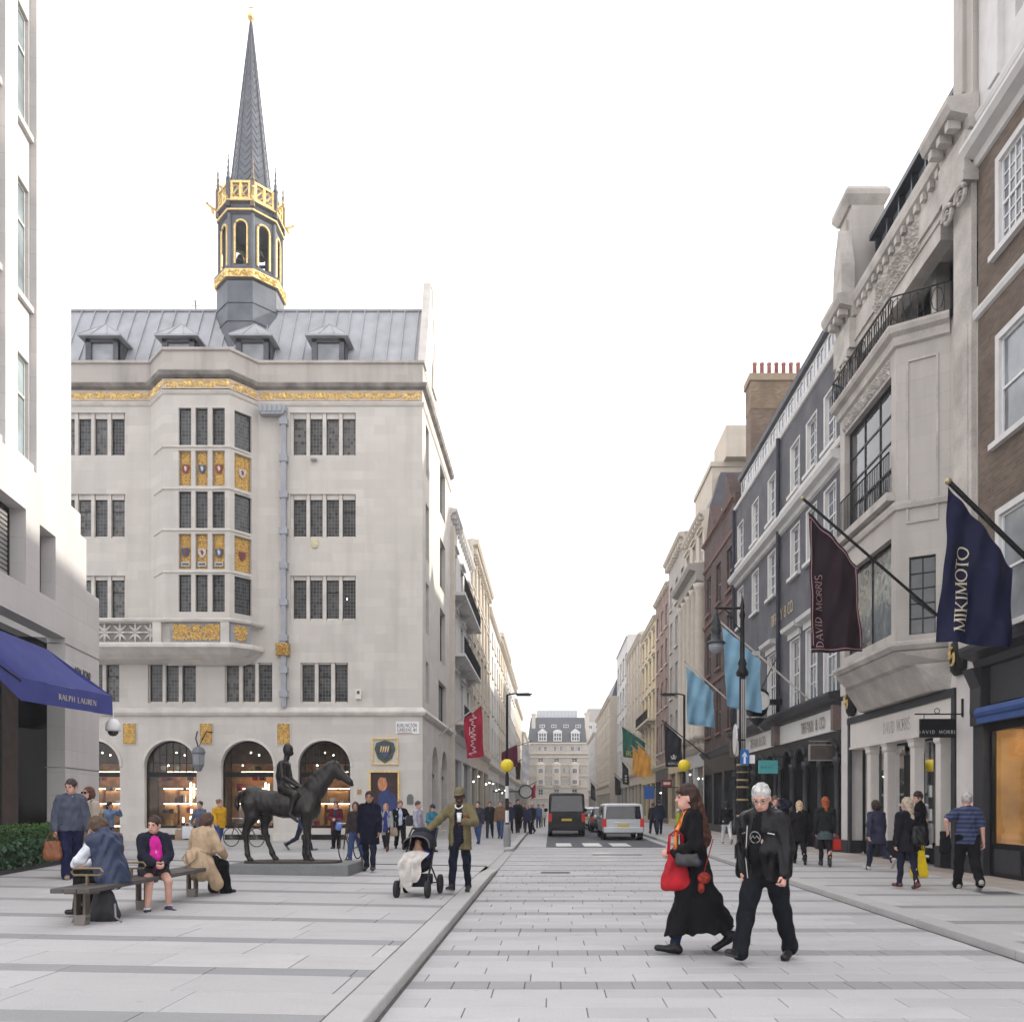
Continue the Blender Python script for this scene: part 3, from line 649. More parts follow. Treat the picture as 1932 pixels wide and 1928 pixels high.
# balcony with pierced parapet to the left of the bay
bal = [(-26, 33.25), (-15.9, 33.25), (-13.0, 33.25), (-12.35, 33.75), (-12.1, 34.4)]
m = MB(); sweep(m, bal, [(-.15, bz(1213)), (.05, bz(1213)), (.1, bz(1217)), (.1, bz(1222)), (-.05, bz(1226)), (-.25, bz(1233)), (-.55, bz(1240)), (-1.2, bz(1246)), (-1.2, bz(1213))])
sweep(m, bal, [(-.12, bz(1175)), (.06, bz(1175)), (.1, bz(1172)), (.1, bz(1169)), (.0, bz(1167)), (-.12, bz(1167))])
for c in (-19.9, -15.95, -13.2): m.box(c - .17, c + .17, 33.2, 33.4, bz(1213), bz(1175))
m.build('balcony', PALET, A)
m = MB(); fb = frF(33.25)
for k in range(14):
    u = -24 + k * .62
    if u > -16.4: break
    for a in range(8):
        t = a * math.pi / 4; leaf(m, fb, u + .31 + .17 * math.cos(t), bz(1194) + .22 * math.sin(t), -.06, t, .2, .05, .05)
m.build('tracery', PALET, A); m = MB(fb); m.box(-24, -16.1, -.14, -.1, bz(1212), bz(1176)); m.build('balcony_shade_sheet', mat('shaded stone', (.25, .235, .22), .9, .2, 2), A)  # dark sheet added behind the tracery paints the shade in its openings
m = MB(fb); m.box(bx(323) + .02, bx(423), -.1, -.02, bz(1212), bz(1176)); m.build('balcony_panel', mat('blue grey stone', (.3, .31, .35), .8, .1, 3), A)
f2, L2 = frAB(bal[2], bal[3]); carve(A, fb, bx(326), bx(420), bz(1210), bz(1178), -.01, 1.0, True, .05); carve(A, f2, .1, L2 - .05, bz(1210), bz(1178), -.02, 1.0, True, .05)
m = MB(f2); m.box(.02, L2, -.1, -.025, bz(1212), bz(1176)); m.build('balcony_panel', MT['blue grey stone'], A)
b = MB(fa); h = (ax(361), ax(396), az(1248), az(1227)); b.box(*h[:2], .55, .62, *h[2:]); carve(b.build('gilded_cartouche', GOLDB, A), fa, *h, .62, 1.2, True, .04)
b = MB(fa); b.box(h[0] + .12, h[1] - .12, .62, .68, h[2] + .09, h[3] - .08); b.build('cartouche_plate', SHCOL[1], A)
# corbel under the bay
m = MB(); m.loft([[(x, y, z) for x, y in p] for p, z in (([(-16.9, 34.4), (-15.9, 33.35), (-12.95, 33.35), (-12.1, 34.4)], bz(1226)), ([(-16.6, 34.4), (-15.6, 33.8), (-13.2, 33.8), (-12.4, 34.4)], bz(1240)), ([(-16, 34.4), (-15.4, 34.2), (-13.4, 34.2), (-12.8, 34.4)], bz(1248)))]); m.build('corbel', PALET, A)
# rainwater pipe
PIPE = mat('grey blue lead pipe', (.34, .355, .39), .55, .12, 3)
m = MB(fa); pu = ax(537.5); m.box(pu - .1, pu + .1, .06, .22, az(1334), az(778)); m.build('drainpipe', PIPE, A)
m = MB(fa); m.prism([(ax(492.5), az(785)), (ax(500), az(788)), (ax(538), az(788)), (ax(543), az(780)), (ax(543), az(770)), (ax(492.5), az(770))], .01, .36); [m.box(ax(494 + k * 9), ax(500 + k * 9), .36, .4, az(784), az(772)) for k in range(5)]; m.build('rainwater_hopper', PIPE, A)
for yy in (799, 868, 936, 1004, 1069, 1138, 1205, 1265, 1310):
    m = MB(fa); m.box(pu - .17, pu + .17, .02, .25, az(yy + 6), az(yy - 6)); m.build('pipe_bracket', PIPE, A)
m = MB(fa); h = (ax(524), ax(548), az(1238), az(1215.5)); m.box(*h[:2], .02, .3, *h[2:]); carve(m.build('gilded_boss', GOLDB, A), fa, *h, .3, 2, False, .07)
# coat of arms, framed poster, plates
def frame(fr, h, t, m, n=.06, nm='frame'):
    b = MB(fr); b.box(h[0] - t, h[0], 0, n, h[2] - t, h[3] + t); b.box(h[1], h[1] + t, 0, n, h[2] - t, h[3] + t); b.box(h[0], h[1], 0, n, h[3], h[3] + t); b.box(h[0], h[1], 0, n, h[2] - t, h[2]); return b.build(nm, m, A)
h = (ax(704), ax(749), az(1440), az(1394.5)); frame(fa, h, .05, GOLD, .06, 'arms_frame')
b = MB(fa); c, zc = (h[0] + h[1]) / 2, (h[2] + h[3]) / 2
b.lathe((0, 0, 0), [], 3) if False else None
for k in range(26):
    a = k * 2 * math.pi / 26; leaf(b, fa, c + .38 * math.cos(a), zc + .38 * math.sin(a), .02, a + 1.2, .1, .06, .05)
b.prism([(c - .44, zc + .1), (c - .36, zc + .36), (c, zc + .47), (c + .36, zc + .36), (c + .44, zc + .1), (c + .3, zc - .3), (c, zc - .5), (c - .3, zc - .3)], .01, .03)
stuff(b.build('arms_wreath', mat('bronze green', (.07, .09, .08), .6, .5, 20), A))
b = MB(fa); b.prism([(c - .22, zc + .26), (c + .22, zc + .26), (c + .2, zc - .06), (c, zc - .3), (c - .2, zc - .06)], .03, .07); b.build('arms_shield', SHCOL[1], A)
b = MB(fa)
for k in range(4): b.prism([(c - .2 + k * .1, zc - .05), (c - .15 + k * .1, zc + .0), (c - .1 + k * .1, zc + .22), (c - .16 + k * .1, zc + .2)], .07, .09)
[leaf(b, fa, c + .38 * math.cos(a), zc + .38 * math.sin(a), .06, a, .05, .04, .04) for a in (.3, 1.2, 2, 2.8, 3.9, 4.7, 5.6)]; leaf(b, fa, c, zc - .14, .08, 0, .08, .07, .03); leaf(b, fa, c, zc + .42, .05, 1.5, .09, .06, .05); b.build('arms_charge', GOLD, A)
h = (ax(700), ax(751), az(1568), az(1457)); frame(fa, h, .07, GOLD, .09, 'poster_frame')
b = MB(fa); b.box(*h[:2], 0, .02, *h[2:]); po = b.build('poster', mat('poster dark', (.05, .025, .025), .35, .3, 3), A)
pc = lambda x, y: (ax(x), az(y)); b = MB(fa)
b.cm = 1; b.prism([pc(*q) for q in ((712, 1535), (714, 1500), (722, 1490), (733, 1489), (744, 1500), (751, 1512), (751, 1568), (712, 1568))], .021, .024)
b.cm = 0; b.prism([pc(722 + 9 * math.cos(a), 1478 + 14 * math.sin(a)) for a in (k * math.pi / 8 for k in range(16))], .022, .027)
b.cm = 2; b.prism([pc(*q) for q in ((713, 1470), (716, 1461), (726, 1459), (733, 1464), (734, 1478), (730, 1476), (728, 1467), (718, 1466))], .028, .031)
b.build('poster_figure', [mat('poster skin', (.55, .24, .12), .4, .3, 9), mat('poster coat', (.03, .05, .16), .4, .2, 5), mat('poster hair', (.04, .03, .03), .5)], po)
b = MB(fa); h = (ax(674), ax(682), az(1498), az(1489)); b.box(*h[:2], 0, .03, *h[2:]); b.build('brass_plate', GOLDB, A)
b = MB(fa); b.prism([(ax(768), az(1517)), (ax(780), az(1517)), (ax(780), az(1503)), (ax(777), az(1498)), (ax(771), az(1498)), (ax(768), az(1503))], 0, .04); b.build('memorial_plaque', mat('slate plaque', (.15, .16, .16), .7), A)
b = MB(fa); b.box(ax(672), ax(683), .0, .16, az(1319), az(1301)); b.build('alarm_box', mat('alarm box', (.72, .7, .62), .5), A)
b = MB(fa); b.box(ax(675), ax(680), .16, .165, az(1310), az(1304)); b.build('alarm_badge', SHCOL[1], A)
b = MB(); b.lathe((ax(594), AY - .02, az(1025)), [(.1, -.2), (.16, -.1), (.17, 0), (.16, .1), (.1, .2)], 12, 0, 1, .3); b.build('oval_plaque', mat('cream plaque', (.62, .56, .38), .6), A)
b = MB(); b.ball((ax(593), AY - .08, az(868)), .13, 8, 1.2, 1, .6); b.build('wall_lamp', mat('grey fitting', (.4, .38, .36), .6), A)
# street nameplate
s = MB(fa); s.box(ax(747), ax(791), .0, .03, az(1384), az(1361)); sg = tag(s.build('street_sign', mat('sign white', (.78, .79, .8), .4, .03)), 'white street nameplate reading Burlington Gardens W1 at the stone corner', 'street sign')
s = MB(fa); text(s, 'BURLINGTON', lambda u, v: (ax(749.5) + u, .034, az(1371.5) + v), .14, .16, .14, .15, False, .62); text(s, 'GARDENS W1', lambda u, v: (ax(749.5) + u, .034, az(1380) + v), .14, .16, .14, .15, False, .62); s.build('lettering', mat('sign black', (.02, .02, .03), .5, 0), sg)
s = MB(fa); s.box(ax(750), ax(778), .031, .034, az(1383.2), az(1382)); s.build('lettering', mat('sign red', (.4, .05, .05), .5, 0), sg)
# hanging lantern between the arches
ln = thing('wall_lantern', 'grey wall lantern on an iron bracket between two arched windows', 'lantern', (ax(384), AY - .5, az(1456)))
lc = (ax(385), AY - .55)
b = MB(); b.lathe((lc[0], lc[1], az(1456)), [(.1, 0), (.13, .05), (.24, .25), (.26, .7), (.3, .78), (.22, .95), (.08, 1.02)], 6); b.build('lantern_body', mat('lantern metal', (.17, .18, .21), .5, .15, 8), ln)
b = MB(); [b.face([(lc[0] + r * math.cos(a), lc[1] + r * math.sin(a), az(1456) + z) for r, z, a in ((.262 * .95, .28, a0), (.262 * .95, .28, a1), (.275 * .95, .68, a1), (.275 * .95, .68, a0))]) for a0, a1 in ((R(-118), R(-62)), (R(-58), R(-2)))]; b.build('lantern_glass', mat('milky glass', (.26, .28, .3), .2), ln)
b = MB(); b.tube([(ax(372), AY - .02, az(1381)), (ax(378), AY - .3, az(1381)), (ax(379), AY - .5, az(1395)), (lc[0], lc[1], az(1412))], .025); b.tube([(ax(401), AY - .02, az(1381)), (ax(395), AY - .3, az(1381)), (ax(392), AY - .5, az(1395)), (lc[0], lc[1], az(1412))], .025); b.build('bracket', IRON, ln)
# ---- lead roof with standing seams and dormers
RY0, RZ0, RY1, RZ1 = 34.95, 19.9, 36.65, 23.6
rt = lambda t: (RY0 + (RY1 - RY0) * t, RZ0 + (RZ1 - RZ0) * t)
m = MB(); m.face([(AX0, RY0, RZ0), (FL - .3, RY0, RZ0), (FL - .3, RY1, RZ1), (AX0, RY1, RZ1)]); m.face([(AX0, RY1, RZ1), (FL - .3, RY1, RZ1), (FL - .3, 38.4, RZ0), (AX0, 38.4, RZ0)]); m.box(AX0, FL - .3, RY1 - .08, RY1 + .08, RZ1 - .03, RZ1 + .06); roof = m.build('roof', LEAD, A)
for k in range(34):
    u = AX0 + .3 + k * .6
    if u > FL - .4: break
    m = MB(); m.loft([[(u - .02, RY0, RZ0), (u + .02, RY0, RZ0), (u + .02, RY0 - .05, RZ0 + .05), (u - .02, RY0 - .05, RZ0 + .05)], [(u - .02, RY1, RZ1), (u + .02, RY1, RZ1), (u + .02, RY1 - .05, RZ1 + .05), (u - .02, RY1 - .05, RZ1 + .05)]]); m.build('roof_seam', LEAD, roof)
for x in (198, 341, 480, 621.6):
    u = xat(x, 35); yf = 34.75; zE = zat(629, 34.5); zA = zat(604, 34.8)
    w0, w1 = u - .69, u + .69; m = MB()
    m.box(w0, w0 + .22, yf, yf + .2, 20.0, zE); m.box(w1 - .22, w1, yf, yf + .2, 20.0, zE); m.box(w0, w1, yf, yf + .2, zE - .22, zE)
    for s in (w0, w1): m.face([(s, yf, 20.0), (s, yf, zE), (s, 36.1, zE), (s, 36.1, 20.0)])
    dm = m.build('dormer', LEADD, roof)
    m = MB(); e = .22; m.face([(w0 + .22, yf + .1, 20.0), (w1 - .22, yf + .1, 20.0), (w1 - .22, yf + .1, zE - .22), (w0 + .22, yf + .1, zE - .22)]); m.build('dormer_pane', glass('dormer glass', (.22, .24, .26), .08, 0, .8), dm)
    P = [(w0 - e, yf - e, zE), (w1 + e, yf - e, zE), (w1 + e, 36.4, zE), (w0 - e, 36.4, zE)]; T1, T2 = (u, yf + .35, zA), (u, 36.4, zA)
    m = MB(); m.face([P[0], P[1], T1]); m.face([P[1], P[2], T2, T1]); m.face([P[0], T1, T2, P[3]]); m.box(w0 - e, w1 + e, yf - e, 36.3, zE - .07, zE - .002)
    for q in (-.3, .3): m.tube([(u + q * 1.1, yf - e, zE + .02), (u + q * .25, yf + .25, zA - .1)], .022, 4)
    m.tube([P[1], T1, P[0]], .025, 4); m.build('dormer_roof', LEAD, dm)
# pole aerials on the ridge
for x0, name in ((190, 'a'), (368, 'b')):
    m = MB(); X = xat(x0, 37); z = zat(590, 37)
    if name == 'a': m.tube([(X, 37, z - .3), (X, 37, z + 1.1)], .018, 4); m.tube([(X, 37, z + 1.1), (X + .5, 37, z + 1.08)], .015, 4); [m.tube([(X + k, 37, z + 1.0), (X + k, 37, z + 1.2)], .01, 3) for k in (.1, .22, .34, .46)]
    else:
        for q in (-.2, .2): m.tube([(X + q, 37, z - .3), (X + q * .5 - .05, 37.2, z + .9)], .012, 4)
        m.tube([(X - .2, 37, z + .3), (X + .2, 37, z + .3)], .012, 4); m.tube([(X - .15, 37, z + .65), (X + .12, 37, z + .62)], .012, 4); m.tube([(X + .05, 37, z + .0), (X, 37, z + .55)], .04, 4)
    tag(m.build('roof_aerial', mat('aerial metal', (.3, .3, .31), .5)), {'a': 'thin television aerial on the lead roof, left of the spire', 'b': 'small ladder-like mast on the ridge just left of the spire'}[name], 'aerial')
# ---- octagonal bell tower and spire
TX, TY, PH = xat(473.5, 37), 37.0, R(-70 + 3)
def oc(r, z, k, off=0): a = PH + (k + off) * math.pi / 4; return (TX + r * math.cos(a), TY + r * math.sin(a), z)
LEADB = mat('tower lead', (.12, .13, .15), .5, .22, 1.5, .12, .3, .4)
m = MB(); m.loft([[oc(1.43, z, k) for k in range(8)] for z in (20.5, zat(527, 35.6))]); tw = m.build('tower_base', LEADB, A)
for k in range(8):
    for z in (22.6, 23.4): m = MB(); a, b = oc(1.445, z, k), oc(1.445, z, k + 1); m.tube([a, b], .02, 4); m.build('lead_roll', LEADB, tw)
zb0, zb1 = zat(523, 35.6), zat(507, 35.6)
m = MB(); m.loft([[oc(r, z, k) for k in range(8)] for r, z in ((1.4, zb0 - .05), (1.45, zb0), (1.54, zb1), (1.54, zb1 + .1), (1.36, zb1 + .2))]); m.build('belfry_sill', LEADD, A)
m = MB()
for k in range(8):
    fr, L = frAB(oc(1.53, 0, k)[:2], oc(1.53, 0, k + 1)[:2]); foliage_relief(m, fr, .02, L - .02, zb0 + .03, zb1 - .02, .01, 1.3, False, .05); m.fr = fr; m.box(0, L, -.06, .012, zb0 + .02, zb1); m.fr = None
m.build('gilded_band', GOLD, A)
ze0, ze1 = zb1 + .18, zat(398, 35.6)
for k in range(8):
    fr, L = frAB(oc(1.29, 0, k)[:2], oc(1.29, 0, k + 1)[:2]); h = (L * .22, L * .78, ze0 + .15, ze0 + 2.05)
    m = MB(fr); m.wall(0, L, ze0, ze1, [h], .16, 0, {0}); m.wall(0, L, ze0, ze1, [h], .001, -.16, {0}); o = m.build('belfry_wall', LEADB, A)
    m = MB(fr); r = (h[1] - h[0]) / 2; c = L / 2; sp = h[3] - r; t = .05
    P = [(h[0], .03, h[2]), (h[0], .03, sp)] + [(c - r * math.cos(a), .03, sp + r * math.sin(a)) for a in (q * math.pi / 8 for q in range(1, 8))] + [(h[1], .03, sp), (h[1], .03, h[2])]
    m.tube([Vector(p) for p in P], t, 5); m.build('gilded_arch', GOLD, o)
    m = MB(); m.tube([oc(1.31, ze0, k), oc(1.31, ze1, k)], .08, 6); m.build('corner_shaft', LEADB, A)
for i, (q, z, s) in enumerate(((0, .25, 1.), (.5, .95, .8), (-.45, .9, .8), (.1, 1.5, .6))):
    m = MB(); m.lathe((TX + q, TY - .5 + .2 * i, ze0 + z), [(.3 * s, 0), (.24 * s, .1 * s), (.17 * s, .3 * s), (.13 * s, .42 * s), (.03, .5 * s)], 12); m.build('bell', mat('bell bronze', (.13, .13, .12), .35, .2, 5, 0, .7), A)
m = MB(); m.loft([[oc(1.1, z, k) for k in range(8)] for z in (ze0 - .1, ze0 + .02)]); m.box(TX - .9, TX + .9, TY - .05, TY + .05, ze0 + .75, ze0 + .85); m.build('bell_frame', LEADD, A)
m = MB(); m.loft([[oc(r, z, k) for k in range(8)] for r, z in ((1.3, ze1 - .02), (1.42, ze1 + .1), (1.42, ze1 + .2), (1.34, ze1 + .28), (1.34, ze1 + .42), (1.45, ze1 + .5), (1.45, ze1 + .56), (1.2, ze1 + .6))]); m.build('belfry_cornice', LEADD, A)
for zz, rr in ((ze1 + .12, 1.43), (ze1 + .52, 1.455)):
    m = MB(); m.loft([[oc(rr + q, zz + w_, k) for k in range(8)] for q, w_ in ((0, -.03), (.025, -.02), (.025, .04), (0, .05))]); m.build('gilded_moulding', GOLD, A)
zp = ze1 + .58
for k in range(8):
    fr, L = frAB(oc(1.36, 0, k)[:2], oc(1.36, 0, k + 1)[:2]); m = MB(fr)
    m.box(.05, L - .05, -.05, .05, zp, zp + .1); m.box(.05, L - .05, -.05, .05, zp + .72, zp + .82)
    for q in (.08, L / 2 - .05, L - .18): m.box(q, q + .1, -.045, .045, zp + .1, zp + .72)
    for q in (L * .29, L * .71): m.tube([(q + .17 * math.cos(a), 0, zp + .41 + .24 * math.sin(a)) for a in (i * math.pi / 4 for i in range(9))], .04, 4); m.tube([(q - .2, 0, zp + .15), (q + .2, 0, zp + .67)], .035, 4)
    m.build('gilded_balustrade', GOLD, A)
    c = oc(1.38, 0, k); m = MB(); m.box(c[0] - .08, c[0] + .08, c[1] - .08, c[1] + .08, zp - .3, zp + .85); m.lathe((c[0], c[1], zp + .85), [(.12, 0), (.1, .1), (.06, .16), (.075, .3), (.04, .4), (.06, .55), (.03, .65), (.045, .8), (.018, .95), (.025, 1.05), (.005, 1.2)], 6); m.build('pinnacle', LEADD if k % 2 else mat('pinnacle brown', (.19, .15, .11), .6, .3, 6), A)
    e = oc(1.6, 0, k); e2 = oc(1.82, 0, k); m = MB(); m.tube([(c[0], c[1], zp + .02), (e[0], e[1], zp + .1), (e2[0], e2[1], zp + .22)], [.06, .055, .04], 6); m.ball((e2[0], e2[1], zp + .25), .075, 6, 1, 1, .8); leaf(m, lambda a, n, v: (a, e[1] - n, v), e[0], zp - .05, 0, -1.2, .18, .08, .08); m.build('gargoyle', GOLD, A)
zs = zp + .35; za = zat(41, 37)
m = MB(); m.loft([[oc(r, z, k) for k in range(8)] for r, z in ((.98, zs), (.9, zs + .5), (.03, za))]); sp_ = m.build('spire', LEADB, A)
SEAM = mat('lead seam', (.07, .075, .09), .5)
for k in range(8):
    m = MB(); m.tube([oc(.92, zs + .4, k), oc(.03, za, k)], .03, 4); n = 24
    for i in range(n):   # herringbone sheets
        t0 = i / n; t1 = min(1, t0 + .045); rr = lambda t: .905 * (1 - t) + .03 * t; zz = lambda t: zs + .45 + (za - zs - .45) * t
        A0, B0, C0 = Vector(oc(rr(t0), zz(t0), k)), Vector(oc(rr(t0), zz(t0), k + 1)), (Vector(oc(rr(t1), zz(t1), k)) + Vector(oc(rr(t1), zz(t1), k + 1))) / 2
        if t0 < .8: lo = (A0 + B0) / 2; m.tube([Vector(oc(rr(t1), zz(t1), k)), lo], .017, 3); m.tube([lo, Vector(oc(rr(t1), zz(t1), k + 1))], .017, 3)
    m.build('lead_seam', SEAM, sp_)
m = MB(); m.lathe((TX, TY, za - .1), [(.02, 0), (.06, .05), (.05, .1), (.16, .22), (.17, .3), (.1, .42), (.03, .5), (.02, 1.0)], 8); m.tube([(TX - .12, TY, za + .62), (TX + .12, TY, za + .62)], .03, 4); m.build('finial', GOLD, A)
# ======================= stone shop building on the left, its blue awning, the hedge
C0 = (-13.65, 24.8); DR = .19
N0 = (C0[0] + DR * 15, C0[1] - 15); fw_, LW = frAB(N0, C0); KL = math.hypot(1, DR)
def ld(x): return (C0[0] + DR * C0[1]) / ((x - CX) / F + DR)     # depth of the facade at a pixel column
def lu(x): return LW - (C0[1] - ld(x)) * KL
CREAM = stone('cream ashlar', (.56, .54, .53), 1.3, .62, .28, .05, .22)
CREAMT = mat('cream stone trim', (.60, .585, .575), .85, .05, 3, .08, 0, .2, 0, False, .04)
B = thing('shop_building', 'cream stone shop building with tall windows and a blue awning at the left edge', 'building', (C0[0], C0[1], .3))
uA, uB_, uC_, uD = lu(143), lu(152), lu(163), LW
low = [(lu(-75), lu(49), 6.9, 8.75), (lu(75), lu(105), 6.95, 8.65)]; op = (lu(-260), lu(123), .3, 6.12)
w_ = MB(fw_); w_.wall(0, uC_, .2, 9.27, low + [op], .45); w_.wall(uC_, uD, .2, 7.8, [], .1); w_.wall(0, uB_, 9.27, 9.85, [], .1)
for u, a, b in ((uD, .2, 7.8), (uC_, 7.8, 9.27), (uB_, 9.27, 9.85)): w_.face([(u, 0, a), (u, -6, a), (u, -6, b), (u, 0, b)])
w_.face([(uC_, 0, 7.8), (uD, 0, 7.8), (uD, -6, 7.8), (uC_, -6, 7.8)]); w_.face([(uB_, 0, 9.27), (uC_, 0, 9.27), (uC_, -6, 9.27), (uB_, -6, 9.27)])
w_.build('wall', CREAM, B)
strips = [(lu(44), lu(79)), (lu(-45), lu(21))]; tiers = [(9.9 + .28, 12.7), (14.15, 17.0), (18.45, 21.3), (22.7, 25.5)]
up = MB(fw_); up.wall(0, uA, 9.85, 27, [(a, b, 9.95, 27) for a, b in strips], .16, -.12); up.face([(uA, -.12, 9.85), (uA, -6, 9.85), (uA, -6, 27), (uA, -.12, 27)]); up.face([(0, -.12, 27), (uA, -.12, 27), (uA, -9, 27), (0, -9, 27)])
up.build('upper_wall', CREAM, B)
SF = mat('stone grey window frame', (.5, .5, .48), .5)
for a, b in strips:
    hs = [(a + .1, b - .06, z0, z1) for z0, z1 in tiers]; m = MB(fw_); m.wall(a, b, 9.95, 27, hs, .18, -.28); m.build('window_bay', CREAM, B)
    for h in hs:
        o = winpart(B, fw_, *h, -.36, 2, 1, SF, glass('pale sky glass', (.27, .33, .35), .06, 0, .9), .05, .05); m = MB(fw_); m.box(h[0] + .05, h[1] - .05, -.4, -.35, h[3] - .95, h[3] - .88); m.build('transom', SF, o)  # pale glass colour stands in for the sky reflected in the panes
        m = MB(fw_); m.box(a, b, -.28, -.18, h[2] - .16, h[2] - .02); m.build('sill', CREAMT, B)
for h in low:
    winpart(B, fw_, *h, -.36, 2 if h[0] > lu(60) else 3, 1, IRON, glass('blind glass', (.09, .09, .095), .1, 0, .7), .07, .06)
    m = MB(fw_); n = 14
    for k in range(n): z = h[2] + .1 + k * (h[3] - h[2] - .2) / n; m.box(h[0] + .08, h[1] - .08, -.385, -.375, z, z + .07)
    m.build('blind', mat('slatted blind', (.30, .29, .285), .6), B)
m = MB(fw_); m.box(op[1], uD + .015, -.5, .012, 5.955, 5.985); m.build('joint_shadow_strip', mat('joint', (.2, .19, .19), .9), B)
m = MB(fw_); m.box(op[1], uD + .015, -.5, .012, 2.6, 2.625); m.build('joint_shadow_strip', MT['joint'], B)
# recessed shopfront
m = MB(fw_); z1 = 6.12; m.face([(op[0], -.8, .2), (op[1], -.8, .2), (op[1], -.8, z1), (op[0], -.8, z1)]); m.face([(op[1], -.45, .2), (op[1], -.8, .2), (op[1], -.8, z1), (op[1], -.45, z1)]); m.build('shop_glass', glass('black shop glass', (.012, .012, .013), .03, 0, .7, 0), B)
m = MB(fw_)
for x in (-150, -40, 62): m.box(lu(x) - .05, lu(x) + .05, -.8, -.7, .2, 5.2)
m.box(op[0], op[1], -.8, -.68, 5.2, 5.4); m.box(op[0], op[1], -.8, -.7, .2, .5); m.build('shop_frame', IRON, B)
m = MB(fw_); m.box(lu(62) + .05, lu(93), -.79, -.74, .5, 5.2); m.build('bronze_panel', mat('bronze panel', (.06, .04, .035), .4, .3, 3), B)
# nameplate
s = MB(fw_); text(s, 'NEW BOND', lambda u, v: (lu(141) + u, .012, zat(1272, 23) + v), .2, .26, .16, .14, False, .8); text(s, 'STREET W1', lambda u, v: (lu(141) + u, .012, zat(1288, 23) + v), .2, .26, .16, .14, False, .8); s.build('lettering', mat('engraved black', (.03, .03, .03), .7, 0), B)
# awning
AW = mat('royal blue canvas', (.045, .055, .22), .75, .1, 3, .15)
R1, L1 = Vector((-11.49, 21.5, 4.44)), Vector((-11.88, 18.4, 4.44)); B_R = Vector(fw_(lu(89), .02, 5.58)); B_L = Vector(fw_(lu(89) - 4.4, .02, 5.5))
a = MB(); a.grid(lambda u, v: (B_L.lerp(B_R, u)).lerp(L1.lerp(R1, u), v) + Vector((0, 0, -.10 * math.sin(math.pi * v) * (1 - .6 * abs(math.sin(3 * math.pi * u))))), 18, 6)
aw = a.build('awning', AW, B, True)
a = MB(); a.grid(lambda u, v: L1.lerp(R1, u) + Vector((.02 * math.sin(u * 21) * v, 0, -.5 * v - .004)), 30, 3); a.build('valance', AW, aw, True)
for P, Q in ((B_L, L1), (B_R, R1)):
    a = MB(); a.face([P, Q, Q - Vector((0, 0, .5)), P - Vector((0, 0, .5))]); a.build('valance', AW, aw)
    a = MB(); a.tube([P - Vector((0, 0, .45)), Q - Vector((0, 0, .06))], .025, 5); a.build('awning_arm', IRON, aw)
dv = (R1 - L1).normalized(); nv = Vector((dv.y, -dv.x, 0))
tw_ = textw('RALPH LAUREN', .2); s = MB(); text(s, 'RALPH LAUREN', lambda u, v: L1 + dv * (1.15 + u) + nv * .03 + Vector((0, 0, -.33 + v)), .125, .16, .08); s.build('lettering', mat('cream print', (.6, .54, .42), .7, 0), aw)
# dome camera at the awning corner
cm = thing('security_camera', 'white dome security camera hanging below the corner of the blue awning', 'camera', (R1.x - .03, R1.y, 3.4))
c = (R1.x - .03, R1.y + .1, 0); m = MB(); m.lathe((c[0], c[1], 3.53), [(.17, 0), (.19, .06), (.17, .22), (.1, .32), (.03, .34)], 14); m.build('housing', mat('white plastic', (.75, .75, .76), .35, .03), cm, True)
m = MB(); m.lathe((c[0], c[1], 3.40), [(.01, 0), (.08, .02), (.12, .07), (.13, .13)], 12); m.build('dome', mat('smoked dome', (.03, .03, .035), .1, 0), cm, True)
m = MB(); m.tube([(c[0], c[1], 3.86), (c[0], c[1], 4.05), (c[0] - .3, c[1] + .1, 4.3), (R1.x - .5, R1.y + .2, 4.45)], .025, 6); m.build('bracket', mat('white plastic', (.7, .7, .7)), cm)
# hedge: clipped top and ivy front, made of leaves
H0, H1 = Vector(ground(-40, 1658)), Vector(ground(168, 1620))
hd = thing('hedge', 'clipped green hedge with ivy front in a planter beside the shop', 'hedge', H0)
hv = (H1 - H0); hl = hv.length; hu = hv.normalized(); hn = Vector((hu.y, -hu.x, 0)).normalized()
def leaves(n, lo, hi, dep, m, name, size, par):
    r = np.random.RandomState(n); b = MB()
    for _ in range(n):
        q = r.rand(); f_ = r.rand()
        p = H0 + hu * (hl * r.rand()) + Vector((0, 0, lo + (hi - lo) * f_))
        if q < .5: p += hn * (dep[1] + r.normal() * .035)
        elif q < .85: p += hn * (dep[0] + (dep[1] - dep[0]) * r.rand()); p.z = H0.z * 0 + p.z - lo - (hi - lo) * f_ + hi + r.normal() * .03
        else: p = p + hu * ((hl if r.rand() < .7 else 0) - (p - H0).dot(hu)) + hn * (dep[0] + (dep[1] - dep[0]) * r.rand())
        d1 = Vector(r.normal(size=3)).normalized(); d2 = Vector(r.normal(size=3)); d2 = (d2 - d1 * d2.dot(d1)).normalized(); s = size * (.6 + r.rand() * .8)
        b.face([p - d1 * s, p + d2 * s * .55, p + d1 * s, p - d2 * s * .55])
    return stuff(b.build(name, m, par))
G1 = mat('hedge green', (.06, .13, .035), .55, .35, 3, 0, 0, .3, .25); G2 = mat('ivy green', (.045, .10, .045), .5, .45, 4, 0, 0, .35, .35)
core = MB(); P = lambda a, o, z: H0 + hu * a + hn * o + Vector((0, 0, z))
core.loft([[P(.05, -.62, z), P(hl - .05, -.62, z), P(hl - .05, -.1 if z < .6 else -.2, z), P(.05, -.1 if z < .6 else -.2, z)] for z in (.0, .55, .78)]); core.build('twigs', mat('dark twigs', (.02, .03, .015), .9), hd)
leaves(5200, .55, .86, (-.66, -.12), G1, 'foliage', .03, hd); leaves(4200, .08, .6, (-.2, .0), G2, 'ivy', .045, hd)
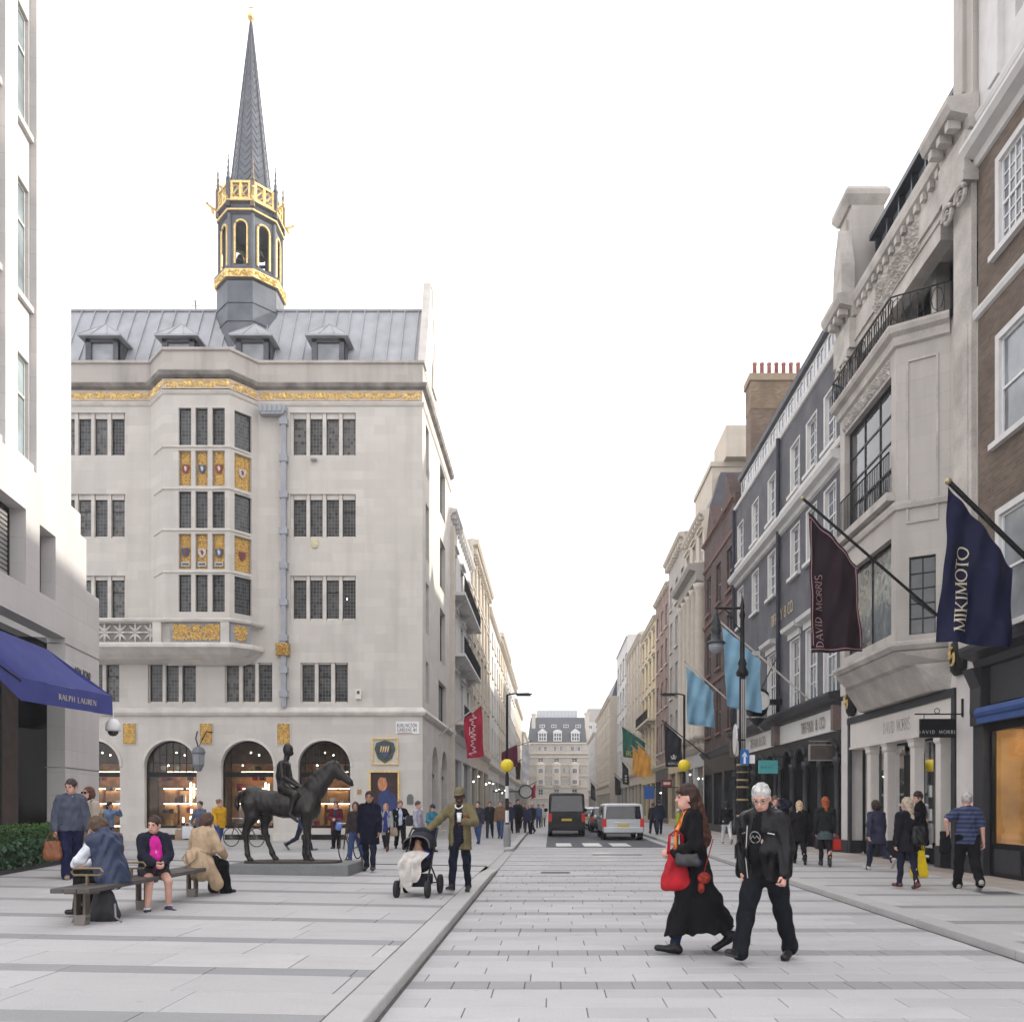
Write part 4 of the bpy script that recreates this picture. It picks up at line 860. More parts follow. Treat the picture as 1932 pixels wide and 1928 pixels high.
m = MB(); m.loft([[P(0, -.7, z), P(hl, -.7, z), P(hl, .04, z), P(0, .04, z)] for z in (-.02, .09)]); m.build('planter_edge', mat('dark edging', (.03, .03, .035), .7), hd)
# ======================= right side of the street, near buildings
WH = mat('white joinery', (.70, .70, .70), .5, .05, 8)
WSTONE = mat('white painted stone', (.62, .61, .60), .75, .06, 3, .06)
BRK = brick('brown stock brick', (.165, .12, .09), (.2, .18, .16))
DMST = stone('grey beige stone', (.49, .46, .43), 1.1, .45, .16, .08, .6)
DMT = mat('grey beige trim', (.48, .45, .42), .85, .22, 1.6, .2, 0, .2, 0, False, .12)
BLK = mat('black shop paint', (.008, .008, .0095), .35, .15, 6, 0, 0, .35)
GRYP = mat('dark grey shop paint', (.035, .036, .041), .4, .1, 5)
fR = frR(FR)
def cornice(par, fr, u0, u1, z, prof, m, name='cornice', ends=True):
    b = MB(fr); b.loft([[(u, n, z + h) for n, h in prof] for u in (u0, u1)]); return b.build(name, m, par)
CP = [(0, -.28), (.06, -.26), (.1, -.12), (.3, -.05), (.38, .06), (.38, .14), (0, .2)]
SP = [(0, -.1), (.07, -.08), (.1, .02), (.1, .08), (0, .12)]
# ---- brown brick house with black shopfront (right edge)
K = thing('brick_building', 'brown brick building with white sash windows and black shopfront at the right edge', 'building', (FR, 16, .1))
wn = [(15.95, 17.2, 13.1, 15.1), (15.95, 17.2, 9.15, 11.4), (15.95, 17.2, 5.3, 7.75), (12.6, 13.9, 13.1, 15.1), (12.6, 13.9, 9.15, 11.4), (12.6, 13.9, 5.3, 7.75)]
m = MB(fR); m.wall(6, 17.9, 4.9, 15.6, wn, .16); m.face([(6, 0, 0), (6, -8, 0), (6, -8, 20), (6, 0, 20)]); m.face([(17.9, 0, 4), (17.9, -8, 4), (17.9, -8, 15.6), (17.9, 0, 15.6)]); m.build('wall', BRK, K)
for h in wn:
    m = MB(fR); t = .03; m.box(h[0], h[0] + .14, -.16, .012, h[2], h[3]); m.box(h[1] - .14, h[1], -.16, .012, h[2], h[3]); m.box(h[0] + .14, h[1] - .14, -.16, .012, h[3] - .14, h[3]); m.box(h[0] - .08, h[1] + .08, -.16, .12, h[2] - .12, h[2]); m.build('window_surround', WSTONE, K)
    winpart(K, fR, h[0] + .14, h[1] - .14, h[2], h[3] - .14, -.06, 4 if h[2] > 12 else 1, 6 if h[2] > 12 else 2, WH, glass('bright sash glass', (.18, .2, .22), .06, 0, .8), .05, .03, True)
cornice(K, fR, 6, 17.95, 12.25, SP + [], WSTONE, 'band'); cornice(K, fR, 6, 17.98, 15.75, CP, WSTONE); cornice(K, fR, 6, 17.95, 16.5, SP, WSTONE, 'band')
m = MB(fR); m.wall(6, 17.9, 15.9, 22, [(15.6, 16.5, 17.4, 20.6)], .3, -.02); m.box(16.9, 17.3, -.02, .12, 16.65, 22); m.box(15.3, 17.6, -.02, .25, 19.0, 19.2); m.face([(17.9, -.02, 15.6), (17.9, -8, 15.6), (17.9, -8, 22), (17.9, -.02, 22)]); m.build('attic', WSTONE, K)
m = MB(fR); m.tube([(17.45 - .25 * math.cos(a) * (1 - a / 9), .12, 19.6 + .5 * math.sin(a) * (1 - a / 9)) for a in (k * .45 for k in range(12))], .09, 6); m.build('scroll', WSTONE, K)
winpart(K, fR, 15.6, 16.5, 17.4, 20.6, -.2, 2, 2, WH, GLASS)
m = MB(); m.box(11.8, 17.3, 6.0, 17.85, .1, 15.5); m.build('rear_block', BRK, K)  # unseen block added behind the front to stop sun passing through
# shopfront
m = MB(fR); m.wall(6, 17.9, .1, 4.95, [(12.4, 17.32, .8, 3.15)], .07); m.build('shopfront', BLK, K)
cornice(K, fR, 6, 17.86, 4.8, [(0, -.3), (.1, -.25), (.15, -.1), (.42, 0), (.46, .1), (.46, .18), (0, .3)], GRYP, 'shop_cornice')
m = MB(fR); m.box(6, 17.3, 0, .06, 3.72, 4.5); m.build('shop_fascia', GRYP, K)
m = MB(fR); m.box(17.42, 17.84, 0, .14, .1, 3.3); m.prism([(17.4, 3.3), (17.86, 3.3), (17.86, 4.5), (17.4, 4.5)], 0, .2); m.loft([[(17.42, 0, z), (17.84, 0, z), (17.84, n, z), (17.42, n, z)] for n, z in ((.16, 3.3), (.22, 3.6), (.2, 4.1), (.38, 4.5))]); m.build('shop_pilaster', GRYP, K)
m = MB(fR); m.tube([(6, .3, 3.52), (17.28, .3, 3.52)], .12, 10); m.box(6, 17.28, .2, .36, 3.3, 3.5); m.build('rolled_awning', mat('blue rolled canvas', (.035, .075, .22), .7, .1, 3), K)
m = MB(fR); m.face([(12.4, -.05, .8), (17.32, -.05, .8), (17.32, -.05, 3.15), (12.4, -.05, 3.15)]); m.build('shop_pane', clear('coated clear glass', (.95, .95, .93), .25), K)
m = MB(fR); m.box(12.4, 17.25, -1.9, -1.85, .5, 3.3); m.box(12.4, 17.3, -1.85, -.09, .7, .78); m.box(17.32, 17.37, -1.85, -.09, .7, 3.2); m.build('display_back', mat('amber display', (.62, .36, .12), .6, .35, 1.2), K)
m = MB(fR); [m.box(u, u + .3, -1.2, -.8, .78, .78 + h) for u, h in ((16.6, .5), (15.9, .9), (15.2, .4), (16.2, .25))]; m.build('display_stand', mat('cream display', (.7, .6, .45), .5), K)
for zz in (3.05,): m = MB(fR); m.box(13, 17.1, -.75, -.7, zz, zz + .03); m.build('lit_tube', LAMP, K)  # tube added inside to brighten the amber display
for q in range(3):
    m = MB(fR); m.ball((16.9 - q * .5, -.9, 2.95), .05); m.build('spot_lamp', emit('amber lamp', (1, .75, .4), 25), K)
for k in range(4):
    m = MB(fR); m.box(16.25 - k * 1.2, 17.2 - k * 1.2, 0, .03, .2, .68); m.build('stallriser_panel', GRYP, K)
# ---- ornate stone front with projecting bay
D = thing('ornate_building', 'ornate beige stone shop building with projecting bay, iron balconies and carved cornice', 'building', (FR, 22, .1))
u0, u1 = 17.9, 26.2
bp = [(9.3, 24.3), (8.3, 23.6), (8.3, 19.75), (9.3, 19.15)]          # bay plan, far to near
m = MB(fR); m.wall(u0, u1, 4.9, 12.9, [(19.3, 24.2, 5.2, 12.7)], .05); m.box(u0, u1, -.9, -.88, 12.9, 16.4)
m.face([(u0, 0, .1), (u0, -8, .1), (u0, -8, 20), (u0, 0, 20)]); m.face([(u1, 0, 4), (u1, -8, 4), (u1, -8, 19), (u1, 0, 19)]); m.build('wall', DMST, D)
bw, bl, bs_ = frAB(bp[1], bp[2]), frAB(bp[0], bp[1]), frAB(bp[2], bp[3])
m = MB(bw[0]); L = bw[1]; hw_ = [(.35, L - .3, 5.75, 8.1), (.35, L - .3, 9.2, 12.05)]
m.wall(0, L, 5.2, 12.7, hw_, .2); m.fr = bs_[0]; hs_ = [(.28, .86, 5.65, 7.5)]; m.wall(0, bs_[1], 5.2, 12.7, hs_, .12); m.fr = bl[0]; m.wall(0, bl[1], 5.2, 12.7, [], .1); m.build('bay_wall', DMST, D)
m = MB(bs_[0]); P = (.22, .92, 8.3, 12.2); t = .05
for q in ((P[0], P[0] + t, P[2], P[3]), (P[1] - t, P[1], P[2], P[3])): m.box(q[0], q[1], 0, .035, q[2], q[3])
m.box(P[0] + t, P[1] - t, 0, .035, P[3] - t, P[3]); m.box(P[0] + t, P[1] - t, 0, .035, P[2], P[2] + t); m.build('panel_moulding', DMT, D)
winpart(D, bs_[0], .28, .86, 5.65, 7.5, -.08, 2, 5, IRON, glass('bay glass', (.06, .065, .07), .06, 0, .7), .03, .025)
winpart(D, bw[0], *hw_[0], -.15, 2, 1, IRON, glass('reflecting glass', (.09, .11, .12), .03, 0, 1.0, .4), .06, .05)
winpart(D, bw[0], *hw_[1], -.15, 3, 4, IRON, glass('bay glass', (.06, .065, .07), .06, 0, .7), .08, .05)
def rail(par, path, z, h, name='railing', step=.11, scroll=False):
    """iron balcony front: each post is its own piece, bars joined"""
    b = MB(); b.tube([(x, y, z + h) for x, y in path], .022, 5); b.tube([(x, y, z + .06) for x, y in path], .018, 5)
    for (xa, ya), (xb, yb) in zip(path, path[1:]):
        L = math.hypot(xb - xa, yb - ya); n = max(2, int(L / step))
        for i in range(n + 1):
            t = i / n; x, y = xa + (xb - xa) * t, ya + (yb - ya) * t; b.tube([(x, y, z + .06), (x, y, z + h)], .011, 4)
            if scroll and i % 3 == 1:
                dx, dy = (xb - xa) / L, (yb - ya) / L; b.tube([(x + dx * .13 * math.cos(a), y + dy * .13 * math.cos(a), z + .06 + (h - .06) * (.5 + .42 * math.sin(a))) for a in (k * math.pi / 4 for k in range(9))], .012, 4)
    return stuff(b.build(name, IRON, par))
rail(D, [(8.2, 23.3), (8.2, 19.95)], 9.15, 1.0); m = MB(); m.box(8.1, 8.5, 19.85, 23.5, 8.95, 9.15); m.build('balcony_slab', DMT, D)
m = MB(); m.box(10.25, 17.3, 17.95, 26.15, 12.9, 19.3); m.build('upper_block', DMST, D)  # unseen block added behind the loggia to keep sun off the street
m = MB(); m.box(11.5, 17.3, 17.95, 26.15, .1, 12.8); m.build('rear_block', DMST, D)  # unseen block added behind the shop to stop sun leaking through
# carved frieze, ledges and balcony on the bay
for z, pr in ((12.85, [(0, -.3), (.08, -.26), (.1, -.06), (.22, 0), (.26, .1), (.26, .16), (-1.2, .2), (-1.2, -.3)]), (8.75, SP + [(-.2, .12), (-.2, -.1)]), (5.35, [(0, -.1), (.1, -.06), (.18, .04), (.18, .12), (0, .18), (-.3, .18), (-.3, -.1)])):
    m = MB(); sweep(m, bp, [(n, z + h) for n, h in pr]); m.build('bay_ledge', DMT, D)
b = MB(); foliage_relief(b, bw[0], .3, L - .3, 12.12, 12.5, .01, .7, True, .07); stuff(b.build('carved_swags', DMT, D))
rail(D, [(9.3, 24.4), (8.12, 23.7), (8.12, 19.65), (9.25, 19.0)], 13.0, .72, 'balustrade', .14, True)
# cove and brackets below the bay
m = MB(); m.loft([[(x, y, z) for x, y in p] for p, z in (([(9.3, 24.4), (8.2, 23.7), (8.2, 19.65), (9.3, 19.05)], 5.25), ([(9.3, 24.3), (8.45, 23.6), (8.45, 19.8), (9.3, 19.2)], 4.95), ([(9.3, 24.6), (8.6, 24), (8.6, 19.4), (9.3, 18.9)], 4.9), ([(9.3, 24.3), (9.0, 24.0), (9.0, 19.4), (9.3, 19.1)], 4.3))]); m.build('bay_corbel', DMT, D)
for k in range(7):
    m = MB(); m.ball((8.52, 20.0 + k * .58, 5.08), .14, 8, .8, 1, 1); m.build('bracket', mat('brown stone boss', (.44, .38, .33), .85), D)  # bosses in a browner, slightly darker stone than the trim
# cartouche with black oval badge
for uu, zc in ((18.55, 4.95), (25.2, 4.75)):
    m = MB(); m.lathe((FR - .1, uu, zc), [(.2, -.42), (.36, -.3), (.4, 0), (.36, .3), (.2, .42)], 14, 0, .35, .85); o = m.build('oval_badge', IRON, D, True)
    m = MB(fR); text(m, '80', lambda a, v: (uu + .2 - a, .26, zc - .15 + v), .3, .16, .09, .1, False) if False else m.tube([(uu + .14 * math.sin(a) * (1 + .3 * math.cos(2 * a)), .26, zc + .2 * math.cos(a * .5) * math.cos(a)) for a in (k * .5 for k in range(14))], .03, 5); m.build('monogram', GOLD, o)
# giant order: pilasters, volutes, entablature and cornice
for a, b in ((17.95, 18.75), (25.0, 25.8)):
    m = MB(fR); m.box(a, b, 0, .12, 5.4, 15.2); m.box(a + .14, b - .14, .12, .15, 6.4, 12.2); m.box(a - .06, b + .06, 0, .2, 5.0, 5.4); m.build('pilaster', DMT, D)
    m = MB(fR); m.box(a - .08, b + .08, .0, .34, 15.2, 15.42); foliage_relief(m, fR, a, b, 14.3, 15.1, .13, .7, True, .12)
    for c in (a + .1, b - .1): m.tube([(c + .26 * (1 - t / 11) * math.cos(t), .3, 14.95 + .28 * (1 - t / 11) * math.sin(t)) for t in (k * .5 for k in range(20))], .055, 6)
    stuff(m.build('ionic_capital', DMT, D))
m = MB(fR); m.box(u0, u1, -.5, .1, 15.42, 16.3); m.box(u0, u1, .1, .16, 15.6, 15.66); m.box(19.5, 24.4, -.3, .06, 15.0, 15.42); m.build('entablature', DMT, D)
for ua, ub, k in ((u0 - .05, 19.2, 1.0), (19.2, 24.7, .36), (24.7, u1, 1.0)):
    m = MB(fR); m.loft([[(u, n * k, z) for n, z in ((0, 16.3), (.2, 16.35), (.25, 16.6), (.62, 16.68), (.7, 16.85), (.7, 16.98), (0, 17.1))] for u in (ua, ub)]); m.build('cornice', DMT, D)
for ua, ub in ((u0, 19.1), (24.8, u1)): m = MB(fR); m.box(ua, ub, .1, .3, 15.42, 16.3); m.build('entablature_block', DMT, D)
for k in range(14): m = MB(fR); q = 19.35 + k * .385; m.box(q, q + .16, .1, .2, 16.42, 16.6); m.build('dentil', DMT, D)
for q in (18.05, 18.45, 18.85, 24.9, 25.3, 25.7):
    m = MB(fR); m.box(q, q + .16, .3, .58, 16.45, 16.64); m.build('modillion', DMT, D)
m = MB(fR); m.face([(18.75, -.88, 12.9), (25, -.88, 12.9), (25, -.88, 15.42), (18.75, -.88, 15.42)]); m.build('loggia_wall', DMST, D)
for q in (19.4, 21.2, 23.0): winpart(D, fR, q, q + 1.3, 12.95, 15.0, -.84, 2, 2, IRON, GLASS, .08, .05, split=False)
for q in (20.95, 22.75):
    m = MB(fR); m.box(q - .02, q + .22, -.86, -.5, 12.95, 15.42); m.build('loggia_pier', DMT, D)
m = MB(); b = fR; foliage_relief(m, fR, 20.4, 23.4, 15.45, 16.28, .1, .5, True, .1); stuff(m.build('carved_cartouche', DMT, D))
for a, b, z1 in ((17.92, 18.8, 22.5), (25.15, 26.2, 20.0)):
    m = MB(fR); m.box(a, b, -.9, .1, 17.08, z1); m.box(a + .3, b - .2, .1, .18, 17.4, z1 - .3); m.build('attic_pier', DMST, D); m = MB(fR); m.loft([[(a - o, -.9 - o, z), (b + o, -.9 - o, z), (b + o, .18 + o, z), (a - o, .18 + o, z)] for o, z in ((0, z1 - .05), (.08, z1 + .08), (.14, z1 + .2), (.14, z1 + .35), (.05, z1 + .5))]); m.build('pier_cap', DMT, D)
m = MB(fR); m.prism([(24.9, 17.1), (25.7, 17.1), (25.6, 18.2), (25.2, 19.2), (24.9, 18.0)], .1, .5); m.build('scroll_bracket', DMT, D)
MANS = mat('dark glazed roof', (.03, .034, .045), .3, .15, 3, 0, .2)
m = MB(fR); m.face([(18.8, -.5, 17.0), (24.8, -.5, 17.0), (24.8, -.6, 18.6), (18.8, -.6, 18.6)]); m.build('attic_window', glass('attic glass', (.25, .29, .32), .05, 0, .9), D)
for k in range(8): m = MB(fR); q = 18.85 + k * .82; m.box(q, q + .08, -.6, -.42, 17.0, 18.6); m.build('attic_mullion', MANS, D)
m = MB(fR); m.loft([[(u, n, z) for n, z in ((-.3, 18.6), (-.3, 18.75), (-.55, 19.1), (-.9, 19.4), (-1.6, 19.4), (-1.6, 18.6))] for u in (18.8, 24.8)]); m.build('roof', MANS, D)
# shop: pale pillars, fascia with lettering, dark recess
SHC = mat('shop cream', (.62, .585, .555), .6, .04, 3)
m = MB(fR)
for a, b in ((u0, 18.75), (25.6, 26.2)): m.box(a, b, -.4, .05, .1, 4.9)
m.build('pier', DMST, D) if False else None
for a, b in ((u0, 18.75), (25.6, 26.2)):
    m = MB(fR); m.box(a, b, -.4, .05, .1, 4.9); m.build('pier', mat('pier stone', (.58, .55, .54), .8, .06, 3, .08), D)
    m = MB(fR); m.box(a - .01, b + .01, -.4, .1, .1, .5); m.build('pier_plinth', GRYP, D)
m = MB(fR); m.box(18.75, 25.6, -.4, .02, 4.28, 4.9); m.build('shop_lintel', SHC, D)
m = MB(fR); m.box(18.78, 25.57, .0, .1, 4.08, 4.28); m.box(18.78, 18.95, .0, .08, .12, 4.08); m.box(25.4, 25.57, .0, .08, .12, 4.08); m.build('shop_outline', GRYP, D)
m = MB(fR); m.box(18.98, 25.38, -.35, .06, 3.3, 4.08); m.box(18.98, 25.38, .06, .1, 3.3, 3.36); m.build('shop_fascia', SHC, D)
s = MB(fR); tw_ = textw('DAVID MORRIS', .3, .05, .62); text(s, 'DAVID MORRIS', lambda a, v: (22.0 + tw_ / 2 - a, .064, 3.56 + v), .3, .09, .05, .05, True, .62); s.build('lettering', mat('grey lettering', (.22, .21, .21), .6, 0), D)
for q in (24.05, 22.85, 21.15, 19.75):
    m = MB(fR); m.box(q - .13, q + .13, -.24, .0, .62, 3.3); m.loft([[(q - o, -.24, z), (q + o, -.24, z), (q + o, o - .13, z), (q - o, o - .13, z)] for o, z in ((.13, 3.06), (.17, 3.12), (.17, 3.2), (.21, 3.3))]); m.build('pillar', SHC, D)
    m = MB(fR); m.box(q - .15, q + .15, -.26, .02, .1, .62); m.build('pillar_base', GRYP, D)
sg = MB(fR); sg.face([(19.0, -.42, .5), (25.4, -.42, .5), (25.4, -.42, 3.3), (19.0, -.42, 3.3)]); sg.build('shop_pane', CLEAR, D)
m = MB(fR); m.box(19.0, 25.4, -2.0, -1.95, .1, 3.3); m.box(19.0, 25.4, -1.95, -.45, .3, .45); m.box(19.0, 25.4, -1.95, -.4, 3.25, 3.3); m.build('shop_interior', mat('teal dark interior', (.02, .03, .032), .6, .4, 2), D)
for q in (24.6, 23.4, 20.5, 19.3): m = MB(fR); m.box(q - .25, q + .25, -1.1, -.7, .45, 1.25); o = m.build('display_plinth', SHC, D); m = MB(fR); m.box(q - .22, q + .22, -1.08, -.72, 1.26, 1.9); m.build('lit_vitrine', emit('lit vitrine', (.62, .7, .55), .45), o)
for q in (24.9, 23.5, 20.6, 19.5): m = MB(fR); m.ball((q, -.8, 3.1), .05); m.build('spot_lamp', LAMPW, D)  # small spots added to lift the dark shop interior
m = MB(fR); m.box(18.95, 21.0, -.42, -.36, .1, .5); m.box(23.0, 25.4, -.42, -.36, .1, .5); m.build('stallriser', IRON, D)
m = MB(fR); m.box(21.5, 22.5, -.41, -.36, .1, 2.95); m.build('door', IRON, D)
# hanging black sign
hsn = thing('hanging_sign', 'black hanging shop sign with faint white letters on the pale stone pier', 'sign', (8.6, 18.5, 3.2))
yq = 18.45; xa, xb = xat(1735, yq), xat(1803, yq)
m = MB(); m.box(xa, xb, yq - .03, yq + .03, zat(1391, yq), zat(1356, yq)); m.build('board', IRON, hsn)
s = MB(); f5 = frF(yq - .032); tw_ = textw('DAVID MORRIS', .075, .35); text(s, 'DAVID MORRIS', lambda a, v: f5((xa + xb) / 2 - tw_ / 2 + a, 0, zat(1384, yq) + v), .075, .14, .08, .35, False); s.build('lettering', mat('pale print', (.5, .5, .5), .6, 0), hsn)
m = MB(); m.tube([(xat(1726, yq), yq, zat(1347, yq)), (FR - .05, yq, zat(1347, yq))], .016, 5); m.tube([(xa + .1, yq, zat(1347, yq)), (xa + .1, yq, zat(1356, yq))], .01, 4); m.tube([(xb - .1, yq, zat(1347, yq)), (xb - .1, yq, zat(1356, yq))], .01, 4); m.box(FR - .08, FR - .02, yq - .03, yq + .03, zat(1352, yq), zat(1318, yq)); m.tube([(xat(1768, yq) + .06 * math.cos(a), yq, zat(1341, yq) + .06 * math.sin(a)) for a in (k * .8 for k in range(9))], .01, 4); m.build('bracket', IRON, hsn)
# ---- the pair of slate-grey painted houses
GB = brick('grey painted brick', (.12, .122, .14), (.112, .114, .13), .06)
def house(label, u0, u1, xw, par=None):
    H = thing('painted_house', label, 'building', (FR, (u0 + u1) / 2, .1), 0, 'grey painted houses')
    hs = []
    for x in xw:
        c = dX(FR, x)
        for z0, z1, wd in ((13.55, 15.45, .62), (10.35, 12.25, .62), (5.3, 7.95, .66)): hs.append((c - wd, c + wd, z0, z1))
    m = MB(fR); m.wall(u0, u1, 4.9, 16.45, hs, .2); m.face([(u1, 0, 0), (u1, -6, 0), (u1, -6, 16.45), (u1, 0, 16.45)]); m.build('wall', GB, H)
    for h in hs:
        m = MB(fR); m.box(h[0], h[0] + .05, -.2, .012, h[2], h[3]); m.box(h[1] - .13, h[1], -.2, .012, h[2], h[3]); m.box(h[0] + .05, h[1] - .13, -.2, .01, h[3] - .06, h[3]); m.box(h[0] - .07, h[1] + .07, -.2, .14, h[2] - .12, h[2]); m.build('window_surround', WSTONE, H)
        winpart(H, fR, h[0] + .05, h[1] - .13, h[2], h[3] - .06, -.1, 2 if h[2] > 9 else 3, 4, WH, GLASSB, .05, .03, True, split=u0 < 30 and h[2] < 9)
        if h[2] < 9:
            m = MB(fR); m.box(h[0] - .1, h[1] + .1, 0, .08, 7.98, 8.2); m.loft([[(h[0] - .2, 0, 8.2), (h[1] + .2, 0, 8.2), (h[1] + .2, .3, 8.28), (h[0] - .2, .3, 8.28)], [(h[0] - .24, 0, 8.45), (h[1] + .24, 0, 8.45), (h[1] + .24, .34, 8.42), (h[0] - .24, .34, 8.42)]]); m.build('window_hood', WSTONE, H)
    cornice(H, fR, u0, u1, 13.3, SP, WSTONE, 'band'); cornice(H, fR, u0, u1, 12.75, [(0, -.3), (.1, -.25), (.14, -.12), (.34, -.05), (.4, .1), (.4, .18), (0, .25)], WSTONE)
    cornice(H, fR, u0, u1, 16.45, SP, WSTONE, 'eaves_band')
    # dormer strip under a dark roof edge
    m = MB(fR); n = 6; L = (u1 - u0) / n; m.face([(u0, -.32, 16.5), (u1, -.32, 16.5), (u1, -.32, 17.9), (u0, -.32, 17.9)]); m.build('attic_wall', WH, H)
    for k in range(n):
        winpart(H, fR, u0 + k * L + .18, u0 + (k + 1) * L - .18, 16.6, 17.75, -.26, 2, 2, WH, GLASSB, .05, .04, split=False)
    m = MB(fR); m.loft([[(u, n, z) for n, z in ((-.15, 17.9), (-.1, 18.05), (-.5, 18.4), (-3, 19.2), (-3, 17.9))] for u in (u0, u1)]); m.build('roof', LEADD, H)
    m = MB(fR); m.tube([(u1 - .15, .12, 4.9), (u1 - .15, .12, 16.4)], .09, 6); m.build('downpipe', mat('navy pipe', (.025, .027, .045), .5), H)
    # black shopfront with arches and a white sign board
    m = MB(fR); sw = (u1 - u0 - .6) / 4; ah = [(u0 + .45 + k * sw, u0 + .45 + (k + 1) * sw - .35, .6, 3.7) for k in range(4)]; m.wall(u0, u1, .1, 4.0, ah, .3, 0, {0, 1, 2, 3}); m.build('shopfront', BLK, H)
    for h in ah:
        r = (h[1] - h[0]) / 2; c = (h[0] + h[1]) / 2; m = MB(fR); m.tube([(c - (r + .05) * math.cos(a), .03, 3.7 - r + (r + .05) * math.sin(a)) for a in (k * math.pi / 10 for k in range(11))], .07, 5); m.build('arch_moulding', GRYP, H)
        m = MB(fR); m.face([(h[0], -.28, h[2]), (h[1], -.28, h[2]), (h[1], -.28, h[3]), (h[0], -.28, h[3])]); m.build('shop_pane', CLEAR, H)
        m = MB(fR); m.box(h[0] - .2, h[1] + .2, -1.4, -1.35, .1, 3.9); m.box(h[0], h[1], -1.35, -.35, .55, .8); m.box(h[0] - .2, h[0] - .15, -1.35, -.31, .1, 3.9); m.build('shop_interior', mat('teal dark interior', (.02, .03, .032), .6, .4, 2), H)
        m = MB(fR); m.box(c - .3, c + .3, -1.0, -.7, .81, 1.3); m.build('display_box', mat('turquoise', (.10, .42, .42), .5, .03), H); m = MB(fR); m.ball((c, -.7, 2.75), .05); m.build('spot_lamp', LAMPW, H)  # turquoise box, with a spot added to brighten the dark interior
        m = MB(fR); m.box(c - .03, c + .03, -.27, -.2, h[2], 2.9); m.box(h[0], h[1], -.27, -.2, 2.85, 2.95); m.build('glazing_bar', BLK, H)
    for k in range(5):
        q = u0 + .1 + k * sw; m = MB(); m.lathe((FR - .1, q + .15, .1), [(.18, 0), (.18, .5), (.1, .55), (.09, 2.75), (.14, 2.85), (.14, 3.05)], 10); m.build('shop_column', GRYP, H, True)
    m = MB(fR); m.box(u0 + .1, u1 - .1, 0, .08, 4.02, 4.75); m.build('sign_board', mat('sign cream', (.62, .61, .59), .6, .04), H)
    s = MB(fR); t = 'TIFFANY & CO.'; tw_ = textw(t, .36, .04, .8); c = (u0 + u1) / 2 - .9; text(s, t, lambda a, v: (c + tw_ / 2 - a, .12, 4.2 + v), .36, .2, .1, .04, True, .8); stuff(s.build('lettering', mat('bronze lettering', (.19, .15, .11), .5, 0), H))
    cornice(H, fR, u0, u1, 4.95, [(0, -.2), (.15, -.15), (.2, 0), (.42, .05), (.46, .18), (.46, .26), (0, .34)], GRYP, 'shop_cornice')
    for q in (u0 + .15, u1 - .15): m = MB(fR); m.box(q - .12, q + .12, 0, .3, 4.0, 4.8); m.build('console', mat('console bronze', (.16, .12, .11), .6), H)
    return H
U1 = 33.4
h1 = house('near slate-grey painted house with white sash windows above an arched black shopfront', 26.2, U1, (1566, 1531, 1500))
h2 = house('far slate-grey painted house with white sashes, beside the dark red brick front', U1, 41.5, (1456, 1425, 1397))
s = MB(fR); t = 'TIFFANY & CO.'; tw_ = textw(t, .42, .04, .8); text(s, t, lambda a, v: (33.0 + tw_ / 2 - a, .05, 9.05 + v), .42, .18, .09, .04, True, .8); s.build('lettering', mat('gold lettering', (.55, .42, .2), .5, 0), h1)
# tall chimney stack with nine pots
ch = thing('chimney_stack', 'tall brown brick chimney stack with a row of red clay pots', 'chimney', (12, 41.6, 17))
m = MB(); m.box(10.1, 14.2, 41.5, 42.6, 15, 23.0); m.build('stack', brick('sooty brick', (.19, .13, .09), (.16, .14, .12)), ch); m = MB(); m.box(10.0, 14.3, 41.4, 42.7, 23.0, 23.35); m.box(10.1, 14.2, 41.5, 42.6, 21.4, 23.0) if 0 else None; m.build('cap', mat('chimney cap', (.3, .23, .16), .9), ch)
m = MB(); m.box(10.08, 14.22, 41.48, 42.62, 21.6, 23.0); m.build('upper_courses', brick('yellow stock brick', (.24, .17, .105), (.22, .18, .14)), ch)
for k in range(10): m = MB(); m.lathe((10.4 + k * .37, 42.0, 23.35), [(.11, 0), (.1, .7), (.12, .73), (.12, .8), (.08, .82)], 10); m.build('chimney_pot', mat('red clay', (.33, .13, .10), .8, .15, 4), ch, True)
# brown hanging sign, teal board, clock
hb = thing('hanging_sign', 'bronze hanging sign above the black arched shopfront', 'sign', (8, 27.3, 3)); yq = 27.2
m = MB(); m.box(xat(1528, yq), xat(1577, yq), yq - .04, yq + .04, zat(1433, yq), zat(1406, yq)); m.build('board', mat('bronze board', (.10, .085, .075), .5), hb); m = MB(); bx0, bx1 = xat(1526, yq), xat(1579, yq); m.box(bx0, bx1, yq - .05, yq + .05, zat(1435, yq), zat(1433, yq)); m.box(bx0, bx1, yq - .05, yq + .05, zat(1406, yq), zat(1404, yq)); m.tube([(bx0, yq, zat(1398, yq)), (FR, yq, zat(1398, yq))], .015, 4); m.box(bx0, bx0 + .04, yq - .05, yq + .05, zat(1433, yq), zat(1406, yq)); m.box(bx1 - .04, bx1, yq - .05, yq + .05, zat(1433, yq), zat(1398, yq)); m.build('sign_frame', mat('pale frame', (.3, .28, .26), .5), hb)
tb = thing('shop_board', 'flat turquoise shop board between the lamp post and the arched shopfront', 'sign', (8.3, 31.5, 3)); yq = 31.5
m = MB(); m.box(xat(1431, yq), xat(1467, yq), yq - .04, yq + .04, zat(1459, yq), zat(1434, yq)); m.build('board', mat('turquoise', (.10, .42, .42), .5, .03), tb); s = MB(); f5 = frF(yq - .045); text(s, 'TIFFANY & CO.', lambda a, v: f5(xat(1434, yq) + a, 0, zat(1449, yq) + v), .075, .14, .08, .04, True, .7); s.build('lettering', mat('sign black', (.02, .02, .03), .5, 0), tb)
m = MB(); m.tube([(xat(1449, yq), yq, zat(1434, yq)), (xat(1449, yq), yq, zat(1427, yq)), (FR, yq, zat(1427, yq))], .02, 4); m.build('bracket', IRON, tb)
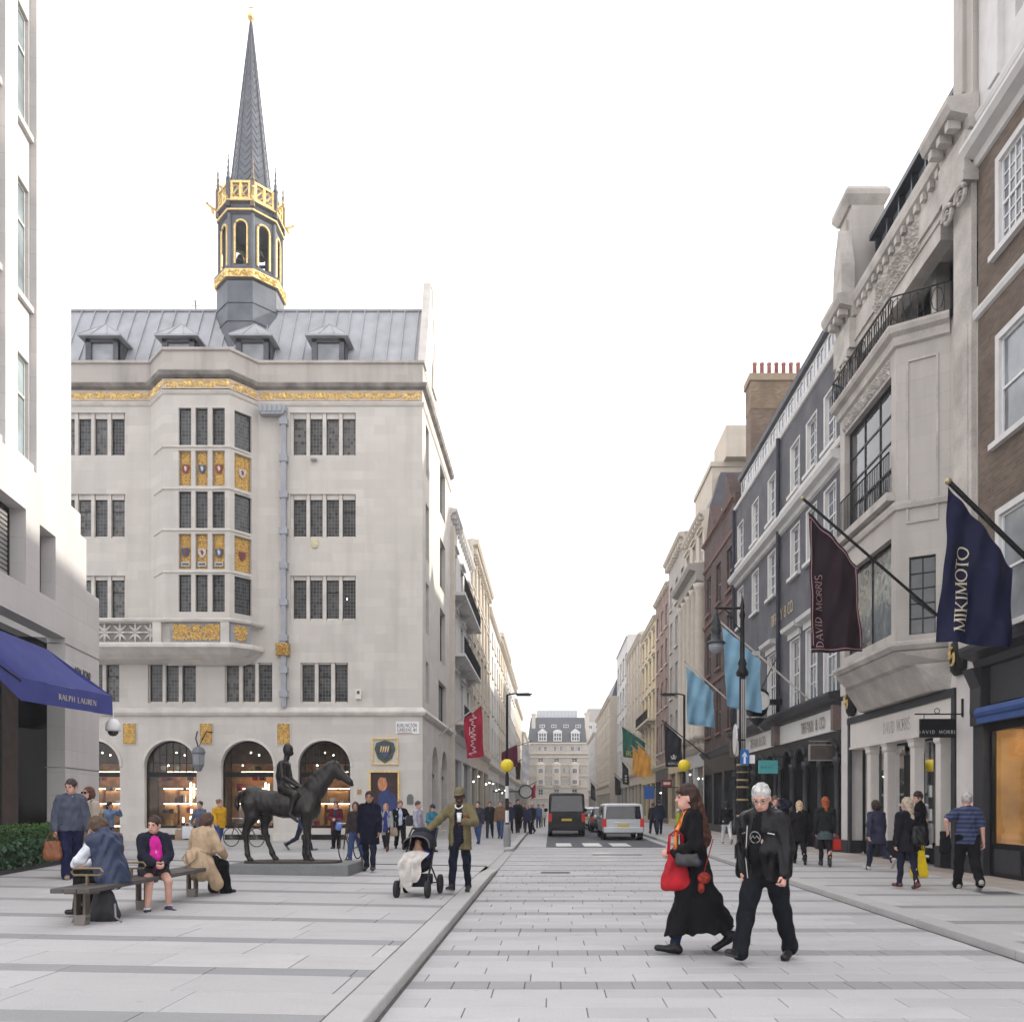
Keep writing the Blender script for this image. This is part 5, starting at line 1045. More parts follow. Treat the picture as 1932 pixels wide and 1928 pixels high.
cl = thing('wall_clock', 'round black clock on a bracket behind the nearer pale blue flag', 'clock', (7.9, 33.2, 4.6)); yq = 33.2; cx_, cz_ = xat(1428, yq), zat(1325, yq)
m = MB(); m.lathe((cx_, yq, cz_), [(.3, -.56), (.52, -.42), (.6, -.1), (.6, .36), (.42, .52), (.16, .6)], 12, 0, .8, .7); m.lathe((cx_, yq, cz_ - .95), [(.04, 0), (.15, .1), (.3, .25), (.4, .3)], 10); m.build('case', BLK, cl)
m = MB(); m.lathe((0, 0, 0), [(.38, -.02), (.38, .02)], 18); m.v = [(cx_ + x, yq - .5 + z, cz_ + y) for x, y, z in m.v]; m.build('dial', mat('clock dial', (.7, .68, .63), .5), cl); m = MB(); m.box(cx_ - .015, cx_ + .015, yq - .54, yq - .525, cz_, cz_ + .32); m.box(cx_ - .2, cx_, yq - .54, yq - .526, cz_ - .02, cz_ + .02); m.build('hands', IRON, cl); m = MB(); m.box(cx_ + .5, FR, yq - .1, yq + .1, cz_ - .1, cz_ + .12); m.tube([(cx_ + .2, yq, cz_ + .6), (cx_ + .9, yq, cz_ + 2.0)], .025, 4); m.build('bracket', BLK, cl)
# ======================= the rest of the street, generic fronts built storey by storey
def front(side, u0, u1, zt, label, wall, trim, rows, nb, ww=.55, shop=None, cor=1, X=None, roofm=None, rh=1.5, wm=None, gm=None, balc=(), pil=False, hood=False, split=False, depth=7, bars=(1, 2), name='terrace_building', dormer=0):
    X = X if X is not None else (FR if side == 'R' else FL); fr = frR(X) if side == 'R' else frL(X)
    T = thing(name, label, 'building', (X, (u0 + u1) / 2, .1))
    bw = (u1 - u0) / nb; hs = []
    for z0, z1 in rows:
        for k in range(nb): c = u0 + bw * (k + .5); hs.append((c - ww, c + ww, z0, z1))
    sz = shop['h'] if shop else .1
    m = MB(fr); m.wall(u0, u1, sz, zt, hs, .2)
    for u in (u0, u1): m.face([(u, 0, .1), (u, -depth, .1), (u, -depth, zt), (u, 0, zt)])
    m.face([(u0, 0, zt), (u1, 0, zt), (u1, -depth, zt), (u0, -depth, zt)]); m.build('wall', wall, T)
    for h in hs:
        winpart(T, fr, *h, -.13, bars[0], bars[1], wm or WH, gm or GLASS, .07, .05, True, split=split)
        m = MB(fr); m.box(h[0] - .1, h[1] + .1, -.05, .12, h[2] - .12, h[2]); m.build('sill', trim, T)
        if hood: m = MB(fr); m.box(h[0] - .14, h[1] + .14, 0, .06, h[3], h[3] + .18); m.box(h[0] - .2, h[1] + .2, 0, .2, h[3] + .18, h[3] + .28); m.build('window_hood', trim, T)
    if pil:
        for k in range(nb + 1): c = u0 + bw * k; m = MB(fr); m.box(max(u0, c - .22), min(u1, c + .22), 0, .16, sz, zt - .6); m.build('pilaster', trim, T)
    for z in balc:
        m = MB(fr); m.box(u0 + .4, u1 - .4, 0, .75, z - .16, z); m.build('balcony_slab', trim, T)
        for k in range(nb): c = u0 + bw * (k + .5); m = MB(fr); m.loft([[(c - .15, 0, zz), (c + .15, 0, zz), (c + .15, n, zz), (c - .15, n, zz)] for n, zz in ((.1, z - .8), (.25, z - .45), (.65, z - .16))]); m.build('bracket', trim, T)
        f = fr; rail(T, [f(u0 + .45, .7, 0)[:2], f(u1 - .45, .7, 0)[:2]], z, .9, 'railing', .2)
    if cor:
        cornice(T, fr, u0, u1, zt - .25, [(n * cor, h * cor) for n, h in CP], trim)
        for k in range(int((u1 - u0) / .8)): m = MB(fr); q = u0 + .3 + k * .8; m.box(q, q + .25, .0, .28 * cor, zt - .62 * cor, zt - .36 * cor); m.build('modillion', trim, T)
    if roofm: m = MB(fr); m.loft([[(u, n, z) for n, z in ((-.3, zt), (-1.0, zt + rh), (-depth, zt + rh), (-depth, zt))] for u in (u0, u1)]); m.build('roof', roofm, T)
    for k in range(dormer):
        c = u0 + (u1 - u0) * (k + .5) / dormer; winpart(T, fr, c - .5, c + .5, zt + .1, zt + rh * .85, -.3, 2, 2, WH, GLASSB, .08, .05, split=False); m = MB(fr); m.box(c - .6, c + .6, -1.2, -.25, zt + rh * .85, zt + rh * .95); m.build('dormer_top', LEADD, T)
    if shop:
        n = shop.get('n', 3); sw = (u1 - u0) / n; hh = [(u0 + k * sw + .3, u0 + (k + 1) * sw - .3, .5, sz - 1.2) for k in range(n)]
        m = MB(fr); m.wall(u0, u1, .1, sz, hh, .25, .03); m.build('shopfront', shop['m'], T)
        for h in hh:
            m = MB(fr); m.face([(h[0], -.2, h[2]), (h[1], -.2, h[2]), (h[1], -.2, h[3]), (h[0], -.2, h[3])]); m.build('shop_pane', shop.get('g', glass('dark shop glass', (.035, .045, .05), .03, 0, .8, .1)), T)
            if shop.get('lit'): m = MB(fr); m.ball((h[0] + (h[1] - h[0]) * random.uniform(.2, .8), -.05, h[3] - random.uniform(.2, 1.0)), .05); m.build('spot_lamp', LAMPW, T)
        cornice(T, fr, u0, u1, sz, [(0, -.3), (.12, -.25), (.3, 0), (.3, .1), (0, .15)], shop.get('t', trim), 'shop_cornice')
    return T
REDB = brick('dark red brick', (.105, .062, .056), (.11, .09, .085)); WST = stone('white stucco', (.60, .59, .58), 2, .6, .05, .03, .15); YST = stone('sunny stone', (.56, .50, .42), 1.1, .4, .1, .05, .25); YCR = mat('cream trim', (.58, .53, .46), .85, .07, 3, .08); PKB = brick('pale red brick', (.30, .19, .16), (.35, .3, .27)); GST = stone('grey stone', (.42, .395, .37), 1.0, .4, .12, .06, .3); YEL = mat('yellow stucco', (.60, .50, .33), .85, .08, 2, .05)
# right side
t = front('R', 41.5, 49.9, 17.4, 'dark red brick house with stone bands and small gable, next to the grey houses', REDB, mat('red trim', (.2, .12, .1), .9), [(5.6, 8.0), (9.2, 11.6), (12.8, 15.0)], 3, .6, {'h': 4.6, 'm': BLK, 't': BLK, 'n': 3}, .5, roofm=LEADD, rh=1.2, wm=mat('dark sash', (.2, .17, .16), .5))
for q in (43.2, 47.6): m = MB(fR); m.prism([(q - 1.2, 17.3), (q + 1.2, 17.3), (q, 19.0)], -.5, .1); m.build('gable', REDB, t)
for z in (8.6, 12.2, 15.6): cornice(t, fR, 41.5, 49.9, z, SP, MT['red trim'], 'band')
t = front('R', 49.9, 57.0, 19.6, 'pale stone front with tall attached columns and heavy dark cornice', YST, YCR, [(6.0, 9.0), (9.8, 12.6), (13.6, 15.6), (16.6, 18.4)], 3, .55, {'h': 5.2, 'm': WST, 'n': 2, 'lit': 1}, .9, roofm=LEADD, rh=2.2, hood=True)
for k in range(5): q = 50.3 + k * 1.62; m = MB(); m.lathe((FR - .2, q, 5.6), [(.42, 0), (.42, .3), (.33, .4), (.31, 5), (.27, 9.0), (.36, 9.2), (.44, 9.5)], 12); m.build('column', YCR, t, True)
cornice(t, fR, 49.9, 57.0, 15.9, [(0, -.7), (.5, -.6), (.55, -.1), (.9, 0), (1.0, .2), (1.0, .35), (0, .45)], GST)
m = MB(); m.box(9.9, 17, 50.6, 56.5, 19, 22.4); m.box(9.8, 17.1, 50.5, 56.6, 22.4, 22.7); m.build('upper_block', YST, t); m = MB(); m.box(10.6, 17, 49.8, 53.5, 22.7, 24.6); m.build('upper_block', YST, t)
front('R', 57.0, 65.0, 20.6, 'grey stone building with dark mansard brackets high above the street', GST, YCR, [(6, 8.6), (9.8, 12.2), (13.4, 15.6), (16.6, 18.4)], 3, .6, {'h': 5.2, 'm': YEL, 'n': 2}, 1.3, roofm=LEADD, rh=1.6, gm=GLASSB)
front('R', 65.0, 73.0, 19.4, 'narrow pale red brick house with white trim and shop sign', PKB, YCR, [(6, 8.4), (9.6, 11.8), (13, 15), (16, 17.8)], 3, .6, {'h': 4.8, 'm': GRYP, 'n': 2, 'lit': 1}, .8, roofm=LEADD, rh=1.2)
front('R', 73.0, 84.0, 18.6, 'yellow stuccoed building with balconies half way down the right side', YEL, YCR, [(6, 8.4), (9.6, 11.8), (13, 15), (16, 17.4)], 4, .6, {'h': 4.8, 'm': YEL, 'n': 3}, .8, balc=(9.3,), hood=True)
front('R', 84.0, 100.0, 19.4, 'long beige stone building with pilasters on the right side', YST, YCR, [(6, 8.6), (9.8, 12.0), (13.2, 15.2), (16.2, 18)], 5, .65, {'h': 5, 'm': YST, 'n': 4}, 1, pil=True)
front('R', 100.0, 116.0, 22.4, 'tall modern pale block with bay windows on the right side', WST, WST, [(6, 8.8), (10, 12.8), (14, 16.6), (17.8, 20.4)], 4, 1.2, {'h': 5, 'm': GST, 'n': 3}, .5, gm=glass('far glass', (.10, .10, .11), .1))
front('R', 116.0, 150.0, 17.0, 'distant beige curved corner building near the street end', YST, YCR, [(5.5, 7.5), (8.5, 10.5), (11.5, 13.5), (14.4, 16)], 9, .6, {'h': 4.5, 'm': YST, 'n': 6}, 1, X=8.3, roofm=LEADD, rh=2.5)
front('R', 150.0, 176.0, 15.0, 'cream distant building just right of the street end', WST, YCR, [(5.5, 7.5), (8.5, 10.5), (11.5, 13.4)], 6, .7, {'h': 4.5, 'm': GST, 'n': 4}, 1, X=8.0)
# left side
t = front('L', 44.0, 55.0, 17.6, 'white stuccoed building with stacked balconies beyond the stone corner', WST, WSTONE, [(6.2, 8.8), (9.9, 12.2), (13.3, 15.6)], 3, .65, {'h': 5.4, 'm': WST, 'n': 2}, .9, balc=(6.1, 9.8, 13.1), hood=True)
m = MB(frL(FL)); m.box(43.9, 44.25, 0, .22, .1, 16.5); m.build('downpipe', YCR, t)
m = MB(frL(FL)); m.box(47, 50, -2, -1, 17.6, 18.8); m.tube([(47.5, -1.5, 18.8), (47.5, -1.5, 21.5)], .03, 4); m.tube([(47.0, -1.5, 21.0), (48.2, -1.5, 21.4)], .02, 4); m.build('roof_plant', GST, t)
front('L', 55.0, 70.0, 19.4, 'sunlit stone building with deep dentil cornice on the left side', YST, YCR, [(6.2, 8.8), (10, 12.4), (13.6, 15.6), (16.6, 18.2)], 5, .6, {'h': 5.4, 'm': YST, 'n': 3, 'lit': 1}, 1.5, pil=True, hood=True)
front('L', 70.0, 84.0, 18.6, 'sunlit cream building with plain upper storeys on the left side', WST, YCR, [(6.2, 8.6), (9.8, 12), (13.2, 15.2), (16, 17.4)], 4, .6, {'h': 5, 'm': WST, 'n': 3, 'lit': 1}, .9)
front('L', 84.0, 100.0, 19.2, 'sunlit beige building with projecting roof ledge on the left side', YST, YCR, [(6.2, 8.6), (9.8, 12), (13.2, 15.2), (16.2, 17.8)], 5, .6, {'h': 5, 'm': GST, 'n': 3, 'lit': 1}, 1.6)
front('L', 100.0, 122.0, 19.0, 'distant white building with box cornice on the left side', WST, YCR, [(6, 8.4), (9.6, 11.8), (13, 15), (16, 17.6)], 6, .6, {'h': 5, 'm': WST, 'n': 4}, 1.4)
front('L', 122.0, 150.0, 17.5, 'distant stone building with turret near the end of the left side', YST, YCR, [(6, 8.2), (9.4, 11.4), (12.6, 14.6)], 7, .6, {'h': 5, 'm': GST, 'n': 4}, 1, roofm=LEADD, rh=2.5)
front('L', 150.0, 180.0, 15.0, 'last grey building on the left before the street end', GST, YCR, [(6, 8.2), (9.4, 11.4), (12.2, 13.8)], 7, .6, {'h': 5, 'm': GST, 'n': 4}, 1, X=-5.0, roofm=LEADD, rh=2)
# building closing the street
EY = 184.0; es = F / EY; ex = lambda x: (x - CX) / es; ezz = lambda y: CH + (HY - y) / es; fe = frF(EY)
E = thing('mansard_building', 'ornate stone mansion block with grey mansard closing the far end of the street', 'building', (2, EY, .1))
hs = []; cols = ((1013, 1029), (1039, 1062), (1074, 1090))
for a, b in ((1015, 1021), (1026, 1032), (1044, 1050), (1056, 1062), (1077, 1083), (1089, 1095)): hs.append((ex(a), ex(b), ezz(1417), ezz(1408)))
for a, b in ((1017, 1023), (1047, 1053), (1081, 1087)):
    for y0, y1 in ((1438, 1430), (1460, 1447), (1481, 1469), (1500, 1488)): hs.append((ex(a) - .25, ex(b) + .25, ezz(y0), ezz(y1)))
for a in (1030, 1040, 1064, 1074, 1094):
    for y0, y1 in ((1460, 1450), (1482, 1472)): hs.append((ex(a) - .22, ex(a) + .22, ezz(y0), ezz(y1)))
m = MB(fe); m.wall(ex(985), ex(1110), .1, ezz(1401), hs, .25); m.face([(ex(1110), 0, .1), (ex(1110), -8, .1), (ex(1110), -8, ezz(1401)), (ex(1110), 0, ezz(1401))]); m.build('wall', stone('far grey stone', (.50, .465, .42), 1.2, .5, .1, .08, .3), E)
for h in hs: winpart(E, fe, *h, -.18, 2, 2, WH, GLASS, .1, .06, split=False)
for y in (1402, 1421, 1428, 1442, 1463, 1484, 1505): m = MB(fe); m.box(ex(985), ex(1110), 0, .35 if y in (1402, 1421) else .2, ezz(y) - .15, ezz(y) + .15); m.build('string_course', YCR, E)
for c in (1020, 1050, 1084):
    m = MB(fe); m.lathe((ex(c), 0, ezz(1482)), [(1.0, 0), (1.0, 4.4), (1.15, 4.5), (1.15, 4.8), (.2, 5.4)], 8, R(22.5), 1, .5); m.build('oriel', YCR, E)
    for y0, y1 in ((1479, 1470), (1459, 1449)): winpart(E, fe, ex(c) - .55, ex(c) + .55, ezz(y0), ezz(y1), .56, 3, 1, WH, GLASS, .1, .08, split=False)
m = MB(fe); m.loft([[(ex(a), -n, ezz(y)), (ex(b), -n, ezz(y)), (ex(b), -8, ezz(y)), (ex(a), -8, ezz(y))] for a, b, n, y in ((995, 1107, .2, 1401), (1001, 1103, 1.6, 1352))]); rf = m.build('roof', mat('mansard slate', (.10, .105, .12), .7, .15, 3), E)
for c, rnd in ((1023.5, 0), (1052, 1), (1085.5, 0)):
    winpart(E, fe, ex(c - 8), ex(c + 8), ezz(1398), ezz(1382), .05, 3, 2, WH, GLASS, .2, .15, split=False); m = MB(fe)
    if rnd: m.prism([(ex(c) + 1.05 * math.cos(a), ezz(1382) + .7 * math.sin(a)) for a in (k * math.pi / 8 for k in range(9))], -1, .2)
    else: m.prism([(ex(c - 10), ezz(1382)), (ex(c + 10), ezz(1382)), (ex(c), ezz(1374))], -1, .2)
    m.build('dormer_top', WH, E)
for c in (1023, 1045, 1068, 1091): winpart(E, fe, ex(c - 5), ex(c + 5), ezz(1372), ezz(1366), -.8, 2, 1, WH, GLASS, .12, .1, split=False)
m = MB(fe); m.box(ex(1012), ex(1090), -5, -2, ezz(1352), ezz(1338)); ss = m.build('roof_screen', mat('pale louvre screen', (.55, .57, .6), .5, .04), E)
for k in range(12): m = MB(fe); q = ex(1012) + k * .8; m.box(q, q + .1, -2, -1.9, ezz(1352), ezz(1338)); m.build('screen_fin', mat('screen fin', (.42, .44, .47), .5), ss)
for a, b, y in ((1003, 1010, 1345), (1104, 1112, 1343)): m = MB(fe); m.box(ex(a), ex(b), -3, -1, ezz(1400), ezz(y)); m.box(ex(a) - .15, ex(b) + .15, -3.1, -.9, ezz(y + 3), ezz(y)); m.build('chimney', YCR, E)
Q = thing('distant_block', 'grey block with flat lift tower beyond the street end, right of the mansard', 'building', (10, 200, .1)); m = MB(); m.box(8, 26, 200, 215, .1, zat(1362, 200)); m.build('wall', WST, Q); m = MB(); m.box(9, 14, 203, 210, zat(1362, 200), zat(1334, 200)); m.build('lift_tower', GST, Q)
for k in range(5): winpart(Q, frF(200), 9 + k * 1.8, 10 + k * 1.8, zat(1375, 200), zat(1368, 200), .06, 2, 1, WH, GLASS, .1, .1, split=False)
# ======================= organic shapes: blended tapered limbs turned into one skin
class SDF:
    def __init__(s, res): s.p = []; s.res = res; s.cuts = []
    def rc(s, a, b, r1, r2=None, k=.02, flat=None, op=1):
        s.p.append(('c', np.array(a, float), np.array(b, float), r1, r1 if r2 is None else r2, k, flat, op)); return s
    def el(s, c, r, k=.02, op=1, M=None):
        s.p.append(('e', np.array(c, float), np.array(r, float), M, 0, k, None, op)); return s
    def knife(s, pt, n): s.p.append(('k', np.array(pt, float), np.array(n, float))); return s
    def cut(s, pt, n): s.cuts.append((np.array(pt, float), np.array(n, float))); return s
    def mesh(s, wr=0, wf=1.0, seed=0):
        res = s.res; lo = np.full(3, 9e9); hi = -lo; bb = []
        for q in s.p:
            if q[0] == 'k': bb.append((0, 0)); continue
            if q[0] == 'c':
                r = max(q[3], q[4]) * (max(1, q[6][1]) if q[6] else 1); l, h = np.minimum(q[1], q[2]) - r, np.maximum(q[1], q[2]) + r
            else: r = q[2].max(); l, h = q[1] - r, q[1] + r
            bb.append((l, h))
            if q[7] > 0: lo = np.minimum(lo, l); hi = np.maximum(hi, h)
        lo -= 3 * res; hi += 3 * res; n = np.ceil((hi - lo) / res).astype(int) + 1
        Fd = np.full(n, .3, np.float32); ax_ = [lo[i] + res * np.arange(n[i]) for i in range(3)]
        for q, (l, h) in zip(s.p, bb):
            if q[0] == 'k':
                pt, nn = q[1], q[2]; Fd = np.maximum(Fd, ((ax_[0][:, None, None] - pt[0]) * nn[0] + (ax_[1][None, :, None] - pt[1]) * nn[1] + (ax_[2][None, None, :] - pt[2]) * nn[2]).astype(np.float32)); continue
            pad = q[5] + 3 * res; i0 = np.clip(np.floor((l - pad - lo) / res).astype(int), 0, n); i1 = np.clip(np.ceil((h + pad - lo) / res).astype(int) + 1, 0, n)
            if (i1 <= i0).any(): continue
            sl = tuple(slice(a, b) for a, b in zip(i0, i1)); x, y, z = ax_[0][sl[0]][:, None, None], ax_[1][sl[1]][None, :, None], ax_[2][sl[2]][None, None, :]
            if q[0] == 'c':
                a, ab = q[1], q[2] - q[1]; L2 = max(1e-9, ab @ ab); dx, dy, dz = x - a[0], y - a[1], z - a[2]
                t = np.clip((dx * ab[0] + dy * ab[1] + dz * ab[2]) / L2, 0, 1); qx, qy, qz = dx - t * ab[0], dy - t * ab[1], dz - t * ab[2]; sc_ = 1.
                if q[6]:
                    v, f = np.array(q[6][0], float), q[6][1]; v = v / np.linalg.norm(v); dt = (qx * v[0] + qy * v[1] + qz * v[2]) * (1 / f - 1); qx, qy, qz = qx + dt * v[0], qy + dt * v[1], qz + dt * v[2]; sc_ = min(1, f)
                d = (np.sqrt(qx * qx + qy * qy + qz * qz) - (q[3] + (q[4] - q[3]) * t)) * sc_
            else:
                dx, dy, dz = x - q[1][0], y - q[1][1], z - q[1][2]
                if q[3] is not None:
                    M = q[3]; dx, dy, dz = M[0][0] * dx + M[1][0] * dy + M[2][0] * dz, M[0][1] * dx + M[1][1] * dy + M[2][1] * dz, M[0][2] * dx + M[1][2] * dy + M[2][2] * dz
                r = q[2]; d = (np.sqrt((dx / r[0]) ** 2 + (dy / r[1]) ** 2 + (dz / r[2]) ** 2) - 1) * r.min()
            cur = Fd[sl]; k = q[5]
            if q[7] > 0: h_ = np.clip(.5 + .5 * (d - cur) / k, 0, 1); Fd[sl] = d * (1 - h_) + cur * h_ - k * h_ * (1 - h_)
            else: h_ = np.clip(.5 - .5 * (cur + d) / k, 0, 1); Fd[sl] = cur * (1 - h_) - d * h_ + k * h_ * (1 - h_)
        for pt, nn in s.cuts:
            Fd = np.maximum(Fd, ((ax_[0][:, None, None] - pt[0]) * nn[0] + (ax_[1][None, :, None] - pt[1]) * nn[1] + (ax_[2][None, None, :] - pt[2]) * nn[2]).astype(np.float32))
        S = Fd < 0; C = sum(S[i:n[0] - 1 + i, j:n[1] - 1 + j, k:n[2] - 1 + k].astype(np.int8) for i in (0, 1) for j in (0, 1) for k in (0, 1))
        act = (C > 0) & (C < 8); I = np.argwhere(act); idx = np.full(act.shape, -1); idx[act] = np.arange(len(I))
        acc = np.zeros((len(I), 3)); cnt = np.zeros(len(I))
        for axx in range(3):
            for u in (0, 1):
                for v in (0, 1):
                    o = [0, 0, 0]; o[(axx + 1) % 3] = u; o[(axx + 2) % 3] = v; A_ = I + o; B_ = A_.copy(); B_[:, axx] += 1
                    fa_, fb_ = Fd[tuple(A_.T)], Fd[tuple(B_.T)]; c = (fa_ < 0) != (fb_ < 0); t = np.where(c, fa_ / np.where(c, fa_ - fb_, 1), 0)
                    P = A_.astype(float); P[:, axx] += t; acc[c] += P[c]; cnt[c] += 1
        V = lo + res * acc / cnt[:, None]; Q = []
        for axx in range(3):
            b, c = (axx + 1) % 3, (axx + 2) % 3; s0 = [slice(None)] * 3; s1 = [slice(None)] * 3; s0[axx] = slice(0, -1); s1[axx] = slice(1, None)
            E_ = np.argwhere(S[tuple(s0)] != S[tuple(s1)]); E_ = E_[(E_[:, b] > 0) & (E_[:, c] > 0) & (E_[:, b] < n[b] - 1) & (E_[:, c] < n[c] - 1)]
            ins = S[tuple(E_.T)]; cs = []
            for ub, uc in ((-1, -1), (0, -1), (0, 0), (-1, 0)): o = E_.copy(); o[:, b] += ub; o[:, c] += uc; cs.append(idx[tuple(o.T)])
            q = np.stack(cs, 1); q[~ins] = q[~ins][:, ::-1]; Q.append(q)
        Q = np.concatenate(Q); Q = Q[(Q >= 0).all(1)]
        if wr:
            nr = np.zeros_like(V); fn = np.cross(V[Q[:, 2]] - V[Q[:, 0]], V[Q[:, 3]] - V[Q[:, 1]])
            for j in range(4): np.add.at(nr, Q[:, j], fn)
            nr /= np.linalg.norm(nr, axis=1)[:, None] + 1e-9; w = wf
            ns = np.sin(V[:, 2] * 31 * w + 5 * np.sin(V[:, 0] * 13 * w + seed) + 3 * V[:, 1] * 7) * .5 + np.sin(V[:, 2] * 17 * w - V[:, 0] * 23 * w + seed * 1.7 + 4 * np.sin(V[:, 1] * 15)) * .5 + .35 * np.sin(V[:, 0] * 53 + V[:, 1] * 47 + V[:, 2] * 11 + seed)
            V = V + nr * (wr * ns)[:, None]
        return V, Q
    def build(s, name, m, parent=None, local=True, wr=0, wf=1., seed=0):
        V, Q = s.mesh(wr, wf, seed); me = bpy.data.meshes.new(name); me.from_pydata(V.tolist(), [], Q.tolist()); me.materials.append(m)
        me.polygons.foreach_set('use_smooth', [True] * len(me.polygons)); me.update(); return link(name, me, parent, local)
# ======================= bronze horse and rider on a granite plinth
BRZ = mat('dark bronze', (.020, .0175, .0165), .36, .45, 4, .35, .35, .5)
st = thing('equestrian_statue', 'dark bronze statue of a nude rider on a standing horse on a low granite plinth', 'statue', (-5.3, 17.3, .16))
m = MB(); m.loft([[(-6.62, 16.66, .1), (-4.12, 16.66, .1), (-4.12, 18.05, .1), (-6.62, 18.05, .1)], [(-6.62, 16.66, .385), (-4.12, 16.66, .385), (-4.12, 18.05, .385), (-6.62, 18.05, .385)]]); m.build('plinth', mat('grey granite plinth', (.20, .21, .21), .75, .08, 3, .05, 0, .3, 0, False, .15), st, bev=.012)
HS = .001693; hp = lambda zx, zy, y=0: (xat((680 + zx / 4.191) / 1.573, 17.3), 17.3 + y, .425 + (1570 - zy) * HS)
m = MB(); r_ = random.Random(3); P = []
for k in range(28):
    a = k * 2 * math.pi / 28; ca, sa = math.cos(a), math.sin(a); P.append((-5.42 + 1.02 * math.copysign(abs(ca) ** .6, ca) * r_.uniform(.97, 1.0), 17.3 + .42 * math.copysign(abs(sa) ** .7, sa) * r_.uniform(.95, 1)))
m.prismz(P, .384, .43); m.build('bronze_base', mat('brown bronze base', (.07, .06, .055), .6, .3, 8, .4, .3), st)
h = SDF(.014)
for pts in ([((300, 800), .24), ((480, 850), .25), ((700, 870), .27), ((930, 880), .29)],):
    for (a, ra), (b, rb) in zip(pts, pts[1:]): h.rc(hp(*a), hp(*b), ra, rb, .08, ((0, 1, 0), .92))
h.el(hp(1020, 900), (.2, .24, .3), .08); h.el(hp(300, 770), (.21, .26, .2), .08); h.el(hp(880, 740), (.2, .16, .17), .08)
for (a, ra), (b, rb) in zip([((960, 820), .27), ((1080, 660), .22), ((1180, 540), .18), ((1270, 440), .15)], [((1080, 660), .22), ((1180, 540), .18), ((1270, 440), .15), ((1310, 410), .13)]): h.rc(hp(*a), hp(*b), ra, rb, .06, ((0, 1, 0), .68))
h.rc(hp(1310, 430), hp(1500, 590), .125, .068, .03, ((0, 1, 0), .75)); h.el(hp(1335, 480), (.13, .085, .12), .03); h.rc(hp(1480, 575), hp(1525, 625), .07, .045, .02, ((0, 1, 0), .8))
for y in (-.07, .07): h.rc(hp(1310, 370, y), hp(1333, 318, y), .03, .008, .02)
h.rc(hp(1000, 560), hp(1290, 350), .05, .03, .05, ((0, 1, 0), .6))
def leg(pts, y):
    for (a, ra), (b, rb) in zip(pts, pts[1:]): h.rc(hp(*a, y), hp(*b, y), ra, rb, .035)
leg([((300, 860), .2), ((320, 1010), .15), ((262, 1130), .085), ((238, 1225), .072), ((252, 1380), .045), ((262, 1485), .055), ((278, 1525), .042), ((296, 1555), .062)], -.15)
leg([((380, 880), .17), ((430, 1030), .13), ((410, 1140), .08), ((412, 1215), .068), ((465, 1370), .043), ((508, 1480), .052), ((528, 1525), .042), ((552, 1553), .06)], .15)
leg([((1000, 960), .17), ((985, 1090), .11), ((1000, 1240), .066), ((1003, 1290), .065), ((1008, 1400), .04), ((1014, 1490), .052), ((1030, 1530), .04), ((1050, 1556), .06)], -.13)
leg([((950, 980), .16), ((945, 1100), .1), ((938, 1270), .064), ((928, 1310), .062), ((914, 1400), .04), ((912, 1490), .05), ((922, 1530), .04), ((938, 1556), .058)], .14)
for (a, ra), (b, rb) in zip([((225, 715), .06), ((150, 740), .045), ((105, 800), .04), ((98, 880), .05)], [((150, 740), .045), ((105, 800), .04), ((98, 880), .05), ((112, 945), .02)]): h.rc(hp(*a), hp(*b), ra, rb, .03)
h.build('horse', BRZ, st, False, .004, 1, 1)
r = SDF(.011)
r.el(hp(733, 190), (.105, .1, .13), .02); r.el(hp(765, 235), (.055, .06, .06), .02); r.rc(hp(785, 215), hp(792, 240), .015, .018, .015); r.rc(hp(715, 300), hp(722, 240), .06, .055, .03)
r.rc(hp(680, 410), hp(670, 520), .145, .135, .05, ((0, 1, 0), 1.15)); r.rc(hp(670, 520), hp(680, 640), .13, .135, .05, ((0, 1, 0), 1.1)); r.rc(hp(690, 370, -.17), hp(690, 370, .17), .075, .075, .05)
for y in (-1, 1):
    r.rc(hp(690, 380, .22 * y), hp(715, 540, .25 * y), .06, .05, .04); r.rc(hp(715, 540, .25 * y), hp(860, 645, .1 * y), .048, .034, .025); r.rc(hp(860, 645, .1 * y), hp(900, 665, .06 * y), .035, .028, .02)
    r.rc(hp(690, 680, .1 * y), hp(865, 755, .27 * y), .115, .085, .05); r.rc(hp(865, 755, .27 * y), hp(815, 990, .29 * y), .075, .045, .03); r.rc(hp(815, 1000, .29 * y), hp(905, 1080, .29 * y), .045, .03, .03); r.el(hp(728, 210, .088 * y), (.02, .015, .03), .01)
r.build('rider', BRZ, st, False, .002, 1, 2)
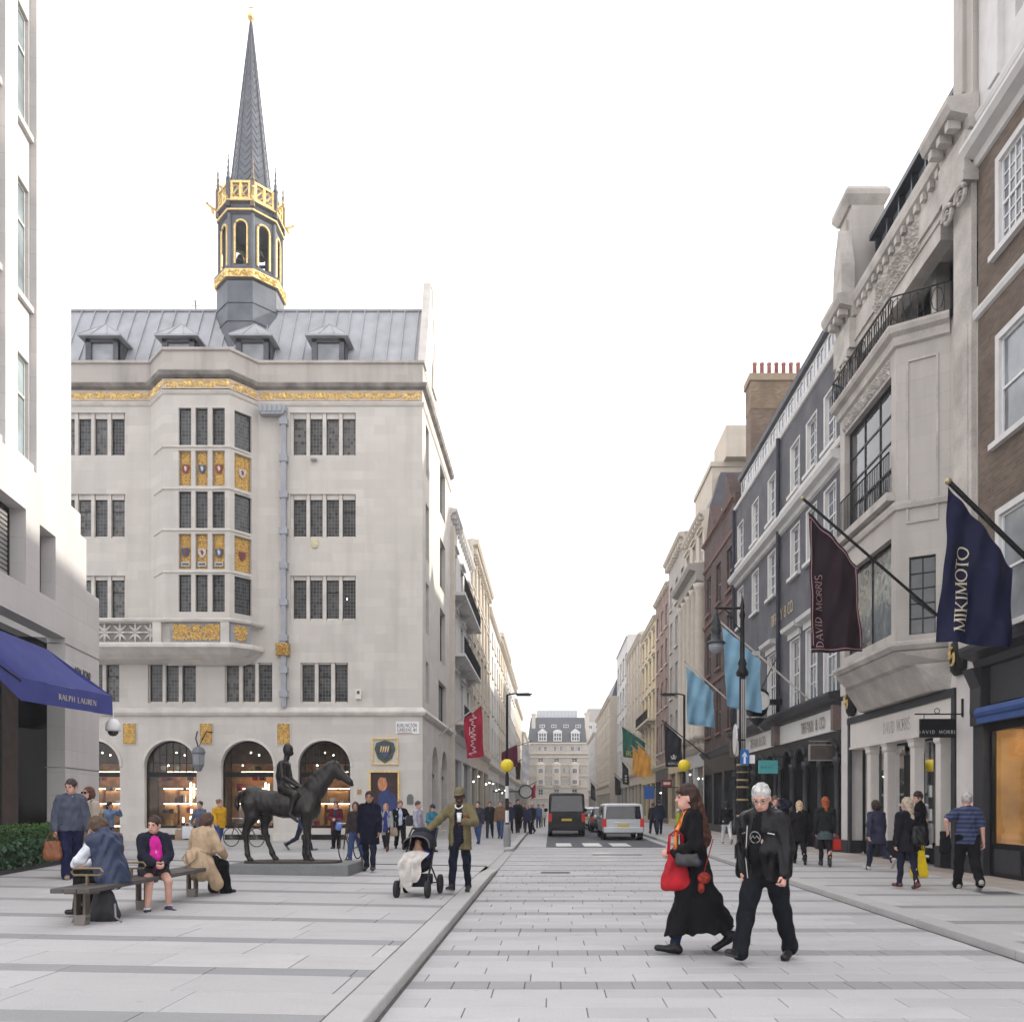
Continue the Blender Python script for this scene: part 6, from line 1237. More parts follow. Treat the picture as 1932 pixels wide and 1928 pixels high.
# ======================= bench
bn = thing('bench', 'long dark plank bench with metal legs and small armrests in the square', 'bench', (-5.55, 11.2, .17)); zs_ = .63
WD = mat('weathered dark timber', (.085, .075, .072), .6, .25, 3, .2); BM = mat('bronze bar', (.12, .10, .08), .5, .2, 6, 0, .4)
for k, xa in enumerate((-5.80, -5.645, -5.49)): m = MB(); m.box(xa, xa + .15, 9.5, 13.5, zs_ - .055, zs_); m.build('plank', WD, bn, bev=.008)
for y in (9.75, 11.2, 12.75):
    o = None
    for s in (-1, 1):
        m = MB(); x = -5.57 + s * .055
        m.loft([[(x - .016, y - .05, z), (x + .016, y - .05, z), (x + .016, y + .05, z), (x - .016, y + .05, z)] for z in (.24, zs_ - .055)]); m.build('leg', BM, bn)
    m = MB(); m.box(-5.76, -5.38, y - .04, y + .04, zs_ - .085, zs_ - .056); m.build('leg_rail', BM, bn)
    m = MB(); m.loft([[(-5.645, y - .05, .3), (-5.495, y - .05, .3), (-5.495, y + .05, .3), (-5.645, y + .05, .3)], [(-5.63, y - .06, .17), (-5.51, y - .06, .17), (-5.51, y + .06, .17), (-5.63, y + .06, .17)]]); m.build('foot', mat('leg shoe', (.17, .15, .14), .6), bn)
for y in (9.95, 11.0):
    m = MB(); x0 = -5.62; m.tube([(x0 - .16, y, zs_ + .2), (x0 + .16, y, zs_ + .2), (x0 + .19, y, zs_ + .16), (x0 + .16, y, zs_ + .12), (x0 - .16, y, zs_ + .12), (x0 - .19, y, zs_ + .16), (x0 - .16, y, zs_ + .2)], .014, 5); m.tube([(x0, y, zs_), (x0, y, zs_ + .12)], .02, 5); m.build('armrest', mat('brass rest', (.22, .17, .10), .4, .2, 5, 0, .6), bn)
# ======================= flags: pole fixed to a wall, cloth hanging from it
def flag(label, d, pole, quad, col, ball=True, polem=None, wv=.07, trim=None, r=.035, drop=None):
    """pole = (tip px, wall px); quad = cloth corners TL,TR,BR,BL in pixels on the plane at depth d"""
    P = [px(x, y, d) for x, y in quad]; t0, t1 = px(*pole[0], d), px(*pole[1], d)
    T = thing('flag', label, 'flag', t1); c0 = Vector(t0)
    wave = lambda X, Z: d + wv * math.sin((X - c0.x) * 7.5 + (Z - c0.z) * .9) * min(1, max(.25, (c0.z - Z) * .6)) + .45 * wv * math.sin((X - c0.x) * 13 - (Z - c0.z) * 3.2) + .35 * wv * math.sin((X - c0.x) * 4 + (Z - c0.z) * 6.5)
    def fn(u, v):
        a = [P[0][i] + (P[1][i] - P[0][i]) * u for i in (0, 2)]; b = [P[3][i] + (P[2][i] - P[3][i]) * u for i in (0, 2)]
        X, Z = a[0] + (b[0] - a[0]) * v, a[1] + (b[1] - a[1]) * v
        X += .025 * math.sin(v * 6 + u * 3); return (X, wave(X, Z), Z)
    m = MB(); m.grid(fn, 36, 40); cl = m.build('cloth', col, T, True)
    m = MB(); m.tube([t0, t1], r, 8); m.build('pole', polem or IRON, T)
    if ball: m = MB(); m.ball(t0, r * 1.35); m.build('finial', mat('brass ball', (.4, .33, .2), .35, .1, 5, 0, .6), T)
    if trim:
        m = MB(); q = .02
        for e in (.035,):
            L_ = [fn(e, v / 20) for v in range(1, 20)] ; R_ = [fn(1 - e, v / 20) for v in range(1, 20)]; B_ = [fn(u / 14, 1 - e * .7) for u in range(15)]; T_ = [fn(u / 14, e) for u in range(15)]
            for S_ in (L_, R_, B_, T_): m.tube([(x, y - .012, z) for x, y, z in S_], .012, 4)
        m.build('border', trim, T)
    return T, lambda X, Z, o=.03: (X, wave(X, Z) - o, Z), P
def cl_(name, c): return mat(name, c, .8, .12, 2, .15)
T, S_, P = flag('navy banner with cream lettering running up it, nearest on the right', 15.7, ((1789, 908), (1962, 1078)), ((1788, 918), (1915, 1072), (1905, 1222), (1769, 1210)), cl_('navy banner', (.004, .006, .036)), r=.05)
lx_ = xat(1792, 15.7); s = MB(); text(s, 'MIKIMOTO', lambda u, v: S_(lx_ + .28 - v + u * .052, zat(1192, 15.7) + u, .035), .245, .14, .06, .095); s.build('lettering', mat('cream flag print', (.62, .56, .42), .7, 0), T)
T, S_, P = flag('dark plum banner with pink border and lettering, second on the right', 19.3, ((1514, 940), (1777, 1168)), ((1525, 966), (1620, 1066), (1628, 1228), (1531, 1232)), cl_('plum banner', (.013, .003, .008)), True, None, .08, mat('pink border', (.35, .20, .22), .7, 0))
lx_ = xat(1536, 19.3); s = MB(); text(s, 'DAVID MORRIS', lambda u, v: S_(lx_ + .2 - v, zat(1222, 19.3) + u), .172, .12, .06, .145); s.build('lettering', mat('pink flag print', (.42, .27, .28), .7, 0), T)
LB = cl_('pale blue flag', (.20, .37, .50)); WP = mat('cream pole', (.5, .46, .42), .5)
for lab, d, pole, quad, ty, tx in (('pale blue flag hanging behind the tall lamp post', 29.7, ((1358, 1172), (1527, 1320)), ((1362, 1182), (1435, 1247), (1437, 1345), (1372, 1332)), 1338, 1376), ('pale blue flag, the left of the two light blue ones', 35.6, ((1292, 1248), (1447, 1385)), ((1294, 1256), (1347, 1305), (1348, 1373), (1297, 1366)), 1367, 1300)):
    T, S_, P = flag(lab, d, pole, quad, LB, True, WP); s = MB(); text(s, 'TIFFANY & CO.', lambda u, v: S_(xat(tx, d) + u, zat(ty, d) + v), .105, .12, .07, .03, True, .75); s.build('lettering', mat('grey blue print', (.12, .2, .27), .7, 0), T)
T, S_, P = flag('charcoal flag with white crest beside the right beacon', 48, ((1248, 1358), (1341, 1433)), ((1252, 1364), (1287, 1395), (1287, 1446), (1256, 1447)), cl_('charcoal flag', (.022, .022, .03)))
s = MB(); [s.face([S_(xat(1271 + x * k, 48), zat(1432 + y * k, 48)) for x, y in q]) for q in (((-5, 0), (5, 0), (6, -4), (-6, -4)), ((-6, -4), (-4, -4), (-6, -10), (-8, -8)), ((4, -4), (6, -4), (8, -8), (6, -10)), ((-2, -4), (2, -4), (2.5, -12), (-2.5, -12))) for k in (.7,)]; text(s, 'MONCLER', lambda u, v: S_(xat(1260, 48) + u, zat(1442, 48) + v), .12, .15, .1, .05, False); s.build('crest', mat('white flag print', (.6, .6, .6), .7, 0), T)
T, S_, P = flag('green flag with gold lettering far down the right side', 72, ((1172, 1366), (1232, 1412)), ((1173, 1370), (1218, 1402), (1217, 1432), (1176, 1428)), cl_('green flag', (.02, .14, .10)), True, WP)
s = MB(); text(s, 'ROLEX', lambda u, v: S_(xat(1181, 72) + u, zat(1426, 72) + v), .45, .16, .1, .1, False); s.build('lettering', mat('gold flag print', (.5, .4, .12), .7, 0), T)
OR = cl_('orange flag', (.72, .36, .07)); flag('orange flag, the front and larger of two side by side', 62, ((1200, 1398), (1246, 1440)), ((1203, 1404), (1228, 1430), (1230, 1464), (1203, 1465)), OR, True, WP); flag('orange flag, mostly behind the larger orange one', 66, ((1191, 1406), (1236, 1448)), ((1193, 1410), (1206, 1424), (1207, 1462), (1194, 1462)), OR, True, WP)
T, S_, P = flag('narrow black flag with white marks below the green flag', 80, ((1172, 1430), (1216, 1470)), ((1173, 1435), (1186, 1452), (1187, 1480), (1175, 1479)), cl_('black flag', (.008, .0075, .009)), True, WP)
s = MB(); [s.face([S_(xat(x, 80), zat(y, 80)) for x, y in ((1179, q), (1183, q), (1183, q + 3), (1179, q + 3))]) for q in (1462, 1467, 1472)]; s.build('marks', MT['white flag print'], T)
flag('black flag with white emblem low on the right, far down the street', 95, ((1158, 1458), (1196, 1490)), ((1159, 1463), (1171, 1474), (1172, 1499), (1161, 1500)), MT['black flag'])
flag('small dark flag beside the end of the street', 140, ((1113, 1470), (1150, 1505)), ((1114, 1474), (1123, 1485), (1124, 1512), (1115, 1506)), MT['black flag'], False)
T, S_, P = flag('bright red flag with white script lettering on the left', 39.5, ((912, 1323), (828, 1388)), ((908, 1331), (875, 1357), (881, 1431), (914, 1427)), cl_('red flag', (.36, .012, .04)), False, WP)
s = MB(); zz = lambda u: zat(1424, 39.5) + u
pts = []; 
for i in range(100):
    t = i / 99; pts.append(S_(xat(892.5, 39.5) - .09 * math.sin(t * 60) * (1.6 if .0 < (t * 60 / 6.28) % 4 < 1 else .8) - .05 * math.cos(t * 23), zz(t * 1.95)))
s.tube(pts, .017, 4); s.tube([S_(xat(886, 39.5), zz(.95)), S_(xat(886, 39.5), zz(1.35))], .017, 4); s.build('script', mat('white script', (.75, .75, .75), .7, 0), T)
flag('maroon flag behind the left beacon', 58, ((980, 1400), (936, 1425)), ((975, 1405), (947, 1418), (946, 1447), (978, 1446)), cl_('maroon flag', (.14, .012, .04)), False, WP)
flag('black flag just right of the maroon one', 66, ((984, 1432), (960, 1448)), ((982, 1436), (973, 1440), (973, 1470), (982, 1470)), MT['black flag'], False)
flag('white hanging banner far down the left side', 72, ((1003, 1398), (960, 1412)), ((998, 1402), (985, 1406), (985, 1478), (999, 1470)), cl_('white banner', (.66, .66, .7)), False)
flag('small red pennant far down the left side', 80, ((1013, 1474), (978, 1492)), ((1010, 1477), (1002, 1488), (1002, 1507), (1011, 1504)), MT['red flag'], False)
bsn = thing('hanging_sign', 'square blue hanging sign under the orange flags', 'sign', (8, 60, 3)); m = MB(); m.box(xat(1215, 60), xat(1234, 60), 59.97, 60.03, zat(1507, 60), zat(1483, 60)); m.build('board', mat('sign blue', (.03, .12, .42), .5, .05), bsn); m = MB(); m.box(xat(1234, 60), FR, 59.98, 60.02, zat(1486, 60), zat(1484.5, 60)); m.build('bracket', IRON, bsn)
rs = thing('shop_sign', 'small red box sign with white word on the brick front', 'sign', (8.6, 63, 3)); m = MB(); m.box(xat(1248, 62), xat(1267, 62), 61.8, 62.2, zat(1485, 62), zat(1470, 62)); m.build('box', mat('dark red sign', (.25, .02, .02), .5), rs); m = MB(); m.box(xat(1251, 62), xat(1264, 62), 61.77, 61.8, zat(1480, 62), zat(1475, 62)); m.build('lettering', MT['sign white'], rs)
# ======================= lamp posts, beacons, signs
def beacon(label, X, Y, s):
    T = thing('belisha_beacon', label, 'beacon', (X, Y, .1)); k = Y / F
    zb = CH + (HY - 1444) * k; zt = CH + (HY - 1311) * k; n = 6
    for i in range(n): m = MB(); a, b = .1 + (zb - .3 - .1) * i / n, .1 + (zb - .3 - .1) * (i + 1) / n; m.lathe((X, Y, a), [(.065, 0), (.065, b - a)], 10); m.build('white_band' if i % 2 == 0 and i else 'black_band', mat('beacon white', (.7, .7, .7), .5, .05) if i % 2 == 0 and i else IRON, T)
    m = MB(); m.lathe((X, Y, .1), [(.13, 0), (.13, .7), (.08, .8)], 10); m.build('base', mat('grey base', (.25, .25, .26), .6), T)
    m = MB(); m.tube([(X, Y, zb - .3), (X, Y, zt)], .045, 8); m.tube([(X, Y, zt), (X + s * .25, Y, zt + .05), (X + s * .9, Y, zt + .03)], .03, 6); m.build('mast', IRON, T)
    m = MB(); m.loft([[(X + s * .35, Y - .1, zt - .03), (X + s * .85, Y - .12, zt - .03), (X + s * .85, Y + .12, zt - .03), (X + s * .35, Y + .1, zt - .03)], [(X + s * .3, Y - .08, zt + .06), (X + s * .8, Y - .1, zt + .07), (X + s * .8, Y + .1, zt + .07), (X + s * .3, Y + .08, zt + .06)]]); m.build('lamp_head', IRON, T)
    m = MB(); m.ball((X, Y, zb), .24, 16); m.build('globe', mat('yellow globe', (.75, .58, .03), .3, .03), T, True)
beacon('yellow globed crossing beacon with street lamp on the left pavement', -1.58, 29.4, 1); beacon('yellow globed crossing beacon with street lamp on the right pavement', 5.05, 31.2, -1)
lp = thing('lamp_post', 'tall ornate black lamp post with gold rings and one hanging lantern', 'lamp post', (5.35, 23, .1)); X, Y = 5.35, 23.0
m = MB(); m.lathe((X, Y, .1), [(.22, 0), (.22, .35), (.16, .45), (.16, 1.1), (.135, 1.2), (.15, 1.3), (.15, 2.3), (.175, 2.35), (.175, 2.5), (.12, 2.7), (.1, 3.0), (.085, 5.1), (.075, 5.2)], 14); m.build('column', IRON, lp, True)
for z in (.5, 1.2, 1.65, 2.0, 2.2, 2.42, 2.62): m = MB(); m.lathe((X, Y, .1 + z - .025), [(.15, -.015), (.178, 0), (.178, .03), (.15, .045)], 14); m.build('gold_ring', mat('gold paint', (.3, .23, .12), .5, .1, 5, 0, .3), lp, True)
m = MB(); [m.box(X - .1 + .05 * k, X - .07 + .05 * k, Y - .108, Y - .08, 3.0, 5.1) for k in range(1, 4)]; m.build('flutes', mat('silver paint', (.38, .36, .34), .5), lp)
m = MB(); m.lathe((X, Y, 5.2), [(.16, 0), (.18, .1), (.1, .25), (.13, .35), (.07, .5), (.06, 1.6), (.09, 1.7), (.05, 1.85), (.07, 1.95), (.01, 2.25)], 12); m.build('upper_shaft', IRON, lp, True)
za_ = zat(1147, 23); xl = xat(1351, 23)
m = MB(); m.tube([(X, Y, za_), (xl, Y, za_), (xl, Y, za_ - .2)], .04, 8); m.tube([(X - .05, Y, za_ - .6), (X - .2, Y, za_ - .45), (X - .3, Y, za_ - .2), (X - .5, Y, za_ - .02)], .02, 5); m.build('arm', IRON, lp)
m = MB(); m.lathe((xl, Y, za_ - 1.0), [(.27, 0), (.26, .04), (.14, .12), (.12, .3), (.16, .36), (.1, .5), (.13, .6), (.06, .8), (.05, .95)], 14); m.build('lantern_hood', mat('lantern black', (.03, .035, .04), .4), lp, True)
m = MB(); m.lathe((xl, Y, za_ - 1.28), [(.02, 0), (.12, .03), (.2, .13), (.22, .28)], 14); m.build('lantern_bowl', mat('frosted bowl', (.25, .27, .29), .15, .05), lp, True)
def sgn(label, x0, x1, y0, y1, Yq, col, mk):
    T = thing('road_sign', label, 'road sign', ((xat(x0, Yq) + xat(x1, Yq)) / 2, Yq, zat(y1, Yq))); m = MB(); m.box(xat(x0, Yq), xat(x1, Yq), Yq - .015, Yq + .015, zat(y1, Yq), zat(y0, Yq)); m.build('plate', col, T); m = MB(); f5 = frF(Yq - .017)
    for q in mk: m.face([f5(xat(a, Yq), 0, zat(b, Yq)) for a, b in q])
    m.build('symbol', MT['sign white'], T); return T
BL = mat('road sign blue', (.01, .15, .50), .4, .02)
sgn('blue one-way sign with white arrow on the tall lamp post', 1397, 1412.5, 1414, 1442, 22.6, BL, [((1402.8, 1440), (1406.8, 1440), (1406.8, 1426), (1402.8, 1426)), ((1399, 1428), (1404.8, 1418), (1410.6, 1428), (1404.8, 1424.5))])
sgn('small blue and white parking plate beside the one-way sign', 1414, 1424, 1424, 1440, 22.7, MT['sign white'], [])
T = thing('road_sign', 'round grey sign seen edge-on left of the lamp post', 'road sign', (xat(1386, 22.6), 22.6, 3)); m = MB(); m.lathe((0, 0, 0), [(.42, -.02), (.42, .02)], 18); m.v = [(xat(1387, 22.6) + z + .1 * x, 22.6 + x, zat(1395, 22.6) + y) for x, y, z in m.v]; m.build('disc', mat('sign grey back', (.55, .55, .56), .4), T); m = MB(); m.box(xat(1388, 22.6), X, 22.62, 22.7, zat(1397, 22.6), zat(1394, 22.6)); m.build('clamp', IRON, T)
lp2 = thing('street_clock', 'far round clock hanging over the left pavement', 'clock', (-3.4, 75, 3)); m = MB(); m.lathe((0, 0, 0), [(.55, -.05), (.55, .05)], 16); m.v = [(xat(992, 75) + x, 75 + z, zat(1493, 75) + y) for x, y, z in m.v]; m.build('dial', mat('clock face pale', (.6, .6, .58), .5), lp2); m = MB(); m.tube([(xat(992, 75) + .6 * math.cos(a), 74.93, zat(1493, 75) + .6 * math.sin(a)) for a in (k * .4 for k in range(17))], .06, 5); m.box(FL, xat(992, 75) - .5, 74.95, 75.05, zat(1493, 75) - .05, zat(1493, 75) + .05); m.build('rim', IRON, lp2)
# potted conifers by the arched shop
for i, (x, lab) in enumerate(((1421, 'clipped potted conifer nearest the lamp post by the arched shop'), (1441, 'clipped potted conifer further right by the arched shop'))):
    Y = 31.2 - i * 1.2; Xc = xat(x, Y); T = thing('potted_conifer', lab, 'plant', (Xc, Y, .1), 0, 'potted conifers'); m = MB(); m.lathe((Xc, Y, .1), [(.25, 0), (.34, .6), (.3, .6)], 12); m.build('pot', IRON, T); r = np.random.RandomState(i); m = MB()
    m2 = MB(); m2.tube([(Xc, Y, .6), (Xc, Y, 2.2)], .05, 6); m2.build('trunk', WD, T)
    for _ in range(1500):
        z = r.rand(); rad = .48 * (1 - z) ** .8 * (.75 + .3 * r.rand()) + .03; a = r.rand() * 6.28; p = Vector((Xc + rad * math.cos(a), Y + rad * math.sin(a), .75 + 1.75 * z)); d1 = Vector(r.normal(size=3)).normalized() * .06; d2 = Vector(r.normal(size=3)).normalized() * .03; m.face([p - d1, p + d2, p + d1, p - d2])
    stuff(m.build('crown', mat('conifer green', (.018, .045, .022), .6, .4, 5, 0, 0, .3, .3), T))
# ======================= vehicles
def car(label, X, Y, W, L, H, paint, van=False, name='car', rw=None, plate=True, head=True):
    T = thing(name, label, 'van' if van else 'car', (X, Y, 0)); hw = W / 2; m = MB()
    if van: stn = [(0, .98, .93, .5, H * .985), (.06, 1, .95, .45, H), (L * .6, 1, .95, .45, H), (L * .76, 1, .9, .45, H * .97), (L * .87, .99, .9, .45, H * .62), (L * .97, .95, .8, .45, H * .5), (L, .85, .7, .5, H * .36)]
    else: stn = [(0, .94, .8, .5, H * .62), (.08, .98, .86, .45, H * .66), (L * .1, 1, .86, .42, H * .7), (L * .2, 1, .76, .42, H * .97), (L * .3, 1, .76, .42, H), (L * .52, 1, .76, .42, H * .98), (L * .68, 1, .84, .42, H * .68), (L * .9, .97, .8, .42, H * .58), (L, .86, .72, .5, H * .42)]
    rings = []
    for y, a, b, zb, zt in stn:
        w1, w2 = hw * a, hw * b; zm = min(zt * .98, zb * .55 + H * .36); zb = .28 + (zb - .42)
        half = [(w1 * .9, zb), (w1, zb + .12), (w1, zm), (w1 * .985, zm + .04), (w2 * 1.0, zt - .12 * H * .5), (w2 * .93, zt - .035), (w2 * .75, zt)]
        rings.append([(X + x, Y + y, z) for x, z in half] + [(X - x, Y + y, z) for x, z in half[::-1]])
    m.loft(rings); m.build('body', paint, T, False, bev=.03)
    TY, GLc = mat('tyre rubber', (.02, .02, .022), .8), glass('car glass', (.02, .024, .03), .03, 0, .8, 0)
    for sx in (-1, 1):
        for yy in (L * .17, L * .82):
            o = MB(); o.lathe((0, 0, 0), [(.2, -.1), (.3, -.11), (.33, -.06), (.33, .06), (.3, .11), (.2, .1)], 18); o.v = [(X + sx * (hw - .1) + z, Y + yy + x, .33 + y) for x, y, z in o.v]; wv_ = o.build('wheel', TY, T, True)
            o = MB(); o.lathe((0, 0, 0), [(.19, -.09), (.2, .09)], 12); o.v = [(X + sx * (hw - .09) + z, Y + yy + x, .33 + y) for x, y, z in o.v]; o.build('rim', mat('alloy', (.4, .4, .41), .35, .05, 5, 0, .6), wv_)
    if van:
        z0, z1 = H * .58, H * .93; wb, wt = hw * .86, hw * .8
        b = MB(); b.face([(X - wb, Y - .012, z0), (X + wb, Y - .012, z0), (X + wt, Y + .0, z1), (X - wt, Y + .0, z1)]); b.build('rear_window', GLc, T)
        for sx in (-1, 1): b = MB(); b.face([(X + sx * (hw + .006), Y + .5, z0), (X + sx * (hw + .006), Y + L * .72, z0), (X + sx * (hw * .97), Y + L * .66, z1 * .97), (X + sx * (hw * .97), Y + .5, z1 * .97)]); b.build('side_window', GLc, T)
        zl = H * .34
    else:
        b = MB(); b.face([(X - hw * .74, Y + L * .1, H * .69), (X + hw * .74, Y + L * .1, H * .69), (X + hw * .64, Y + L * .19, H * .93), (X - hw * .64, Y + L * .19, H * .93)]); b.v = [(x, y - .03, z + .01) for x, y, z in b.v]; b.build('rear_window', GLc, T); zl = H * .46
        for sx in (-1, 1): b = MB(); b.face([(X + sx * hw * .98, Y + L * .16, H * .66), (X + sx * hw * .98, Y + L * .64, H * .66), (X + sx * hw * .82, Y + L * .52, H * .92), (X + sx * hw * .82, Y + L * .24, H * .92)]); b.build('side_window', GLc, T)
    RL = emit('tail lamp', (.45, .012, .012), .12)
    for sx in (-1, 1):
        b = MB(); x = X + sx * hw * .9; b.box(x - .09, x + .09, Y - .03, Y + .1, zl, zl + (.42 if van else .2)); b.build('tail_light', RL, T, bev=.02)
        b = MB(); b.ball((X + sx * (hw + .14), Y + L * .66, H * .6 if van else H * .68), .11, 8, 1, .6, 1); b.build('mirror', paint, T, True)
    b = MB(); b.box(X - hw * .96, X + hw * .96, Y - .09, Y + .06, .34, .6); b.build('bumper', rw or paint, T, bev=.03)
    if plate:
        b = MB(); zp_ = H * .36 if van else .64; b.box(X - .26, X + .26, Y - .1 if not van else Y - .03, Y - .02 if not van else Y, zp_, zp_ + .12); b.build('number_plate', mat('plate yellow', (.6, .45, .08), .5, .05), T)
        b = MB(); b.box(X - .4, X + .4, Y - .035, Y, zp_ + .18, zp_ + .22); b.build('handle_strip', mat('chrome', (.6, .6, .62), .2, 0, 5, 0, .9) if rw is None else IRON, T)
    return T
SIL = mat('silver paint car', (.50, .52, .54), .28, .03, 3, 0, .5, .5); BKP = mat('black car paint', (.004, .0045, .006), .25, 0, 3, 0, 0, .35); GRC = mat('dark grey car paint', (.05, .052, .056), .25, 0, 3, 0, .3, .6); WHC = mat('white car paint', (.62, .62, .63), .25, .02, 3, 0, 0, .6)
car('tall black van with tinted rear window in the left lane', .78, 41.3, 1.86, 5.2, 2.2, BKP, True, 'parked_van', mat('black bumper', (.02, .02, .022), .6))
car('silver people carrier with red tail lights in front of the crossing', 3.25, 37.0, 1.88, 4.8, 1.66, SIL, True, 'people_carrier')
car('dark grey car ahead of the silver people carrier', 3.15, 47.5, 1.7, 4.2, 1.45, GRC); car('white car between the black van and the dark car', 2.35, 54.5, 1.75, 4.3, 1.42, WHC); car('dark car further up the street beyond the white one', 3.5, 62, 1.75, 4.3, 1.45, BKP)
# ======================= bicycles
def bike(label, X, Y, Z, rz):
    T = thing('bicycle', label, 'bicycle', (X, Y, Z), rz)
    for y in (-.52, .52):
        m = MB(); m.tube([(0, y + .33 * math.cos(a), .34 + .33 * math.sin(a)) for a in (k * math.pi / 12 for k in range(25))], .018, 5); w_ = m.build('wheel', MT['tyre rubber'], T, local=True); m = MB()
        for k in range(8): a = k * math.pi / 8; m.tube([(0, y + .32 * math.cos(a), .34 + .32 * math.sin(a)), (0, y - .32 * math.cos(a), .34 - .32 * math.sin(a))], .003, 3)
        stuff(m.build('spokes', MT['alloy'], w_, local=True))
    m = MB(); A_, B_, C_, D_ = (0, -.52, .34), (0, -.08, .3), (0, -.2, .82), (0, .36, .8)
    for a, b in ((A_, B_), (A_, C_), (B_, C_), (C_, D_), (B_, D_), (D_, (0, .52, .34)), (D_, (0, .33, .95))): m.tube([a, b], .02, 6)
    m.build('frame', mat('bicycle paint', (.06, .06, .07), .4), T, local=True); m = MB(); m.ball((0, -.22, .93), .1, 8, .8, 1.4, .4); m.tube([(0, -.2, .82), (0, -.22, .92)], .015, 5); m.build('saddle', IRON, T, local=True); m = MB(); m.tube([(-.28, .25, 1.0), (-.2, .34, 1.02), (.2, .34, 1.02), (.28, .25, 1.0)], .016, 6); m.build('handlebar', mat('chrome', (.6, .6, .62), .2, 0, 5, 0, .9), T, local=True)
g_ = ground(460, 1597); bike('dark bicycle leaning by the arched window behind the horse', g_[0], g_[1], g_[2], R(75)); g_ = ground(662, 1622); bike('bicycle seen end-on between the statue and the man in the navy coat', g_[0], g_[1], g_[2], R(172))
g_ = ground(228, 1597); cn = tag(MB().lathe(g_, [(.12, 0), (.12, .03), (.08, .04), (.05, .5)], 12).build('traffic_cone', mat('cone orange', (.8, .16, .03), .5, .05)), 'orange traffic cone behind the seated woman in the gilet', 'traffic cone')
# ======================= people
SKIN = {'l': mat('skin light', (.50, .29, .21), .55, .1, 12, .05, 0, .3, 0, True), 'p': mat('skin pink', (.58, .33, .26), .55, .1, 12, .05, 0, .3, 0, True), 't': mat('skin tan', (.38, .21, .14), .55, .1, 12, .05, 0, .3, 0, True), 'd': mat('skin dark', (.055, .028, .018), .5, .15, 12, .05, 0, .35, 0, True)}
def hairm(c): return mat('hair %.2f %.2f %.2f' % c, c, .5, .45, 30, .5, 0, .35, 0, True)
EYEM = mat('eye dark', (.012, .01, .01), .2, 0); LIP = mat('lip', (.32, .11, .10), .5, 0)
BLACK = (.006, .006, .0075); NAVY = (.011, .016, .045); JEAN = (.035, .06, .15); DJEAN = (.008, .011, .022)
def ik(a, t, l1, l2, hint):
    a, t, hint = Vector(a), Vector(t), Vector(hint); d = t - a; L = min(d.length, (l1 + l2) * .995); u = d.normalized(); x = (l1 * l1 - l2 * l2 + L * L) / (2 * L); h = math.sqrt(max(0, l1 * l1 - x * x))
    p = hint - u * hint.dot(u); p = p.normalized() if p.length > 1e-6 else Vector((0, 0, -1))
    return a + u * x + p * h, a + u * L
